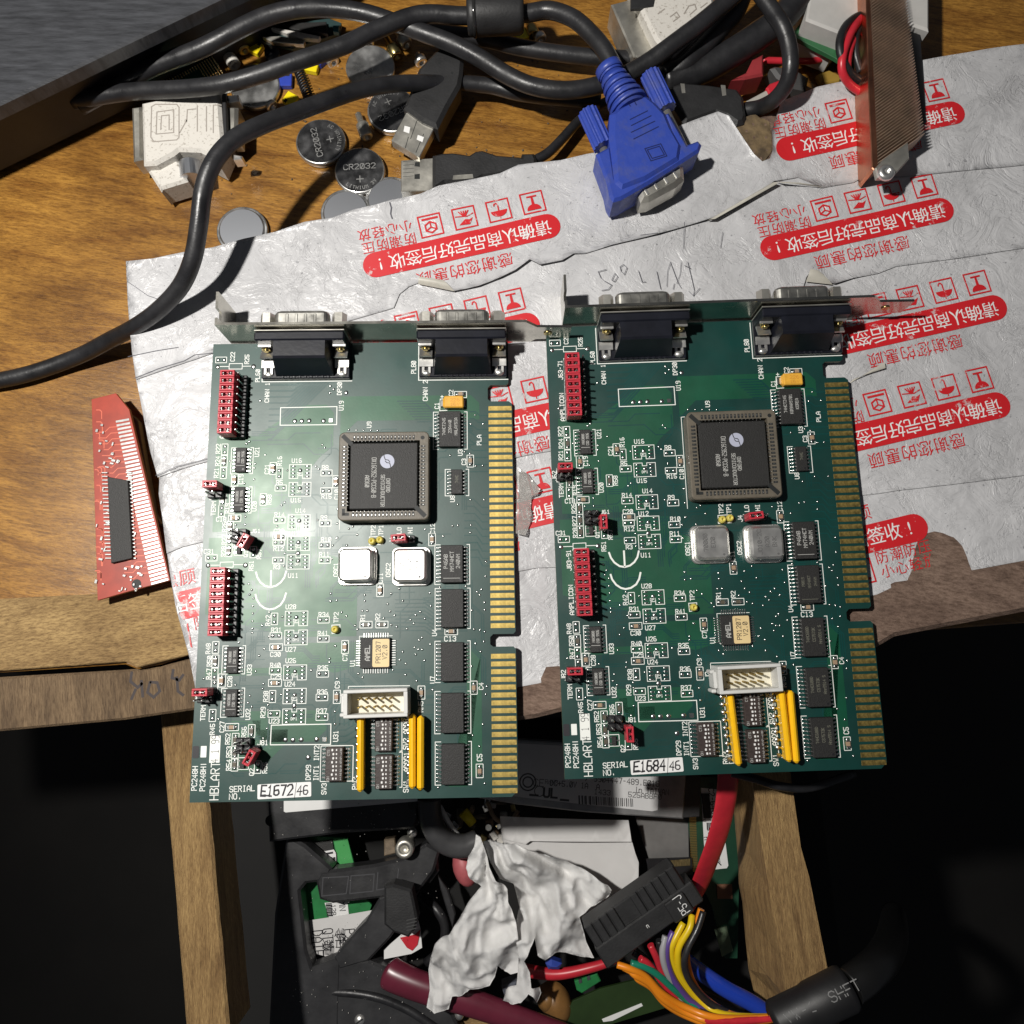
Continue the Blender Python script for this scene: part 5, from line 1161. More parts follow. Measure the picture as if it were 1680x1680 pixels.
cable('bent_cable', [(-120, 640, -17), (20, 620, -17), (120, 588, -16), (180, 558, -10), (222, 536, -2), (262, 507, 4), (296, 470, 10), (316, 425, 16), (326, 370, 21), (334, 310, 25), (352, 264, 27), (385, 228, 26), (430, 205, 22), (480, 186, 17), (540, 164, 10), (600, 145, 4), (660, 137, -2), (740, 137, -10), (800, 140, -12), (850, 152, -12), (910, 160, -12), (985, 165, -12)], 3.0, MT['rubber'], 'black cable arching high over bare wood and bag at left', 'cable')
cable('loose_cable', [(700, 52, -12), (790, 62, -11), (850, 77, -11), (920, 88, -11), (990, 95, -11), (1060, 96, -10), (1110, 80, -8), (1150, 46, -5), (1190, 5, -2), (1230, -40, 0)], 3.2, MT['rubber'], 'black cable passing under the ferrite lump to the white adapter', 'cable')
cable('stout_cable', [(1090, 132, -10), (1150, 115, -8), (1200, 88, -6), (1245, 58, -4), (1285, 28, -2), (1330, -30, 0)], 5.4, MT['rubber'], 'stoutest black cable at upper right beside the red plug', 'cable')
cable('tapered_cable', [(1080, 128, -10), (1120, 108, -6), (1152, 78, -4), (1182, 45, -3), (1205, 20, -2), (1222, -20, 0)], 4.0, MT['rubber'], 'short black cable lying between two thicker ones at upper right', 'cable')
cable('thin_looped_cable', [(1222, 181, -8), (1248, 176, -4), (1272, 162, 4), (1290, 138, 10), (1297, 108, 14), (1294, 74, 16), (1284, 44, 18), (1266, 16, 18), (1240, -20, 18)], 2.9, MT['rubber'], 'thin black cable looping down to the black plug at upper right', 'cable')
cable('thin_plug_cable', [(876, 264, -13), (900, 250, -13), (924, 226, -14), (948, 200, -15), (975, 178, -15), (1010, 160, -15)], 1.9, MT['rubber'], 'thin black cable joining the lower data plug and going under the blue plug', 'cable')
# ---- blue video plug
vp = thing('video_plug', 'scuffed blue video plug with two ribbed thumbscrews resting on the bag', 'plug', P(1070, 250, -2)); bpy.context.view_layer.update()
zt = 12.5
sub_of(slab('plug_hood', cr('p', [(1001, 183), (1018, 170), (1050, 152), (1062, 152), (1078, 165), (1096, 184), (1106, 208), (1122, 236), (1118, 262), (1062, 296), (1020, 312), (1006, 300), (1004, 262), (1000, 222)]), zt, 13.5, MT['bluep'], bev=2.0), vp)
sub_of(slab('plug_flange', cr('p', [(978, 251), (1002, 238), (1010, 290), (1060, 284), (1112, 250), (1100, 214), (1090, 186), (1098, 183), (1120, 222), (1128, 236), (1146, 229), (1152, 236), (1148, 247), (1110, 272), (1066, 300), (1020, 326), (1006, 330), (1000, 320), (996, 300)]), zt - 1.2, 11, MT['bluep'], bev=1.0), vp)
st = MB()
for i in range(6):
    t = i / 5; a0 = Vector(P(1003 + 28 * t, 122 + 52 * t, 8)); dv = (Vector(P(1031, 174, 8)) - Vector(P(1003, 122, 8))).normalized()
    st.cyl(a0, 4.6 + .55 * i, 1.5, 20, dv.to_track_quat('Z', 'Y').to_matrix(), smooth=True)
a0, a1 = Vector(P(1000, 116, 8)), Vector(P(1034, 182, 8)); st.cyl((a0 + a1) / 2, 3.9, (a1 - a0).length, 20, (a1 - a0).to_track_quat('Z', 'Y').to_matrix(), r2=6.4)
st.cyl(a0, 5.0, 3.0, 20, dv.to_track_quat('Z', 'Y').to_matrix())
sub_of(build('strain_relief', st, MT['bluep']), vp)
for (x0, y0, x1, y1) in ((964, 184, 990, 241), (1066, 122, 1094, 180)):
    a0, a1 = Vector(P(x0, y0, 7)), Vector(P(x1, y1, 7)); Rk = (a1 - a0).to_track_quat('Z', 'Y').to_matrix(); L_ = (a1 - a0).length
    sc_ = MB(); vs = []; n = 48
    for z_ in (0, L_):
        for i in range(n): rr = 3.75 if i % 4 < 2 else 3.3; t = 2 * math.pi * i / n; vs.append(tuple(Rk @ Vector((rr * math.cos(t), rr * math.sin(t), z_)) + a0))
    sc_.add(vs, [(i, (i + 1) % n, n + (i + 1) % n, n + i) for i in range(n)] + [list(range(n))[::-1], [n + i for i in range(n)]])
    sub_of(build('thumbscrew', sc_, MT['bluep']), vp)
    s2_ = MB(); e1 = a1 + (a1 - a0).normalized() * 20; s2_.cyl((a1 + e1) / 2 - Vector((0, 0, 1)), 1.5, 24, 12, Rk); sub_of(build('screw_shank', s2_, MT['nickel']), vp)
sub_of(slab('plug_shell', cr('p', [(1044, 306), (1066, 294), (1112, 264), (1122, 270), (1124, 292), (1110, 304), (1066, 328), (1052, 330)]), 8.5, 8, MT['nickel'], bev=1.6), vp)
dn = MB()
for i in range(4): x0 = 1052 + i * 13; dn.box(P(1060 + i * 16, 313 - i * 9, 8.6), (1.0, 3.4, .5), rz=.5, bev=.2)
sub_of(build('dimple_highlight', dn, MT['chrome']), vp)  # brighter chrome bars stand in for the highlights on the shell
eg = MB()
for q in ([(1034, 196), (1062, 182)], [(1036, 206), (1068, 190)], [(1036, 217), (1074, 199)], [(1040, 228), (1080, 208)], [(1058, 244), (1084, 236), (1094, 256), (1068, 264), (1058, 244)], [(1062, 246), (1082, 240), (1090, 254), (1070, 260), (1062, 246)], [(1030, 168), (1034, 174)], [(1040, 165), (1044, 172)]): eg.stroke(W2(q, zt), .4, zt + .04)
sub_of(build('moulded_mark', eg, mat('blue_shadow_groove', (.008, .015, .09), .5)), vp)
# ---- data plugs and the black plug
up = thing('data_plug', 'black data plug lying aslant with bare metal tip pointing down left', 'plug', P(710, 160, -18)); bpy.context.view_layer.update()
sub_of(slab('plug_grip', cr('2', [(370, 290), (440, 300), (522, 388), (515, 480), (500, 560), (420, 700), (352, 836), (250, 790), (126, 700), (160, 620), (228, 440)]), -6, 9, MT['plug'], bev=1.4), up)
sub_of(slab('metal_tip', cr('2', [(160, 712), (330, 838), (232, 1032), (48, 918)]), -8.5, 4.5, MT['nickel'], bev=.25), up)
hl = MB()
for q in ([(135, 825), (172, 835), (165, 875), (128, 862)], [(222, 885), (262, 900), (252, 932), (214, 915)]): hl.prism(W2(cr('2', q), -8.45), -8.6, -8.44)
sub_of(build('latch_window', hl, MT['label']), up)
gr = MB()
for q in ([(220, 780), (175, 910)], [(160, 900), (140, 970)], [(260, 880), (210, 1000)]): gr.stroke(W2(cr('2', q), -8.5), .25, -8.47)
for q in ((362, 412), (447, 478)): gr.cyl((*P(*cr('2', [q])[0], -6)[:2], -5.99), .5, .03, 10)
sub_of(build('tip_groove', gr, MT['hole']), up)['kind'] = 'stuff'
up2 = thing('data_plug', 'black data plug lying along the bag edge with metal tip pointing left', 'plug', P(740, 285, -19)); bpy.context.view_layer.update()
sub_of(slab('plug_grip', cr('2', [(318, 1012), (380, 998), (450, 994), (560, 1010), (600, 985), (645, 978), (740, 1010), (900, 1022), (905, 1000), (985, 998), (1004, 1040), (1000, 1095), (930, 1105), (850, 1125), (740, 1150), (650, 1160), (590, 1190), (400, 1196), (318, 1250)]), -9, 8, MT['plug'], bev=1.2), up2)
sub_of(slab('metal_tip', cr('2', [(112, 1052), (322, 1036), (322, 1250), (112, 1256)]), -10.5, 4.5, MT['nickel'], bev=.25), up2)
gr = MB()
for q in ([(205, 1065), (235, 1062), (235, 1095), (200, 1090)], [(200, 1145), (235, 1140), (235, 1175), (200, 1175)]): gr.flat(W2(cr('2', q), -10.5), -10.47)
gr.stroke(W2(cr('2', [(712, 1010), (695, 1050), (730, 1090), (738, 1150)]), -9), .3, -8.97)
for y in (1060, 1085, 1110, 1135, 1160): gr.stroke(W2(cr('2', [(125, y), (195, y - 6)]), -10.5), .15, -10.47)
sub_of(build('tip_groove', gr, MT['hole']), up2)['kind'] = 'stuff'
tg = MB(); tg.flat(W2(cr('2', [(455, 1150), (582, 1142), (586, 1170), (450, 1180)]), -9), -8.97); sub_of(build('worn_badge', tg, MT['nickel']), up2)
bp_ = thing('black_plug', 'big black plug with two slots sticking out beside the blue plug', 'plug', P(1160, 165, -16)); bpy.context.view_layer.update()
sub_of(slab('plug_grip', cr('3', [(170, 570), (280, 530), (460, 545), (640, 572), (685, 630), (702, 760), (690, 800), (640, 815), (560, 760), (500, 740), (300, 812), (200, 660)]), -2, 12, MT['plug'], bev=1.5), bp_)
sl_ = MB()
for q in ([(265, 548), (292, 550), (298, 610), (275, 612)], [(530, 558), (560, 560), (566, 625), (540, 630)]): sl_.prism(W2(cr('3', q), -2), -2.2, -1.95)
sub_of(build('latch_hook', sl_, MT['nickel']), bp_)
# ---- heatsink, green board, pale box, wires on the right
hs = thing('heatsink', 'copper based heatsink with thin fins at the top right edge', 'heatsink', P(1500, 150, -2)); bpy.context.view_layer.update()
MT['copper'] = mat('copper_plate', (.62, .27, .16), .35, 1.0, var=.3, vscale=60, rvar=.1)
zt = 9
sub_of(slab('copper_base', cr('3', [(1478, -200), (1502, -200), (1545, 700), (1562, 1090), (1538, 1118), (1522, 1100), (1500, 600)]), zt, 11, MT['copper'], bev=.3), hs)
fn_ = MB(); a0 = Vector(P(1428, -40, zt)); a1 = Vector(P(1441, 272, zt)); dl = (a1 - a0); n = 62
for i in range(n + 1):
    c0 = a0 + dl * (i / n); ang = math.radians(36); e = c0 + Vector((math.cos(ang), math.sin(ang), 0)) * (15 + 7 * (i / n))
    nrm = Vector((-math.sin(ang), math.cos(ang), 0)) * .11; dz = Vector((0, 0, -9))
    q = [c0 - nrm, e - nrm, e + nrm, c0 + nrm]; fn_.add([tuple(v) for v in q] + [tuple(v + dz) for v in q], [(0, 1, 2, 3), (4, 5, 1, 0), (5, 6, 2, 1), (6, 7, 3, 2), (7, 4, 0, 3)])
sub_of(build('fin_stack', fn_, mat('fin_metal', (.52, .38, .29), .5, .5, var=.4, vscale=160)), hs)
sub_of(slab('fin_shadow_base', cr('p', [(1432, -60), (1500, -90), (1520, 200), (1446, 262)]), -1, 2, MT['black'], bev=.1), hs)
sub_of(slab('mounting_ear', cr('3', [(1545, 1100), (1600, 1040), (1640, 1010), (1760, 930), (1770, 1040), (1660, 1160), (1560, 1165)]), 10.2, 2.0, MT['nickel'], bev=.4), hs)
e_ = MB(); c_ = P(1452, 285, 10.2); e_.lathe([(3.0, .0), (3.0, 1.2), (2.2, 1.8), (1.0, 1.8), (.9, .9), (0, .9)], 20, c_); sub_of(build('screw', e_, MT['chrome']), hs)
gb = tag(slab('green_board', cr('3', [(1075, 125), (1130, 140), (1500, 310), (1740, 420), (1740, 600), (1490, 482), (1420, 470), (1280, 380), (1000, 235), (1000, 220)]), -6, 1.8, mat('green_board_face', (.035, .15, .06), .45, var=.25, vscale=70), bev=.1), 'green bare board edge lying below the pale box at top right', 'circuit board')
tag(slab('pale_box', cr('3', [(1090, 128), (1120, -60), (1470, -260), (1900, -260), (1900, 200), (1480, 60), (1340, 225)]), 2, 20, mat('grey_card', (.50, .49, .47), .6, var=.2, vscale=50), bev=.8), 'pale grey box at top right, behind the red and black wires', 'box')
MT['redw'] = mat('red_wire_skin', (.55, .025, .04), .35, var=.15, vscale=200)
cable('red_wire', [(1445, 12, -2), (1418, 24, 2), (1402, 44, 6), (1390, 68, 8), (1382, 95, 8), (1382, 118, 6), (1392, 136, 3), (1410, 150, 1), (1440, 166, 0), (1480, 185, 0)], 1.5, MT['redw'], 'red wire curling beside the copper heatsink', 'wire')
cable('red_wire', [(1440, 30, -2), (1415, 45, 2), (1400, 66, 5), (1392, 90, 6), (1390, 112, 4)], 1.4, MT['redw'], 'short red wire inside the curl of the longer one', 'wire')
cable('black_wire', [(1445, 20, -1), (1410, 26, 3), (1388, 42, 7), (1378, 66, 9), (1380, 92, 8), (1392, 116, 5), (1412, 132, 2), (1450, 150, 0)], 1.5, MT['rubber'], 'black wire curling outermost beside the copper heatsink', 'wire')
cable('black_wire', [(1436, 28, 0), (1412, 44, 3), (1404, 62, 5), (1404, 90, 4), (1412, 118, 2)], 1.4, MT['rubber'], 'short straight black wire in front of the green board', 'wire')
cable('red_lead', [(1250, 99, -12), (1290, 100, -12), (1330, 100, -13), (1362, 94, -14)], 1.3, MT['redw'], 'straight red lead running right from the dark red plug', 'wire')
tag(slab('red_plug', cr('3', [(600, 520), (700, 470), (742, 385), (812, 350), (812, 490), (690, 515)]), -6, 10, mat('dark_red_plastic', (.30, .035, .04), .4, var=.2, vscale=100), bev=.8), 'dark red plug among the black cables at upper right', 'plug')
sp = thing('red_latch_plug', 'bright red plug with grey metal end beside the thin looped cable', 'plug', P(1262, 150, -14)); bpy.context.view_layer.update()
sub_of(slab('plug_grip', cr('3', [(830, 572), (855, 545), (915, 522), (975, 590), (960, 640), (900, 620), (850, 618)]), -9, 5, MT['redw'], bev=.6), sp)
sub_of(slab('metal_tip', cr('3', [(700, 660), (830, 590), (862, 630), (850, 660), (720, 700)]), -10, 4, mat('grey_tip', (.42, .40, .36), .4, var=.2), bev=.4), sp)
tag(slab('dark_grey_plug', cr('3', [(858, 440), (890, 425), (1010, 438), (1112, 500), (1095, 585), (1010, 570), (900, 500)]), -8, 8, mat('dark_grey_rubber', (.06, .06, .06), .5, var=.3), bev=1.2), 'dark grey plug right of the thin looped cable', 'plug')
tag(slab('yellow_foam', cr('3', [(1160, 490), (1230, 450), (1330, 500), (1310, 535), (1190, 550)]), -18.5, 2.3, mat('ochre_foam', (.42, .26, .04), .7, var=.3), bev=.5), 'small ochre scrap at the bag edge left of the heatsink', 'scrap')
# ---- odds and ends on the wood
def jcap(px_, py_, rz, m_, lab, h=5.0):
    b_ = MB(); b_.box((0, 0, 1.25), (5.2, h, 2.5), bev=.25); b_.box((-1.4, h / 2 + .8, 1.25), (1.6, 1.6, 2.2), bev=.2); b_.cm = 1; b_.box((1.0, h / 2 - .6, 2.5), (1.4, 1.6, .04))
    p = P(px_, py_, ZB + 2.5); return tag(build('loose_jumper', b_, [m_, MT['hole']], None, (p[0], p[1], ZB + .05), rz), lab, 'jumper cap')
MT['yel'] = K('bright_yellow_plastic', (.86, .68, .01), .35, var=.05); MT['blu'] = K('blue_plastic', (.03, .06, .40), .4, var=.2)
jcap(418, 76, -.5, MT['yel'], 'yellow jumper cap between the white standoff and the upper cables')
jcap(511, 107, -.2, MT['yel'], 'yellow jumper cap beside the small coil spring')
jcap(476, 161, 2.6, MT['yel'], 'yellow jumper cap just below the blue one')
jcap(855, 56, .5, MT['yel'], 'yellow jumper cap by the ferrite lump')
jcap(468, 130, 0, MT['blu'], 'blue jumper cap beside a coin cell', 5.6)
jcap(529, 97, .8, MT['blu'], 'tiny blue jumper cap touching a yellow one', 2.4)
spg = MB(); a0, a1 = Vector(P(488, 110, ZB + 2)), Vector(P(508, 165, ZB + 2)); dv = a1 - a0; Rm = dv.to_track_quat('Z', 'Y').to_matrix()
spg.tube([a0 + Rm @ Vector((1.9 * math.cos(t), 1.9 * math.sin(t), dv.length * t / (13 * 2 * math.pi))) for t in [i * math.pi / 5 for i in range(131)]], .36, 6, smooth_path=False)
tag(build('coil_spring', spg, MT['black']), 'small black coil spring lying on the wood', 'spring')
def rod(name, p0, p1, r, z, m_, lab, cat, prof=None):
    b_ = MB(); a0, a1 = Vector(P(*p0, z)), Vector(P(*p1, z)); L_ = (a1 - a0).length
    pf = prof(L_) if prof else [(0, 0), (r * .9, 0), (r, .3), (r, L_ - .3), (r * .9, L_), (r * .55, L_), (r * .5, L_ - 2), (0, L_ - 2)]
    b_.lathe(pf, 18, tuple(a0), (a1 - a0).to_track_quat('Z', 'Y').to_matrix()); return tag(build(name, b_, m_), lab, cat)
rod('plastic_standoff', (366, 80), (386, 108), 2.6, ZB + 2.7, MT['dirtyw'], 'white plastic standoff pointing at the cables', 'standoff')
screwp = lambda L_: [(0, 0), (.9, 0), (1.3, .4), (1.3, L_ * .45), (2.4, L_ * .46), (2.6, L_ * .5), (2.6, L_ - .4), (2.2, L_), (1.2, L_), (1.1, L_ - 1.5), (0, L_ - 1.5)]
rod('threaded_standoff', (587, 186), (602, 226), 2.4, ZB + 2.7, MT['nickel'], 'knurled metal standoff between two coin cells', 'standoff', screwp)
rod('threaded_standoff', (389, 62), (402, 84), 2.2, ZB + 2.4, MT['brass'], 'brass standoff beside the white plastic one', 'standoff', screwp)
rod('threaded_standoff', (650, 50), (668, 74), 2.6, ZB + 2.7, MT['nickel'], 'metal standoff tucked under the black cable near the worn coin', 'standoff', screwp)
rod('threaded_standoff', (634, 62), (652, 94), 1.9, ZB + 2.0, MT['brass'], 'thin brass standoff left of the thicker metal one', 'standoff', screwp)
rod('small_screw', (684, 88), (692, 104), 1.6, ZB + 1.8, MT['chrome'], 'tiny bright screw left of the slanting data plug', 'screw', screwp)
rod('small_screw', (866, 34), (876, 58), 1.8, ZB + 2.0, MT['brass'], 'tiny brass screw right of the ferrite lump', 'screw', screwp)
crumbs = MB(); rs = random.getstate(); random.seed(31)
for _ in range(170):
    x, y = random.uniform(220, 1010), random.uniform(90, 370)
    if y < 330 - max(0, x - 640) * .3: q = P(x, y, ZB + .3); crumbs.box((q[0], q[1], ZB + .25), [random.uniform(.25, .9) for _ in range(2)] + [.4], rz=random.uniform(0, 3), bev=.1)
random.setstate(rs)
tag(build('wood_crumbs', crumbs, mat('crumb', (.12, .09, .06), .8, var=.6, vscale=200)), 'loose crumbs and grit scattered over the wooden bench', 'grit')['kind'] = 'stuff'
for i, (x0, y0, x1, y1, r, m_, lab) in enumerate(((540, 92, 548, 104, 1.3, 'chrome', 'tiny bright screw just right of the small blue cap'), (452, 108, 462, 116, 1.2, 'brass', 'tiny brass screw above the blue jumper cap'), (560, 62, 574, 72, 1.5, 'nickel', 'dull little screw above the worn coin cell'), (598, 62, 606, 74, 1.4, 'chrome', 'short bright screw at the top of the worn coin cell'), (720, 62, 735, 58, 1.5, 'nickel', 'little screw lying under the crossing cables'), (880, 52, 888, 66, 1.3, 'chrome', 'small upright bright screw right of the yellow cap by the ferrite lump'), (648, 232, 653, 240, .9, 'brass', 'grain sized brass screw beside the slanting metal tip'), (440, 168, 448, 176, 1.2, 'chrome', 'tiny screw at the foot of the crossed coin cell'))):
    rod('small_screw', (x0, y0), (x1, y1), r, ZB + r + .2, MT[m_], lab, 'screw', screwp)
kn = MB(); kn.lathe([(3.3, 0), (3.4, 3), (2.8, 5), (0, 5.3)], 20); p = P(445, 84, ZB + 5); tag(build('rubber_foot_cap', kn, MT['dsub'], None, (p[0], p[1], ZB + .05)), 'small glossy black cap under the cable', 'cap')
cpu = thing('processor', 'green processor with rows of gold pins under the cables at left', 'processor', P(300, 130, ZB)); bpy.context.view_layer.update()
sub_of(slab('processor_board', cr('1', [(130, 555), (330, 430), (545, 335), (560, 400), (590, 415), (592, 470), (420, 640), (200, 700)]), ZB + 6, 1.6, mat('cpu_green', (.02, .09, .06), .4), bev=.1), cpu)
gp = MB(); o0 = Vector(P(*cr('1', [(150, 560)])[0], ZB + 6)); ex = (Vector(P(*cr('1', [(540, 345)])[0], ZB + 6)) - o0).normalized(); ey = Vector((-ex.y, ex.x, 0)) * -1
for i in range(24):
    for j in range(14):
        if not (8 < i < 17 and 3 < j < 12): q = o0 + ex * (1.0 + i * 1.12) + ey * (.6 + j * 1.12); gp.box((q.x, q.y, ZB + 6.5), (.55, .55, 1.0), bev=.15)
sub_of(build('gold_pin', gp, mat('pin_gold', (.85, .70, .38), .3, 1.0)), cpu)['kind'] = 'stuff'
sc = thing('small_circuit_card', 'small circuit card with pale slots half buried under the top cables', 'circuit card', P(480, 55, ZB)); bpy.context.view_layer.update()
sub_of(slab('card_board', cr('1', [(820, 250), (900, 175), (1320, 120), (1400, 150), (1390, 215), (1080, 320), (960, 290)]), ZB + 4, 1.6, mat('card_teal', (.03, .06, .06), .4, var=.3), bev=.1), sc)
for q, m_ in (([(920, 180), (960, 178), (1260, 235), (1250, 255), (1140, 250)], MT['dirtyw']), ([(1000, 155), (1300, 140), (1310, 220), (1080, 190)], MT['chip']), ([(880, 240), (1000, 235), (1160, 265), (1150, 290), (950, 275)], MT['nickel']), ([(1345, 165), (1385, 165), (1380, 210), (1345, 205)], K('teal', (.02, .12, .14), .4))): sub_of(slab('board_component', cr('1', q), ZB + 6, 2, m_, bev=.2), sc)
# ---- red expansion card at the left edge
rc = thing('red_circuit_card', 'red circuit card with silver edge contacts at the left edge', 'circuit card', P(200, 850, ZB + 2)); bpy.context.view_layer.update()
zt = ZB + 9
rcb = sub_of(slab('circuit_board', cr('p', [(150, 655), (190, 645), (212, 672), (279, 952), (205, 972), (160, 985)]), zt, 1.6, mat('red_lacquer', (.36, .040, .018), .35, var=.3, vscale=90), bev=.1), rc)
ec = MB()
for i in range(44):
    t = i / 43; a0 = Vector(P(212 + 64 * t, 688 + 262 * t, zt + .02)); a1 = Vector(P(190 + 58 * t, 692 + 266 * t, zt + .02)); d_ = (a1 - a0)
    ec.box((a0 + a1) / 2, (d_.length, .85, .1), rz=math.atan2(d_.y, d_.x), bev=.03)
sub_of(build('edge_contact', ec, MT['pad']), rcb) if False else sub_of(build('edge_contact_row', ec, MT['pad']), rc)
dt = MB(); rs = random.getstate(); random.seed(3)
for _ in range(90):
    x, y = random.uniform(158, 235), random.uniform(690, 970)
    if x < 182 + (y - 690) * .23: q = P(x, y, zt); dt.box((q[0], q[1], zt + .25), (random.uniform(.6, 1.6), random.uniform(.5, 1.0), .5), rz=random.choice((0, 1.57)) - .2, bev=.08)
random.setstate(rs); sub_of(build('solder_dot', dt, MT['pad']), rc)['kind'] = 'stuff'
sub_of(slab('chip_package', cr('p', [(176, 782), (210, 788), (217, 916), (182, 924)]), zt + 1.6, 1.5, MT['chip'], bev=.2), rc)
tk = MB(); rs = random.getstate(); random.seed(17)
for i in range(26):
    y = 700 + i * 9.6; x1 = 186 + (y - 690) * .2
    tk.stroke([P(x1 + 6, y, zt)[:2], P(x1 - 8, y + 1, zt)[:2], P(x1 - 16, y + 9, zt)[:2], P(x1 - random.uniform(20, 30), y + 9, zt)[:2]], .32, zt + .03)
for i in range(22):
    x, y = random.uniform(156, 165), random.uniform(670, 940); l = random.uniform(8, 16)
    tk.stroke([P(x, y, zt)[:2], P(x + l * .4, y, zt)[:2], P(x + l * .6, y + l * .2, zt)[:2], P(x + l * .6, y + l, zt)[:2]], .35, zt + .033)
sub_of(build('copper_track', tk, mat('red_track', (.62, .13, .07), .35)), rc)['kind'] = 'stuff'
lg = MB()
for i in range(24):
    t = i / 23
    for (xa, xb) in ((173, 179), (210, 217)): q = P(xa + (xb - xa) * t + (0 if xa < 200 else 2.5), 776 + t * 140, zt); lg.box((q[0], q[1], zt + .5), (2.2, .5, .4), bev=.08)
sub_of(build('chip_lead', lg, MT['pad']), rc)['kind'] = 'stuff'
random.setstate(rs)
hh = MB(); q = P(224, 958, zt); hh.cyl((q[0], q[1], zt + .02), 1.7, .03, 18); sub_of(build('mounting_hole', hh, MT['hole']), rc)
tag(slab('grey_ribbed_strip', cr('p', [(216, 680), (226, 690), (252, 840), (263, 858), (254, 862), (236, 800)]), ZB + 4, 3.6, mat('grey_strip', (.22, .21, .18), .5, var=.3, vscale=300, stretch=(1, 12, 1)), bev=.3), 'narrow grey strip between the red card and the bag', 'strip')
ZOFF = -26.0
# ================================================================ the drawer below the bench
ZD = -108.0
dr = thing('drive_enclosure', 'black metal drive with white label strip under the left green card', 'drive', P(560, 1320, -84)); bpy.context.view_layer.update()
MT['casem'] = mat('satin_black_metal', (.026, .026, .028), .38, var=.4, vscale=60, bump=.06, bscale=900, rvar=.1)
dz = -70
sub_of(slab('drive_body', cr('4', [(905, -200), (1880, -300), (1905, 330), (1880, 400), (1400, 430), (925, 488)]), dz, 12, MT['casem'], bev=1.0), dr)
sub_of(slab('label_strip', cr('4', [(1022, 100), (1900, 60), (1900, 218), (1034, 292), (1022, 285)]), dz + .15, .1, MT['label'], bev=.02), dr)
ho = MB(); dq = dz + ZOFF; q = P(*cr('4', [(936, 345)])[0], dq); ho.cyl((q[0], q[1], dq + .02), 2.4, .03, 18); ho.cyl((*P(677, 1320, dq)[:2], dq + .02), 2.2, .03, 18); sub_of(build('screw_hole', ho, MT['hole']), dr)
fr_ = thing('drive_bracket', 'black plastic drive bracket frame with cut-out windows in the drawer', 'bracket', P(600, 1500, -92)); bpy.context.view_layer.update()
MT['frame'] = mat('black_plastic_frame', (.030, .030, .032), .42, var=.4, vscale=70, bump=.08, bscale=700, rvar=.1)
fz = -80 + ZOFF; zkeep = ZOFF; ZOFF = 0.0
b_ = MB()
for q in ([(470, 1370), (500, 1386), (545, 1425), (536, 1446), (502, 1450), (492, 1462), (503, 1560), (512, 1588), (560, 1570), (556, 1700), (440, 1700), (450, 1500)],
          ):
    b_.prism(W2(q, fz), fz - 9, fz, bev=1.2)
for q in ([(526, 1430), (612, 1419), (660, 1408), (700, 1384), (722, 1396), (712, 1430), (688, 1462), (626, 1474), (545, 1483), (524, 1476), (518, 1446)],): b_.prism(W2(q, fz + .4), fz - 8, fz + .4, bev=1.2)
for q in ([(622, 1474), (688, 1462), (668, 1500), (640, 1540), (604, 1578), (556, 1592), (548, 1572), (560, 1556), (588, 1524), (600, 1512)],): b_.prism(W2(q, fz + .2), fz - 9, fz + .2, bev=1.0)
for q in ([(545, 1578), (604, 1576), (640, 1590), (730, 1640), (760, 1700), (552, 1700)],): b_.prism(W2(q, fz - .3), fz - 9, fz - .3, bev=1.0)
sub_of(build('frame', b_, MT['frame']), fr_)
rp = MB(); rz_ = fz + .45
for q in ([(530, 1440), (528, 1470), (568, 1466), (572, 1438), (530, 1440)], [(576, 1437), (574, 1466), (612, 1462), (614, 1434), (576, 1437)], [(620, 1432), (618, 1460), (650, 1455), (654, 1426)]): rp.stroke(W2(q, rz_), .5, rz_ + .02)
sub_of(build('moulded_rib', rp, K('rib', (.06, .06, .065), .4)), fr_)
for (x, y) in ((590, 1674), (663, 1388), (676, 1366)):
    s_ = MB(); q = P(x, y, fz); s_.dome((q[0], q[1], fz - .5), 2.4, 2.4, 1.6, 16, 4); s_.cm = 1; s_.box((q[0], q[1], fz + 1.1), (3.4, .6, .1), rz=.6); sub_of(build('screw', s_, [MT['chrome'], MT['hole']]), fr_)
ZOFF = zkeep
gcard = thing('memory_board', 'bright green memory board with barcode stickers seen through the black bracket', 'circuit board', P(540, 1420, -98)); bpy.context.view_layer.update()
gz = -92 + ZOFF; ZOFF = 0.0
MT['gpcb'] = mat('bright_green_board', (.02, .20, .055), .4, var=.35, vscale=60)
sub_of(slab('circuit_board', cr('4', [(1060, 440), (1440, 460), (1490, 650), (1420, 700), (1600, 900), (1560, 1010), (1190, 1010), (1140, 780), (1200, 700)]), gz, 1.6, MT['gpcb'], bev=.1), gcard)
sub_of(slab('bright_patch', cr('4', [(1345, 460), (1440, 462), (1482, 640), (1392, 655)]), gz + .12, .1, mat('light_green_patch', (.05, .32, .08), .45), bev=.02), gcard)
sub_of(slab('memory_chip', cr('4', [(1205, 490), (1340, 475), (1370, 655), (1225, 665)]), gz + 1.2, 1.0, MT['chip'], bev=.1), gcard)
sub_of(slab('barcode_sticker', cr('4', [(1215, 560), (1350, 535), (1365, 560), (1366, 645), (1280, 665), (1220, 610)]), gz + 1.4, .1, MT['label'], bev=.02), gcard)
k = MB()
for i in range(9): x = 1300 + i * 7; k.stroke(W2(cr('4', [(x, 590), (x + 4, 640)]), gz + 1.4), .3 + .25 * (i % 3), gz + 1.45)
k.stroke(W2(cr('4', [(1232, 575), (1340, 556)]), gz + 1.4), .9, gz + 1.45)
for q in ([(1228, 620), (1262, 640)], [(1225, 600), (1250, 600)], [(1262, 645), (1275, 615)]): k.stroke(W2(cr('4', q), gz + 1.4), .8, gz + 1.452)
sub_of(build('sticker_print', k, MT['ink']), gcard)
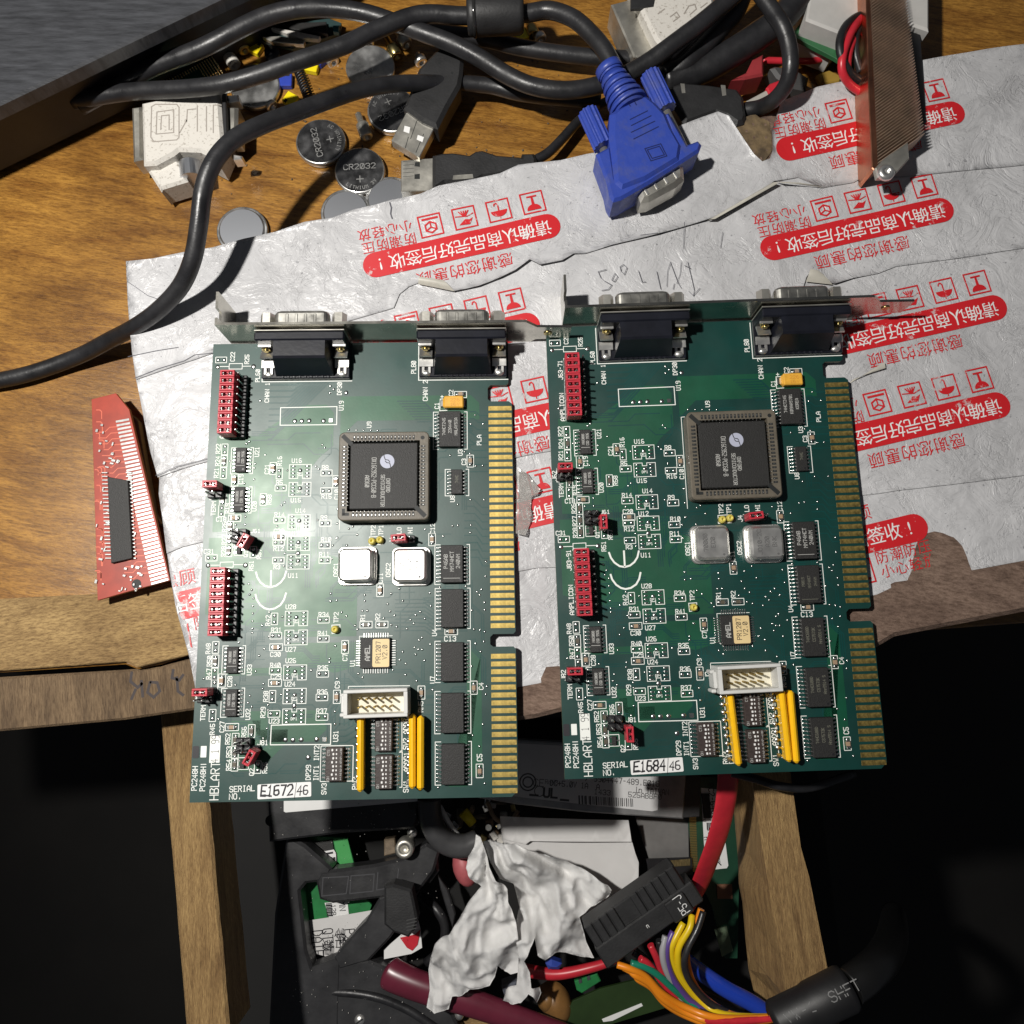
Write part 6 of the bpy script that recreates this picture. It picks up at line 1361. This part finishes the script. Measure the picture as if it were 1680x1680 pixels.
sub_of(slab('barcode_sticker', cr('4', [(1290, 885), (1440, 875), (1450, 970), (1320, 985)]), gz + .3, .1, MT['label'], bev=.02), gcard)
k = MB()
for i in range(8): y = 892 + i * 11; k.stroke(W2(cr('4', [(1302 + i, y), (1334 + i, y - 2)]), gz + .3), .45 + .3 * (i % 2), gz + .35)
text(k, 'MN', P(*cr('4', [(1408, 905)])[0], gz)[:2], 2.6, -85, 2.2, .4, gz + .35); text(k, '128', P(*cr('4', [(1350, 930)])[0], gz)[:2], 2.0, -85, 1.6, .3, gz + .35)
sub_of(build('sticker_print', k, MT['ink']), gcard)
ZOFF = zkeep
pl_ = thing('paper_slip', 'white printed paper slip showing QTY and DATE through the bracket window', 'paper slip', P(560, 1540, -94)); bpy.context.view_layer.update()
sz = -90 + ZOFF; ZOFF = 0.0
sub_of(slab('paper', cr('4', [(1190, 1000), (1420, 965), (1620, 930), (1660, 1000), (1480, 1200), (1380, 1260), (1220, 1215)]), sz, .2, mat('slip_paper', (.62, .61, .60), .6, var=.08, vscale=90), bev=.02), pl_)
k = MB()
for s_, q, h in (('DATE', (1245, 1150), 4.6), ('QTY', (1312, 1115), 4.6), ('P2', (1455, 1095), 4.4)): text(k, s_, P(*cr('4', [q])[0], sz)[:2], h, -85, h * .62, .45, sz + .03)
sub_of(build('slip_print', k, MT['ink']), pl_)
k = MB()
for i, (ch, q) in enumerate((('数', (1308, 1165)), ('量', (1312, 1195)), ('零', (1385, 1090)), ('件', (1390, 1120)), ('名', (1394, 1150)))):
    V, Fc = type_text(ch, 6.2, None, None, 'print', None, 0); c0 = P(*cr('4', [q])[0], sz)
    k.add([(c0[0] + v[1] * .9, c0[1] - v[0] * .9, sz + .035) for v in V], Fc)
sub_of(build('slip_lettering', k, MT['ink']), pl_)
ZOFF = zkeep
# ---- silver solid state drive
sd = thing('solid_state_drive', 'silver grey solid state drive with printed label below the gap between cards', 'drive', P(980, 1310, -80)); bpy.context.view_layer.update()
sz = -69 + ZOFF; ZOFF = 0.0
sub_of(slab('drive_body', cr('p', [(760, 1210), (1130, 1228), (1121, 1344), (960, 1333), (846, 1320), (760, 1305)]), sz, 7, mat('grey_cast_metal', (.32, .32, .32), .42, .6, var=.3, vscale=80), bev=.6), sd)
sub_of(slab('drive_label', cr('p', [(770, 1215), (1078, 1232), (1081, 1290), (1079, 1329), (1070, 1331), (960, 1320), (848, 1307), (770, 1296)]), sz + .15, .1, mat('foil_label', (.62, .62, .62), .35, var=.06), bev=.02), sd)
sub_of(slab('data_socket', cr('p', [(1122, 1260), (1150, 1264), (1148, 1340), (1121, 1342)]), sz - .5, 6, MT['plug'], bev=.3), sd)
k = MB(); kz = sz + .18
def kt(s_, x, y, h, adv, wd=None, a=-4.5): text(k, s_, P(x, y, sz)[:2], h, a, adv, wd, kz)
kt('/ 9904447-489.E01G', 1021, 1281, 2.3, 1.85, .34); kt('DC+5.0V 1A  Assembled in TAIWAN', 1000, 1292, 2.3, 1.72, .32); kt('1433    525ABBF0', 1030, 1303, 2.1, 1.9, .3); kt('UL', 903, 1301, 3.6, 3.4, .9); kt('CE', 884, 1284, 3.0, 2.6, .3); kt('RoHS', 905, 1283, 1.8, 1.5, .2)
c0 = P(866, 1283, sz); ring = MB()
for rr in (3.6, 2.2): k.stroke([(c0[0] + rr * math.cos(t), c0[1] + rr * math.sin(t)) for t in [i * math.pi / 10 for i in range(20)]], .6, kz, True)
c0 = P(885, 1298, sz); k.stroke([(c0[0] + 2.2 * math.cos(t), c0[1] + 2.2 * math.sin(t)) for t in [i * math.pi / 8 for i in range(16)]], .35, kz, True)
x = 950.0; random.seed(11)
while x < 1038:
    w_ = random.choice((.5, .5, .8, 1.1)); k.stroke([P(x, 1306 + (x - 950) * .055, sz)[:2], P(x + .5, 1318 + (x - 950) * .055, sz)[:2]], w_ * .62, kz); x += w_ * 2.2 + random.choice((1, 1.6, 2.6))
for q in ([(870, 1304), (882, 1305)], [(920, 1312), (932, 1313)]): k.stroke([P(*p, sz)[:2] for p in q], .9, kz)
sub_of(build('label_print', k, mat('grey_ink', (.07, .07, .07), .6)), sd)
rs_ = slab('red_sliver', cr('p', [(1000, 1262), (1080, 1262), (1080, 1274), (1000, 1276)]), -50, 2, MT['redw'], bev=.3); tag(rs_, 'red cable sliver just below the right green card, over the drive label', 'cable')
# ---- folded white paper
pz = -100
pa = thing('folded_paper', 'plain white folded paper under the silver drive and the tissue', 'paper', P(930, 1420, pz)); bpy.context.view_layer.update()
b_ = MB(); b_.sheet(W2(cr('5', [(760, 320), (1100, 330), (1590, 350), (1605, 345), (1630, 490), (1650, 560), (1672, 620), (1668, 800), (1640, 1000), (1100, 1000), (900, 700), (775, 470)]), pz), 5, lambda x, y: pz + .8 * math.sin(x * .09 + y * .05) + .5 * math.sin(y * .21), thick=.2)
MT['paper'] = mat('white_paper', (.62, .61, .60), .65, var=.08, vscale=30, bump=.12, bscale=90)
sub_of(build('paper_sheet', b_, MT['paper']), pa)
b_ = MB(); b_.sheet(W2(cr('5', [(762, 318), (1100, 328), (1605, 344), (1626, 486), (1300, 482), (960, 478), (930, 500), (780, 470)]), pz + 3), 5, lambda x, y: pz + 3.0 + .7 * math.sin(x * .07) , thick=.2)
sub_of(build('folded_flap', b_, MT['paper']), pa)
# ---- crumpled tissue: two lobes gathered at a pinch
MT['tissue'] = mat('crumpled_tissue', (.80, .79, .77), .85, col2=(.60, .59, .57), vscale=50, contrast=(.28, .46), bump=.25, bscale=420)
tb = MT['tissue'].node_tree.nodes['Principled BSDF']; tb.inputs['Subsurface Weight'].default_value = .35; tb.inputs['Subsurface Radius'].default_value = (.004, .0038, .0035); tb.inputs['Subsurface Scale'].default_value = 1.0
ts = thing('crumpled_tissue', 'crumpled grubby white tissue pinched at its top in the drawer', 'tissue', P(800, 1500, -70)); bpy.context.view_layer.update()
pin = Vector(P(790, 1368, -66)[:2])
def crumple(seed, z0, zt, wl):
    from mathutils import noise
    def rd(x, y, k, s_): return .45 - abs(noise.noise(Vector((x * k, y * k, s_)))) * 2.0
    def f(x, y):
        wx = x + 9 * noise.noise(Vector((x * .03, y * .03, seed + 20))) + 3 * noise.noise(Vector((x * .09, y * .09, seed + 22))); wy = y + 9 * noise.noise(Vector((x * .03, y * .03, seed + 30))) + 3 * noise.noise(Vector((x * .09, y * .09, seed + 32)))
        d = Vector((wx, wy)) - pin; r = d.length; a = math.atan2(d.y, d.x); k = min(1, (Vector((x, y)) - pin).length / 20)
        h = 0.0
        for i, (fa, fr, am) in enumerate(((1.9, .02, 6.5), (4.4, .036, 4.0), (9, .06, 1.8))):
            h += am * (.55 - abs(noise.noise(Vector((math.cos(a) * fa, math.sin(a) * fa, r * fr + seed * 7 + i * 11)))) * 2.4)
        c = rd(wx, wy, .032, seed) * 9 + rd(wx, wy, .062, seed + 3.3) * 5.5 + rd(wx, wy, .13, seed + .5) * 2.0 + rd(x, y, .3, seed + 1.5) * .5
        return zt - (r / wl) * (zt - z0) + k * h + c * k
    return f
for sd_, q, m0, m1 in ((1, [(610, 395), (640, 410), (665, 480), (690, 580), (735, 690), (810, 760), (815, 860), (860, 980), (880, 1100), (885, 1250), (885, 1400), (830, 1425), (790, 1415), (745, 1330), (725, 1430), (690, 1490), (620, 1500), (560, 1500), (520, 1560), (430, 1600), (405, 1700), (250, 1700), (275, 1570), (268, 1420), (290, 1300), (330, 1170), (440, 1060), (500, 960), (560, 850), (640, 760), (575, 690), (545, 620), (560, 540), (600, 470)], -92, -66),
                      (2, [(650, 470), (700, 455), (780, 470), (860, 480), (1000, 520), (1200, 620), (1330, 690), (1480, 795), (1505, 830), (1490, 890), (1370, 950), (1290, 1010), (1330, 1150), (1350, 1230), (1400, 1330), (1300, 1320), (1240, 1300), (1130, 1260), (1060, 1290), (1010, 1240), (990, 1120), (960, 1180), (920, 1300), (960, 1400), (970, 1500), (1030, 1520), (1040, 1570), (1010, 1620), (985, 1560), (950, 1540), (900, 1620), (830, 1645), (780, 1600), (800, 1540), (870, 1500), (890, 1300), (860, 1100), (890, 960), (850, 800), (760, 740), (700, 620)], -96, -70)):
    b_ = MB(); b_.sheet(W2(cr('5', q), -78), 0.95, crumple(sd_, m0, m1, 85), thick=.25, smooth=True)
    sub_of(build('tissue_lobe', b_, MT['tissue']), ts)
# ---- power plug with its coloured wires, sleeve, hose
pw = thing('power_plug', 'long black power connector with cell ridges and coloured wires at lower right', 'plug', P(1055, 1510, -52)); bpy.context.view_layer.update()
zt = -62
A, B_, C_ = Vector(P(958, 1524, zt)), Vector(P(1106, 1420, zt)), Vector(P(984, 1602, zt))
ex = (B_ - A); L_ = ex.length; ex.normalize(); ey = (C_ - A); ey = (ey - ex * ey.dot(ex)); Wd = ey.length; ey.normalize()
def lp(u_, v_, z=0): q = A + ex * u_ + ey * v_; return (q.x, q.y, zt + z)
ra = math.atan2(ex.y, ex.x)
b_ = MB(); b_.box(lp(L_ / 2, Wd * .27, -7), (L_, Wd * .54, 12), rz=ra, bev=.6); b_.box(lp(L_ / 2 + 1.0, Wd * .72, -6), (L_ + 3, Wd * .5, 13), rz=ra, bev=.6)
for i in range(12):
    if i not in (4, 5): b_.box(lp(1.9 + i * (L_ - 3) / 11.3, Wd * .24, -.6), (3.1, Wd * .5, 1.6), rz=ra, bev=.35)
b_.box(lp(L_ * .83, Wd * .75, 1.0), (9, Wd * .46, 2.4), rz=ra, bev=.4)
sub_of(build('connector_body', b_, MT['plug']), pw)
k = MB(); text(k, 'P5-J', lp(L_ * .86, Wd * .72)[:2], 3.4, math.degrees(ra) + 90, 1.9, .3, zt + 2.24); text(k, 'n', lp(L_ * .5, Wd * .7)[:2], 1.6, math.degrees(ra), 1, .2, zt + .54); sub_of(build('moulded_lettering', k, MT['label']), pw)
MT['orange'] = K('orange_wire', (.80, .25, .012), .35); MT['greenw'] = K('green_wire', (.01, .20, .12), .35); MT['purp'] = K('purple_wire', (.10, .055, .24), .35); MT['greyw'] = K('grey_wire', (.32, .32, .34), .35); MT['yelw'] = K('yellow_wire', (.75, .52, .01), .35)
def wire(m_, pts, nm): 
    n_ = len(pts); b2 = MB(); b2.tube([P(x, y, -62 + (z + 44) * .5 + 22 * max(0, (i - n_ + 4)) / 3) if i < n_ - 2 else P(x, y, -37) for i, (x, y, z) in enumerate(pts)], 1.35, 10, 6); sub_of(build(nm, b2, m_), pw)
E_ = [(1284, 1668, -4), (1330, 1650, 0)]
def c6(*p): return [(*cr('6', [(x, y)])[0], z) for x, y, z in p]
wire(MT['yelw'], c6((285, 1015, -44), (225, 1130, -42), (205, 1200, -44), (230, 1310, -50), (300, 1430, -56), (430, 1560, -60)) + [(1210, 1668, -62)] + E_, 'yellow_wire')
wire(MT['yelw'], c6((342, 965, -44), (325, 1050, -40), (262, 1160, -41), (248, 1240, -44), (272, 1370, -52), (400, 1530, -58), (560, 1620, -60)) + E_, 'yellow_wire')
wire(MT['orange'], c6((402, 925, -44), (375, 1010, -44), (330, 1110, -46), (305, 1240, -48), (345, 1400, -54), (450, 1530, -58), (640, 1630, -60)) + E_, 'orange_wire')
wire(MT['rubber'], c6((415, 940, -42), (375, 1060, -40), (310, 1190, -39), (292, 1300, -42), (340, 1420, -48), (480, 1560, -54), (700, 1640, -58)) + E_, 'black_wire')
wire(MT['rubber'], c6((125, 1130, -44), (140, 1230, -48), (200, 1400, -54), (330, 1540, -58), (520, 1640, -60)) + E_, 'black_wire')
wire(MT['purp'], c6((218, 1072, -44), (180, 1170, -43), (180, 1280, -46), (240, 1420, -52), (370, 1560, -57), (560, 1650, -60)) + E_, 'purple_wire')
wire(MT['greyw'], c6((168, 1100, -44), (148, 1210, -43), (170, 1320, -47), (230, 1430, -54), (360, 1600, -60)) + [(1240, 1672, -62)] + E_, 'grey_wire')
wire(MT['redw'], c6((68, 1160, -44), (110, 1250, -46), (155, 1360, -52), (260, 1490, -57), (430, 1620, -60)) + [(1240, 1676, -62)] + E_, 'red_wire')
wire(MT['redw'], c6((0, 1250, -46), (60, 1290, -48), (150, 1410, -54), (290, 1560, -58), (460, 1660, -62)) + E_, 'red_wire')
wire(MT['greenw'], c6((-60, 1280, -46), (30, 1305, -46), (120, 1360, -48), (220, 1450, -52), (330, 1540, -57), (500, 1650, -61)) + E_, 'green_wire')
for dx, z in ((0, -44), (14, -46), (28, -45), (44, -49)):
    wire(MT['orange'], c6((-150 + dx * 3, 1290 + dx * 1.2, z - 2), (-60 + dx, 1320 + dx * 1.4, z), (40 + dx * .8, 1370 + dx * 1.6, z - 3), (140 + dx * .6, 1475 + dx * 1.6, z - 6), (300 + dx * .4, 1570 + dx * 1.4, z - 10), (520, 1640 + dx, z - 12)) + E_, 'orange_wire')
sv = MB(); a0, a1 = Vector(P(1272, 1678, -35)), Vector(P(1392, 1620, -34)); Rm = (a1 - a0).to_track_quat('Z', 'Y').to_matrix(); Ls = (a1 - a0).length
sv.lathe([(4.6, -1), (6.6, 0), (7.2, 1), (7.2, Ls * .45), (7.7, Ls * .52), (7.9, Ls - 1.5), (7.4, Ls), (6, Ls + .6)], 32, tuple(a0), Rm)
sl = sub_of(build('heatshrink_sleeve', sv, mat('matt_black_sleeve', (.011, .011, .012), .5, var=.3, vscale=60, bump=.1, bscale=300)), pw)
k = MB(); text(k, 'VW-1', (-1, 0), 3.0, 0, 3.0, .35, 0); text(k, 'SHFT', (16, 0), 3.0, 0, 3.0, .35, 0)
dv = (a1 - a0).normalized(); sv_ = Vector((-dv.y, dv.x, 0))
def wrap(x, y):
    t = y / 7.6; rr = 7.3 if x < Ls * .28 else 8.0
    return a0 + dv * (x + Ls * .2) + sv_ * (rr * math.sin(t + .45)) + Vector((0, 0, rr * math.cos(t + .45)))
k.v = [tuple(wrap(x + 4, y)) for x, y, _ in k.v]; sub_of(build('sleeve_lettering', k, K('sleeveink', (.16, .16, .16), .6)), sl)
mesh_ = MB(); mesh_.tube([a1, Vector(P(1420, 1600, -37)), Vector(P(1446, 1575, -48)), Vector(P(1462, 1545, -75)), Vector(P(1466, 1520, -120)), Vector(P(1466, 1500, -190))], 6.2, 24, 8)
MT['braid'] = knurl('black_braid', (.008, .008, .008), 300); MT['braid'].node_tree.nodes['Principled BSDF'].inputs['Metallic'].default_value = 0
sub_of(build('braided_sleeve', mesh_, MT['braid']), pw)
ZOFF = -20.0
cable('blue_hose', [(1100, 1556, -70), (1140, 1588, -66), (1190, 1622, -64), (1250, 1656, -64), (1330, 1720, -66)], 3.4, mat('glossy_blue_tube', (.015, .05, .40), .12, coat=.5), 'glossy blue tube beneath the coloured wires', 'tube')
ZOFF = -10.0
rb2 = MB(); rb2.tube(pathz([(1196, 1240, -30), (1194, 1285, -34), (1189, 1325, -38), (1178, 1370, -44), (1164, 1410, -52), (1146, 1455, -64), (1120, 1500, -74)]), lambda t: 4.6, 12, 8, flat=.25, up=(.25, 0, 1))
tag(build('flat_red_cable', rb2, MT['redw']), 'flat red cable dropping from under the right green card', 'cable')
ZOFF = -8.0
cable('thin_black_lead', [(1200, 1268, -30), (1240, 1278, -28), (1280, 1290, -26), (1330, 1292, -30), (1400, 1270, -40)], 1.6, MT['rubber'], 'thin black lead crossing the top of the right wooden runner', 'wire')
# ---- memory stick, dark boards on the right
ms = thing('memory_module', 'green memory module with white label standing beside the flat red cable', 'memory module', P(1170, 1370, -90)); bpy.context.view_layer.update()
mz = -114; ZOFF = 0.0
sub_of(slab('circuit_board', cr('6', [(325, 60), (640, 60), (660, 300), (640, 1250), (560, 1250), (470, 900), (360, 690), (320, 400)]), mz, 1.5, mat('dark_green_board', (.012, .055, .03), .4, var=.3, vscale=60), bev=.1), ms)
gs = MB()
for i in range(46): y = 180 + i * 11; gs.box(P(*cr('6', [(340 + i * .4, y)])[0], mz + .05), (3.2, .5, .1), rz=.04)
sub_of(build('gold_contact_row', gs, mat('contact_gold', (.45, .33, .12), .4, 1.0)), ms)
sub_of(slab('paper_label', cr('6', [(400, 130), (508, 140), (560, 480), (580, 640), (570, 658), (436, 672), (420, 500)]), mz + .3, .1, MT['label'], bev=.02), ms)
k = MB(); text(k, 'PC2-6400S', P(*cr('6', [(478, 230)])[0], mz)[:2], 2.4, -84, 2.0, .4, mz + .35); text(k, 'Warranty void if', P(*cr('6', [(442, 520)])[0], mz)[:2], 1.9, -84, 1.6, .3, mz + .35); text(k, '1GB 2Rx16', P(*cr('6', [(470, 500)])[0], mz)[:2], 1.9, -84, 1.6, .3, mz + .35)
k.stroke(W2(cr('6', [(505, 610), (530, 635)]), mz), .5, mz + .35); k.stroke(W2(cr('6', [(508, 600), (525, 620), (520, 590)]), mz), .3, mz + .352)
for i in range(4): k.stroke(W2(cr('6', [(440 + i * 11, 362), (442 + i * 11, 400)]), mz), .6, mz + .35)
sub_of(build('label_print', k, MT['ink']), ms)
for q, m_ in (([(405, 170), (455, 170), (470, 330), (420, 330)], MT['chip']), ([(505, 765), (605, 765), (608, 860), (510, 860)], K('rust', (.20, .09, .05), .6)), ([(490, 1060), (570, 1040), (612, 1200), (540, 1240)], K('palegreen', (.13, .18, .11), .6, var=.4))): sub_of(slab('board_component', cr('6', q), mz + 1.2, 1.0, m_, bev=.1), ms)
tag(slab('grey_plate', cr('6', [(-30, 320), (320, 330), (325, 610), (200, 640), (60, 600), (20, 480)]), -118, 3, mat('grey_plate', (.16, .155, .15), .5, var=.3, vscale=50), bev=.4), 'dull grey plate under the silver drive near the memory module', 'plate')
bw = thing('small_board', 'dark board with pale chips behind the power plug', 'circuit board', P(1100, 1430, -100)); bpy.context.view_layer.update()
sub_of(slab('circuit_board', cr('6', [(40, 600), (340, 590), (350, 700), (60, 720)]), -112, 1.6, MT['black'], bev=.1), bw)
sub_of(slab('contact_strip', cr('6', [(170, 610), (330, 595), (330, 640), (190, 650)]), -111.6, .3, mat('dull_gold', (.30, .24, .12), .5, 1.0, var=.5, vscale=500, stretch=(6, 1, 1)), bev=.05), bw)
# ---- pliers, little plug, odds and ends
ZOFF = -24.0
ph_ = thing('pliers', 'maroon plastic pliers handle lying under the tissue', 'pliers', P(720, 1620, -84)); bpy.context.view_layer.update()
b_ = MB(); b_.tube(pathz([(632, 1590, -82), (650, 1602, -80), (700, 1622, -78), (770, 1644, -77), (840, 1668, -77), (930, 1700, -77)]), lambda t: 7.2 * math.sqrt(min(1, .02 + t * 9)) * (1 - .35 * t), 20, 14, flat=.8)
sub_of(build('handle', b_, mat('maroon_vinyl', (.125, .018, .035), .3, var=.2, vscale=60)), ph_)
b_ = MB(); b_.tube(pathz([(860, 1592, -84), (915, 1598, -82), (975, 1586, -80), (1010, 1574, -80)]), lambda t: 2.8 * (1 - .4 * t), 16, 8)
sub_of(build('handle', b_, MT['redw']), ph_)
sk_ = thing('small_black_plug', 'small black plug in shadow above the maroon pliers handle', 'plug', P(655, 1500, -86)); bpy.context.view_layer.update()
sub_of(slab('plug_grip', cr('5', [(0, 780), (60, 765), (180, 800), (222, 1000), (205, 1060), (160, 1115), (60, 1080), (0, 1030)]), -66, 9, MT['plug'], bev=1), sk_)
for i in range(4):
    b2 = MB(); b2.stroke(W2(cr('5', [(150, 1000 + i * 22), (212, 985 + i * 22)]), -66), .35, -65.95 + ZOFF); sub_of(build('grip_rib', b2, K('ribb', (.06, .06, .06), .5)), sk_)
rt = thing('red_white_tag', 'red and white scrap under the small black plug', 'scrap', P(670, 1545, -92)); bpy.context.view_layer.update()
sub_of(slab('white_card', cr('5', [(0, 1190), (100, 1105), (220, 985), (240, 1060), (250, 1180), (180, 1220), (0, 1255)]), -88, .4, MT['label'], bev=.05), rt)
sub_of(slab('red_patch', cr('5', [(105, 1115), (200, 1095), (240, 1060), (220, 1160), (185, 1200), (150, 1180)]), -87.4, .4, MT['redw'], bev=.05), rt)
hz = MB(); hz.tube(pathz([(704, 1310, -72), (706, 1340, -72), (716, 1366, -72), (736, 1384, -73), (762, 1388, -74), (784, 1380, -75)]), 5.2, 16, 8); tag(build('grey_hose_bend', hz, mat('dark_grey_rubber_hose', (.06, .06, .062), .35, var=.3)), 'dark grey rubber bend right of the black labelled drive', 'hose')
cl_ = thing('mixed_components', 'jumble of brown and pale components between the drives', 'components', P(790, 1350, -95)); bpy.context.view_layer.update()
random.seed(9)
for i in range(26):
    x, y = random.uniform(728, 855), random.uniform(1312, 1385); q = P(x, y, -118); b2 = MB()
    if i % 3: b2.box((q[0], q[1], -118 + random.uniform(-2, 3)), (random.uniform(2, 5), random.uniform(2, 4), random.uniform(2, 5)), rz=random.uniform(0, 3), bev=.4)
    else: b2.cyl((q[0], q[1], -117), random.uniform(1, 2), random.uniform(4, 8), 12, random.choice('XYZ'))
    sub_of(build('loose_component', b2, random.choice((MT['tan'], MT['dirtyw'], MT['resbody'], MT['brass'], MT['pad']))), cl_)
b2 = MB(); a0, a1 = Vector(P(760, 1332, -106)), Vector(P(776, 1352, -106)); b2.cyl((a0 + a1) / 2, 2.6, (a1 - a0).length, 16, (a1 - a0).to_track_quat('Z', 'Y').to_matrix(), r2=2.1)
tag(build('yellow_component', b2, MT['yel']), 'bright yellow little barrel among brown components', 'component')
pk = MB(); pk.dome((*P(762, 1428, -108)[:2], -112), 5.5, 8.5, 5, 18, 5, .3); tag(build('pink_blob', pk, mat('pink_rubber', (.42, .10, .11), .5, var=.4, vscale=90)), 'dull pink rubber lump at the left of the tissue', 'rubber')
gbd = thing('olive_board', 'olive green circuit board at the bottom under the orange wires', 'circuit board', P(1000, 1640, -98)); bpy.context.view_layer.update()
sub_of(slab('circuit_board', cr('5', [(1240, 1530), (1420, 1450), (1700, 1380), (1900, 1400), (1900, 1560), (1500, 1680), (1220, 1800), (1180, 1640)]), -88, 1.6, mat('olive_board', (.022, .045, .012), .4, var=.3, vscale=40), bev=.1), gbd)
sub_of(slab('connector_block', cr('5', [(1250, 1400), (1400, 1350), (1425, 1400), (1300, 1480), (1265, 1460)]), -84, 4, MT['gpcb'], bev=.4), gbd)
for q in ([(1275, 1390), (1295, 1383)], [(1330, 1370), (1350, 1362)]): sub_of(slab('terminal', cr('5', [(q[0][0], q[0][1]), (q[1][0], q[1][1]), (q[1][0] + 6, q[1][1] + 26), (q[0][0] + 6, q[0][1] + 28)]), -83.6, 1, MT['pad'], bev=.1), gbd)
sub_of(slab('white_edge', cr('5', [(1430, 1650), (1690, 1545), (1700, 1562), (1500, 1660), (1440, 1668)]), -87.6, .5, MT['label'], bev=.1), gbd)
pb = MB(); pb.dome((*P(912, 1650, -112)[:2], -116), 7, 9.5, 8, 20, 6, .5); pb.dome((*P(898, 1640, -112)[:2], -115), 5, 6, 7, 18, 5); tag(build('brown_bead', pb, mat('amber_brown', (.26, .13, .04), .4, var=.4, vscale=70)), 'lumpy amber brown bead beside the tissue bottom', 'bead')
pg = thing('stickered_board', 'green board with a white printed sticker in the bottom left of the tissue', 'circuit board', P(650, 1650, -98)); bpy.context.view_layer.update()
sub_of(slab('circuit_board', cr('5', [(-60, 1640), (235, 1505), (180, 1640), (60, 1720), (-60, 1720)]), -90, 1.5, MT['gpcb'], bev=.1), pg)
sub_of(slab('paper_label', cr('5', [(-70, 1520), (215, 1488), (225, 1505), (60, 1600), (-70, 1650)]), -89.6, .15, MT['label'], bev=.02), pg)
k = MB()
for s_, q in (('ASSY IN CHINA', (60, 1535)), ('WARRANTY VOID', (20, 1570))): text(k, s_, P(*cr('5', [q])[0], -89.6 + ZOFF)[:2], 1.9, 20, 1.6, .35, -89.5 + ZOFF)
for i in range(5): k.stroke(W2(cr('5', [(-40 + i * 8, 1580), (-36 + i * 8, 1606)]), -89.6), .5, -89.5 + ZOFF)
sub_of(build('label_print', k, MT['ink']), pg)
wb = slab('pale_wood_piece', cr('5', [(470, 1690), (600, 1610), (760, 1690), (700, 1790), (480, 1780)]), -92, 6, MT['rawx'], bev=.4); tag(wb, 'pale wooden scrap showing at the bottom edge', 'wood')
bb = MB(); bb.dome((*P(753, 1665, -108)[:2], -110), 2.4, 3, 3, 14, 4); tag(build('steel_ball', bb, MT['chrome']), 'shiny small metal bead at the bottom near the pale wood', 'bead')

ZOFF = 0.0
lint = MB(); random.seed(41)
for _ in range(90):
    x, y = random.uniform(470, 745), random.uniform(1375, 1675); q = P(x, y, -105.4); lint.box((q[0], q[1], -105.3), (random.uniform(.2, .6), random.uniform(.15, .35), .2), rz=random.uniform(0, 3), bev=.08)
for _ in range(30):
    x, y = random.uniform(445, 690), random.uniform(1318, 1372); q = P(x, y, -95.7); lint.box((q[0], q[1], -95.6), (random.uniform(.25, .7), random.uniform(.2, .4), .2), rz=random.uniform(0, 3), bev=.06)
tag(build('lint', lint, mat('pale_lint', (.35, .34, .32), .9)), 'pale lint and dust specks over the black bracket and drive', 'dust')['kind'] = 'stuff'

# ---- more of the jumble in the drawer
for i, (nm, m_, pts, r, lab) in enumerate((
    ('grey_wire', 'greyw', [(722, 1322, -108), (735, 1350, -106), (752, 1376, -108), (776, 1392, -110), (800, 1386, -112)], 1.1, 'thin grey wire curled beside the yellow barrel'),
    ('white_wire', 'label', [(716, 1316, -104), (728, 1336, -100), (744, 1362, -102), (764, 1380, -106), (786, 1374, -110)], 1.3, 'white wire bending past the grey rubber bend'),
    ('black_wire', 'rubber', [(470, 1640, -112), (540, 1628, -108), (610, 1634, -106), (668, 1656, -106), (720, 1690, -106)], 1.8, 'black lead lying across the lower bracket'),
    ('black_wire', 'rubber', [(690, 1470, -118), (716, 1492, -112), (730, 1520, -112), (724, 1556, -114), (700, 1580, -116)], 2.2, 'black lead bowed in the gap left of the tissue'),
    ('black_wire', 'rubber', [(1040, 1560, -100), (1090, 1600, -96), (1150, 1628, -96), (1220, 1655, -96)], 2.0, 'black lead running below the blue tube'),
    ('brown_wire', 'tan', [(800, 1316, -112), (812, 1342, -108), (834, 1350, -112), (850, 1330, -114)], 1.0, 'thin brown wire at the top of the white paper'))):
    cable(nm, pts, r, MT[m_], lab, 'wire')
tag(slab('grey_barrel', cr('5', [(770, 1450), (870, 1415), (885, 1500), (800, 1540)]), -104, 10, mat('grey_blue_plastic', (.12, .13, .16), .4, var=.3), bev=2.5), 'grey barrel shaped plastic piece between the lobes of tissue', 'part')
tag(slab('blue_plastic_bit', cr('5', [(1060, 1290), (1100, 1265), (1170, 1290), (1150, 1330), (1080, 1330)]), -100, 6, MT['bluep'], bev=1.5), 'small dark blue plastic bit peeping from under the tissue beside the power plug', 'plastic bit')
tag(slab('dark_drive_caddy', cr('5', [(0, 250), (215, 228), (222, 380), (180, 400), (0, 418)]), -99, 8, MT['casem'], bev=2.0), 'rounded black caddy end at the right end of the labelled black drive', 'caddy')
tag(slab('tan_component', cr('5', [(0, 470), (70, 460), (80, 560), (0, 580)]), -114, 5, mat('tan_speckle', (.20, .15, .10), .6, var=.5, vscale=300), bev=.5), 'tan speckled component left of the bracket screw post', 'component')
pst = MB(); q = P(664, 1392, -100); pst.lathe([(4.2, -6), (4.2, 1.2), (3.4, 1.8), (1.9, 1.8), (1.8, .2), (0, .2)], 24, q); tag(build('screw_post', pst, MT['nickel']), 'hollow metal screw post near the black caddy end', 'post')
bx = thing('dark_module', 'dark module with pale edge behind the small black plug', 'module', P(700, 1440, -112)); bpy.context.view_layer.update()
sub_of(slab('module_body', cr('5', [(190, 560), (350, 545), (360, 680), (300, 760), (180, 720)]), -110, 8, MT['casem'], bev=1), bx)
sub_of(slab('module_edge', cr('5', [(352, 700), (420, 800), (470, 960), (450, 1060), (420, 960), (370, 800)]), -111, 3, MT['frame'], bev=.6), bx)
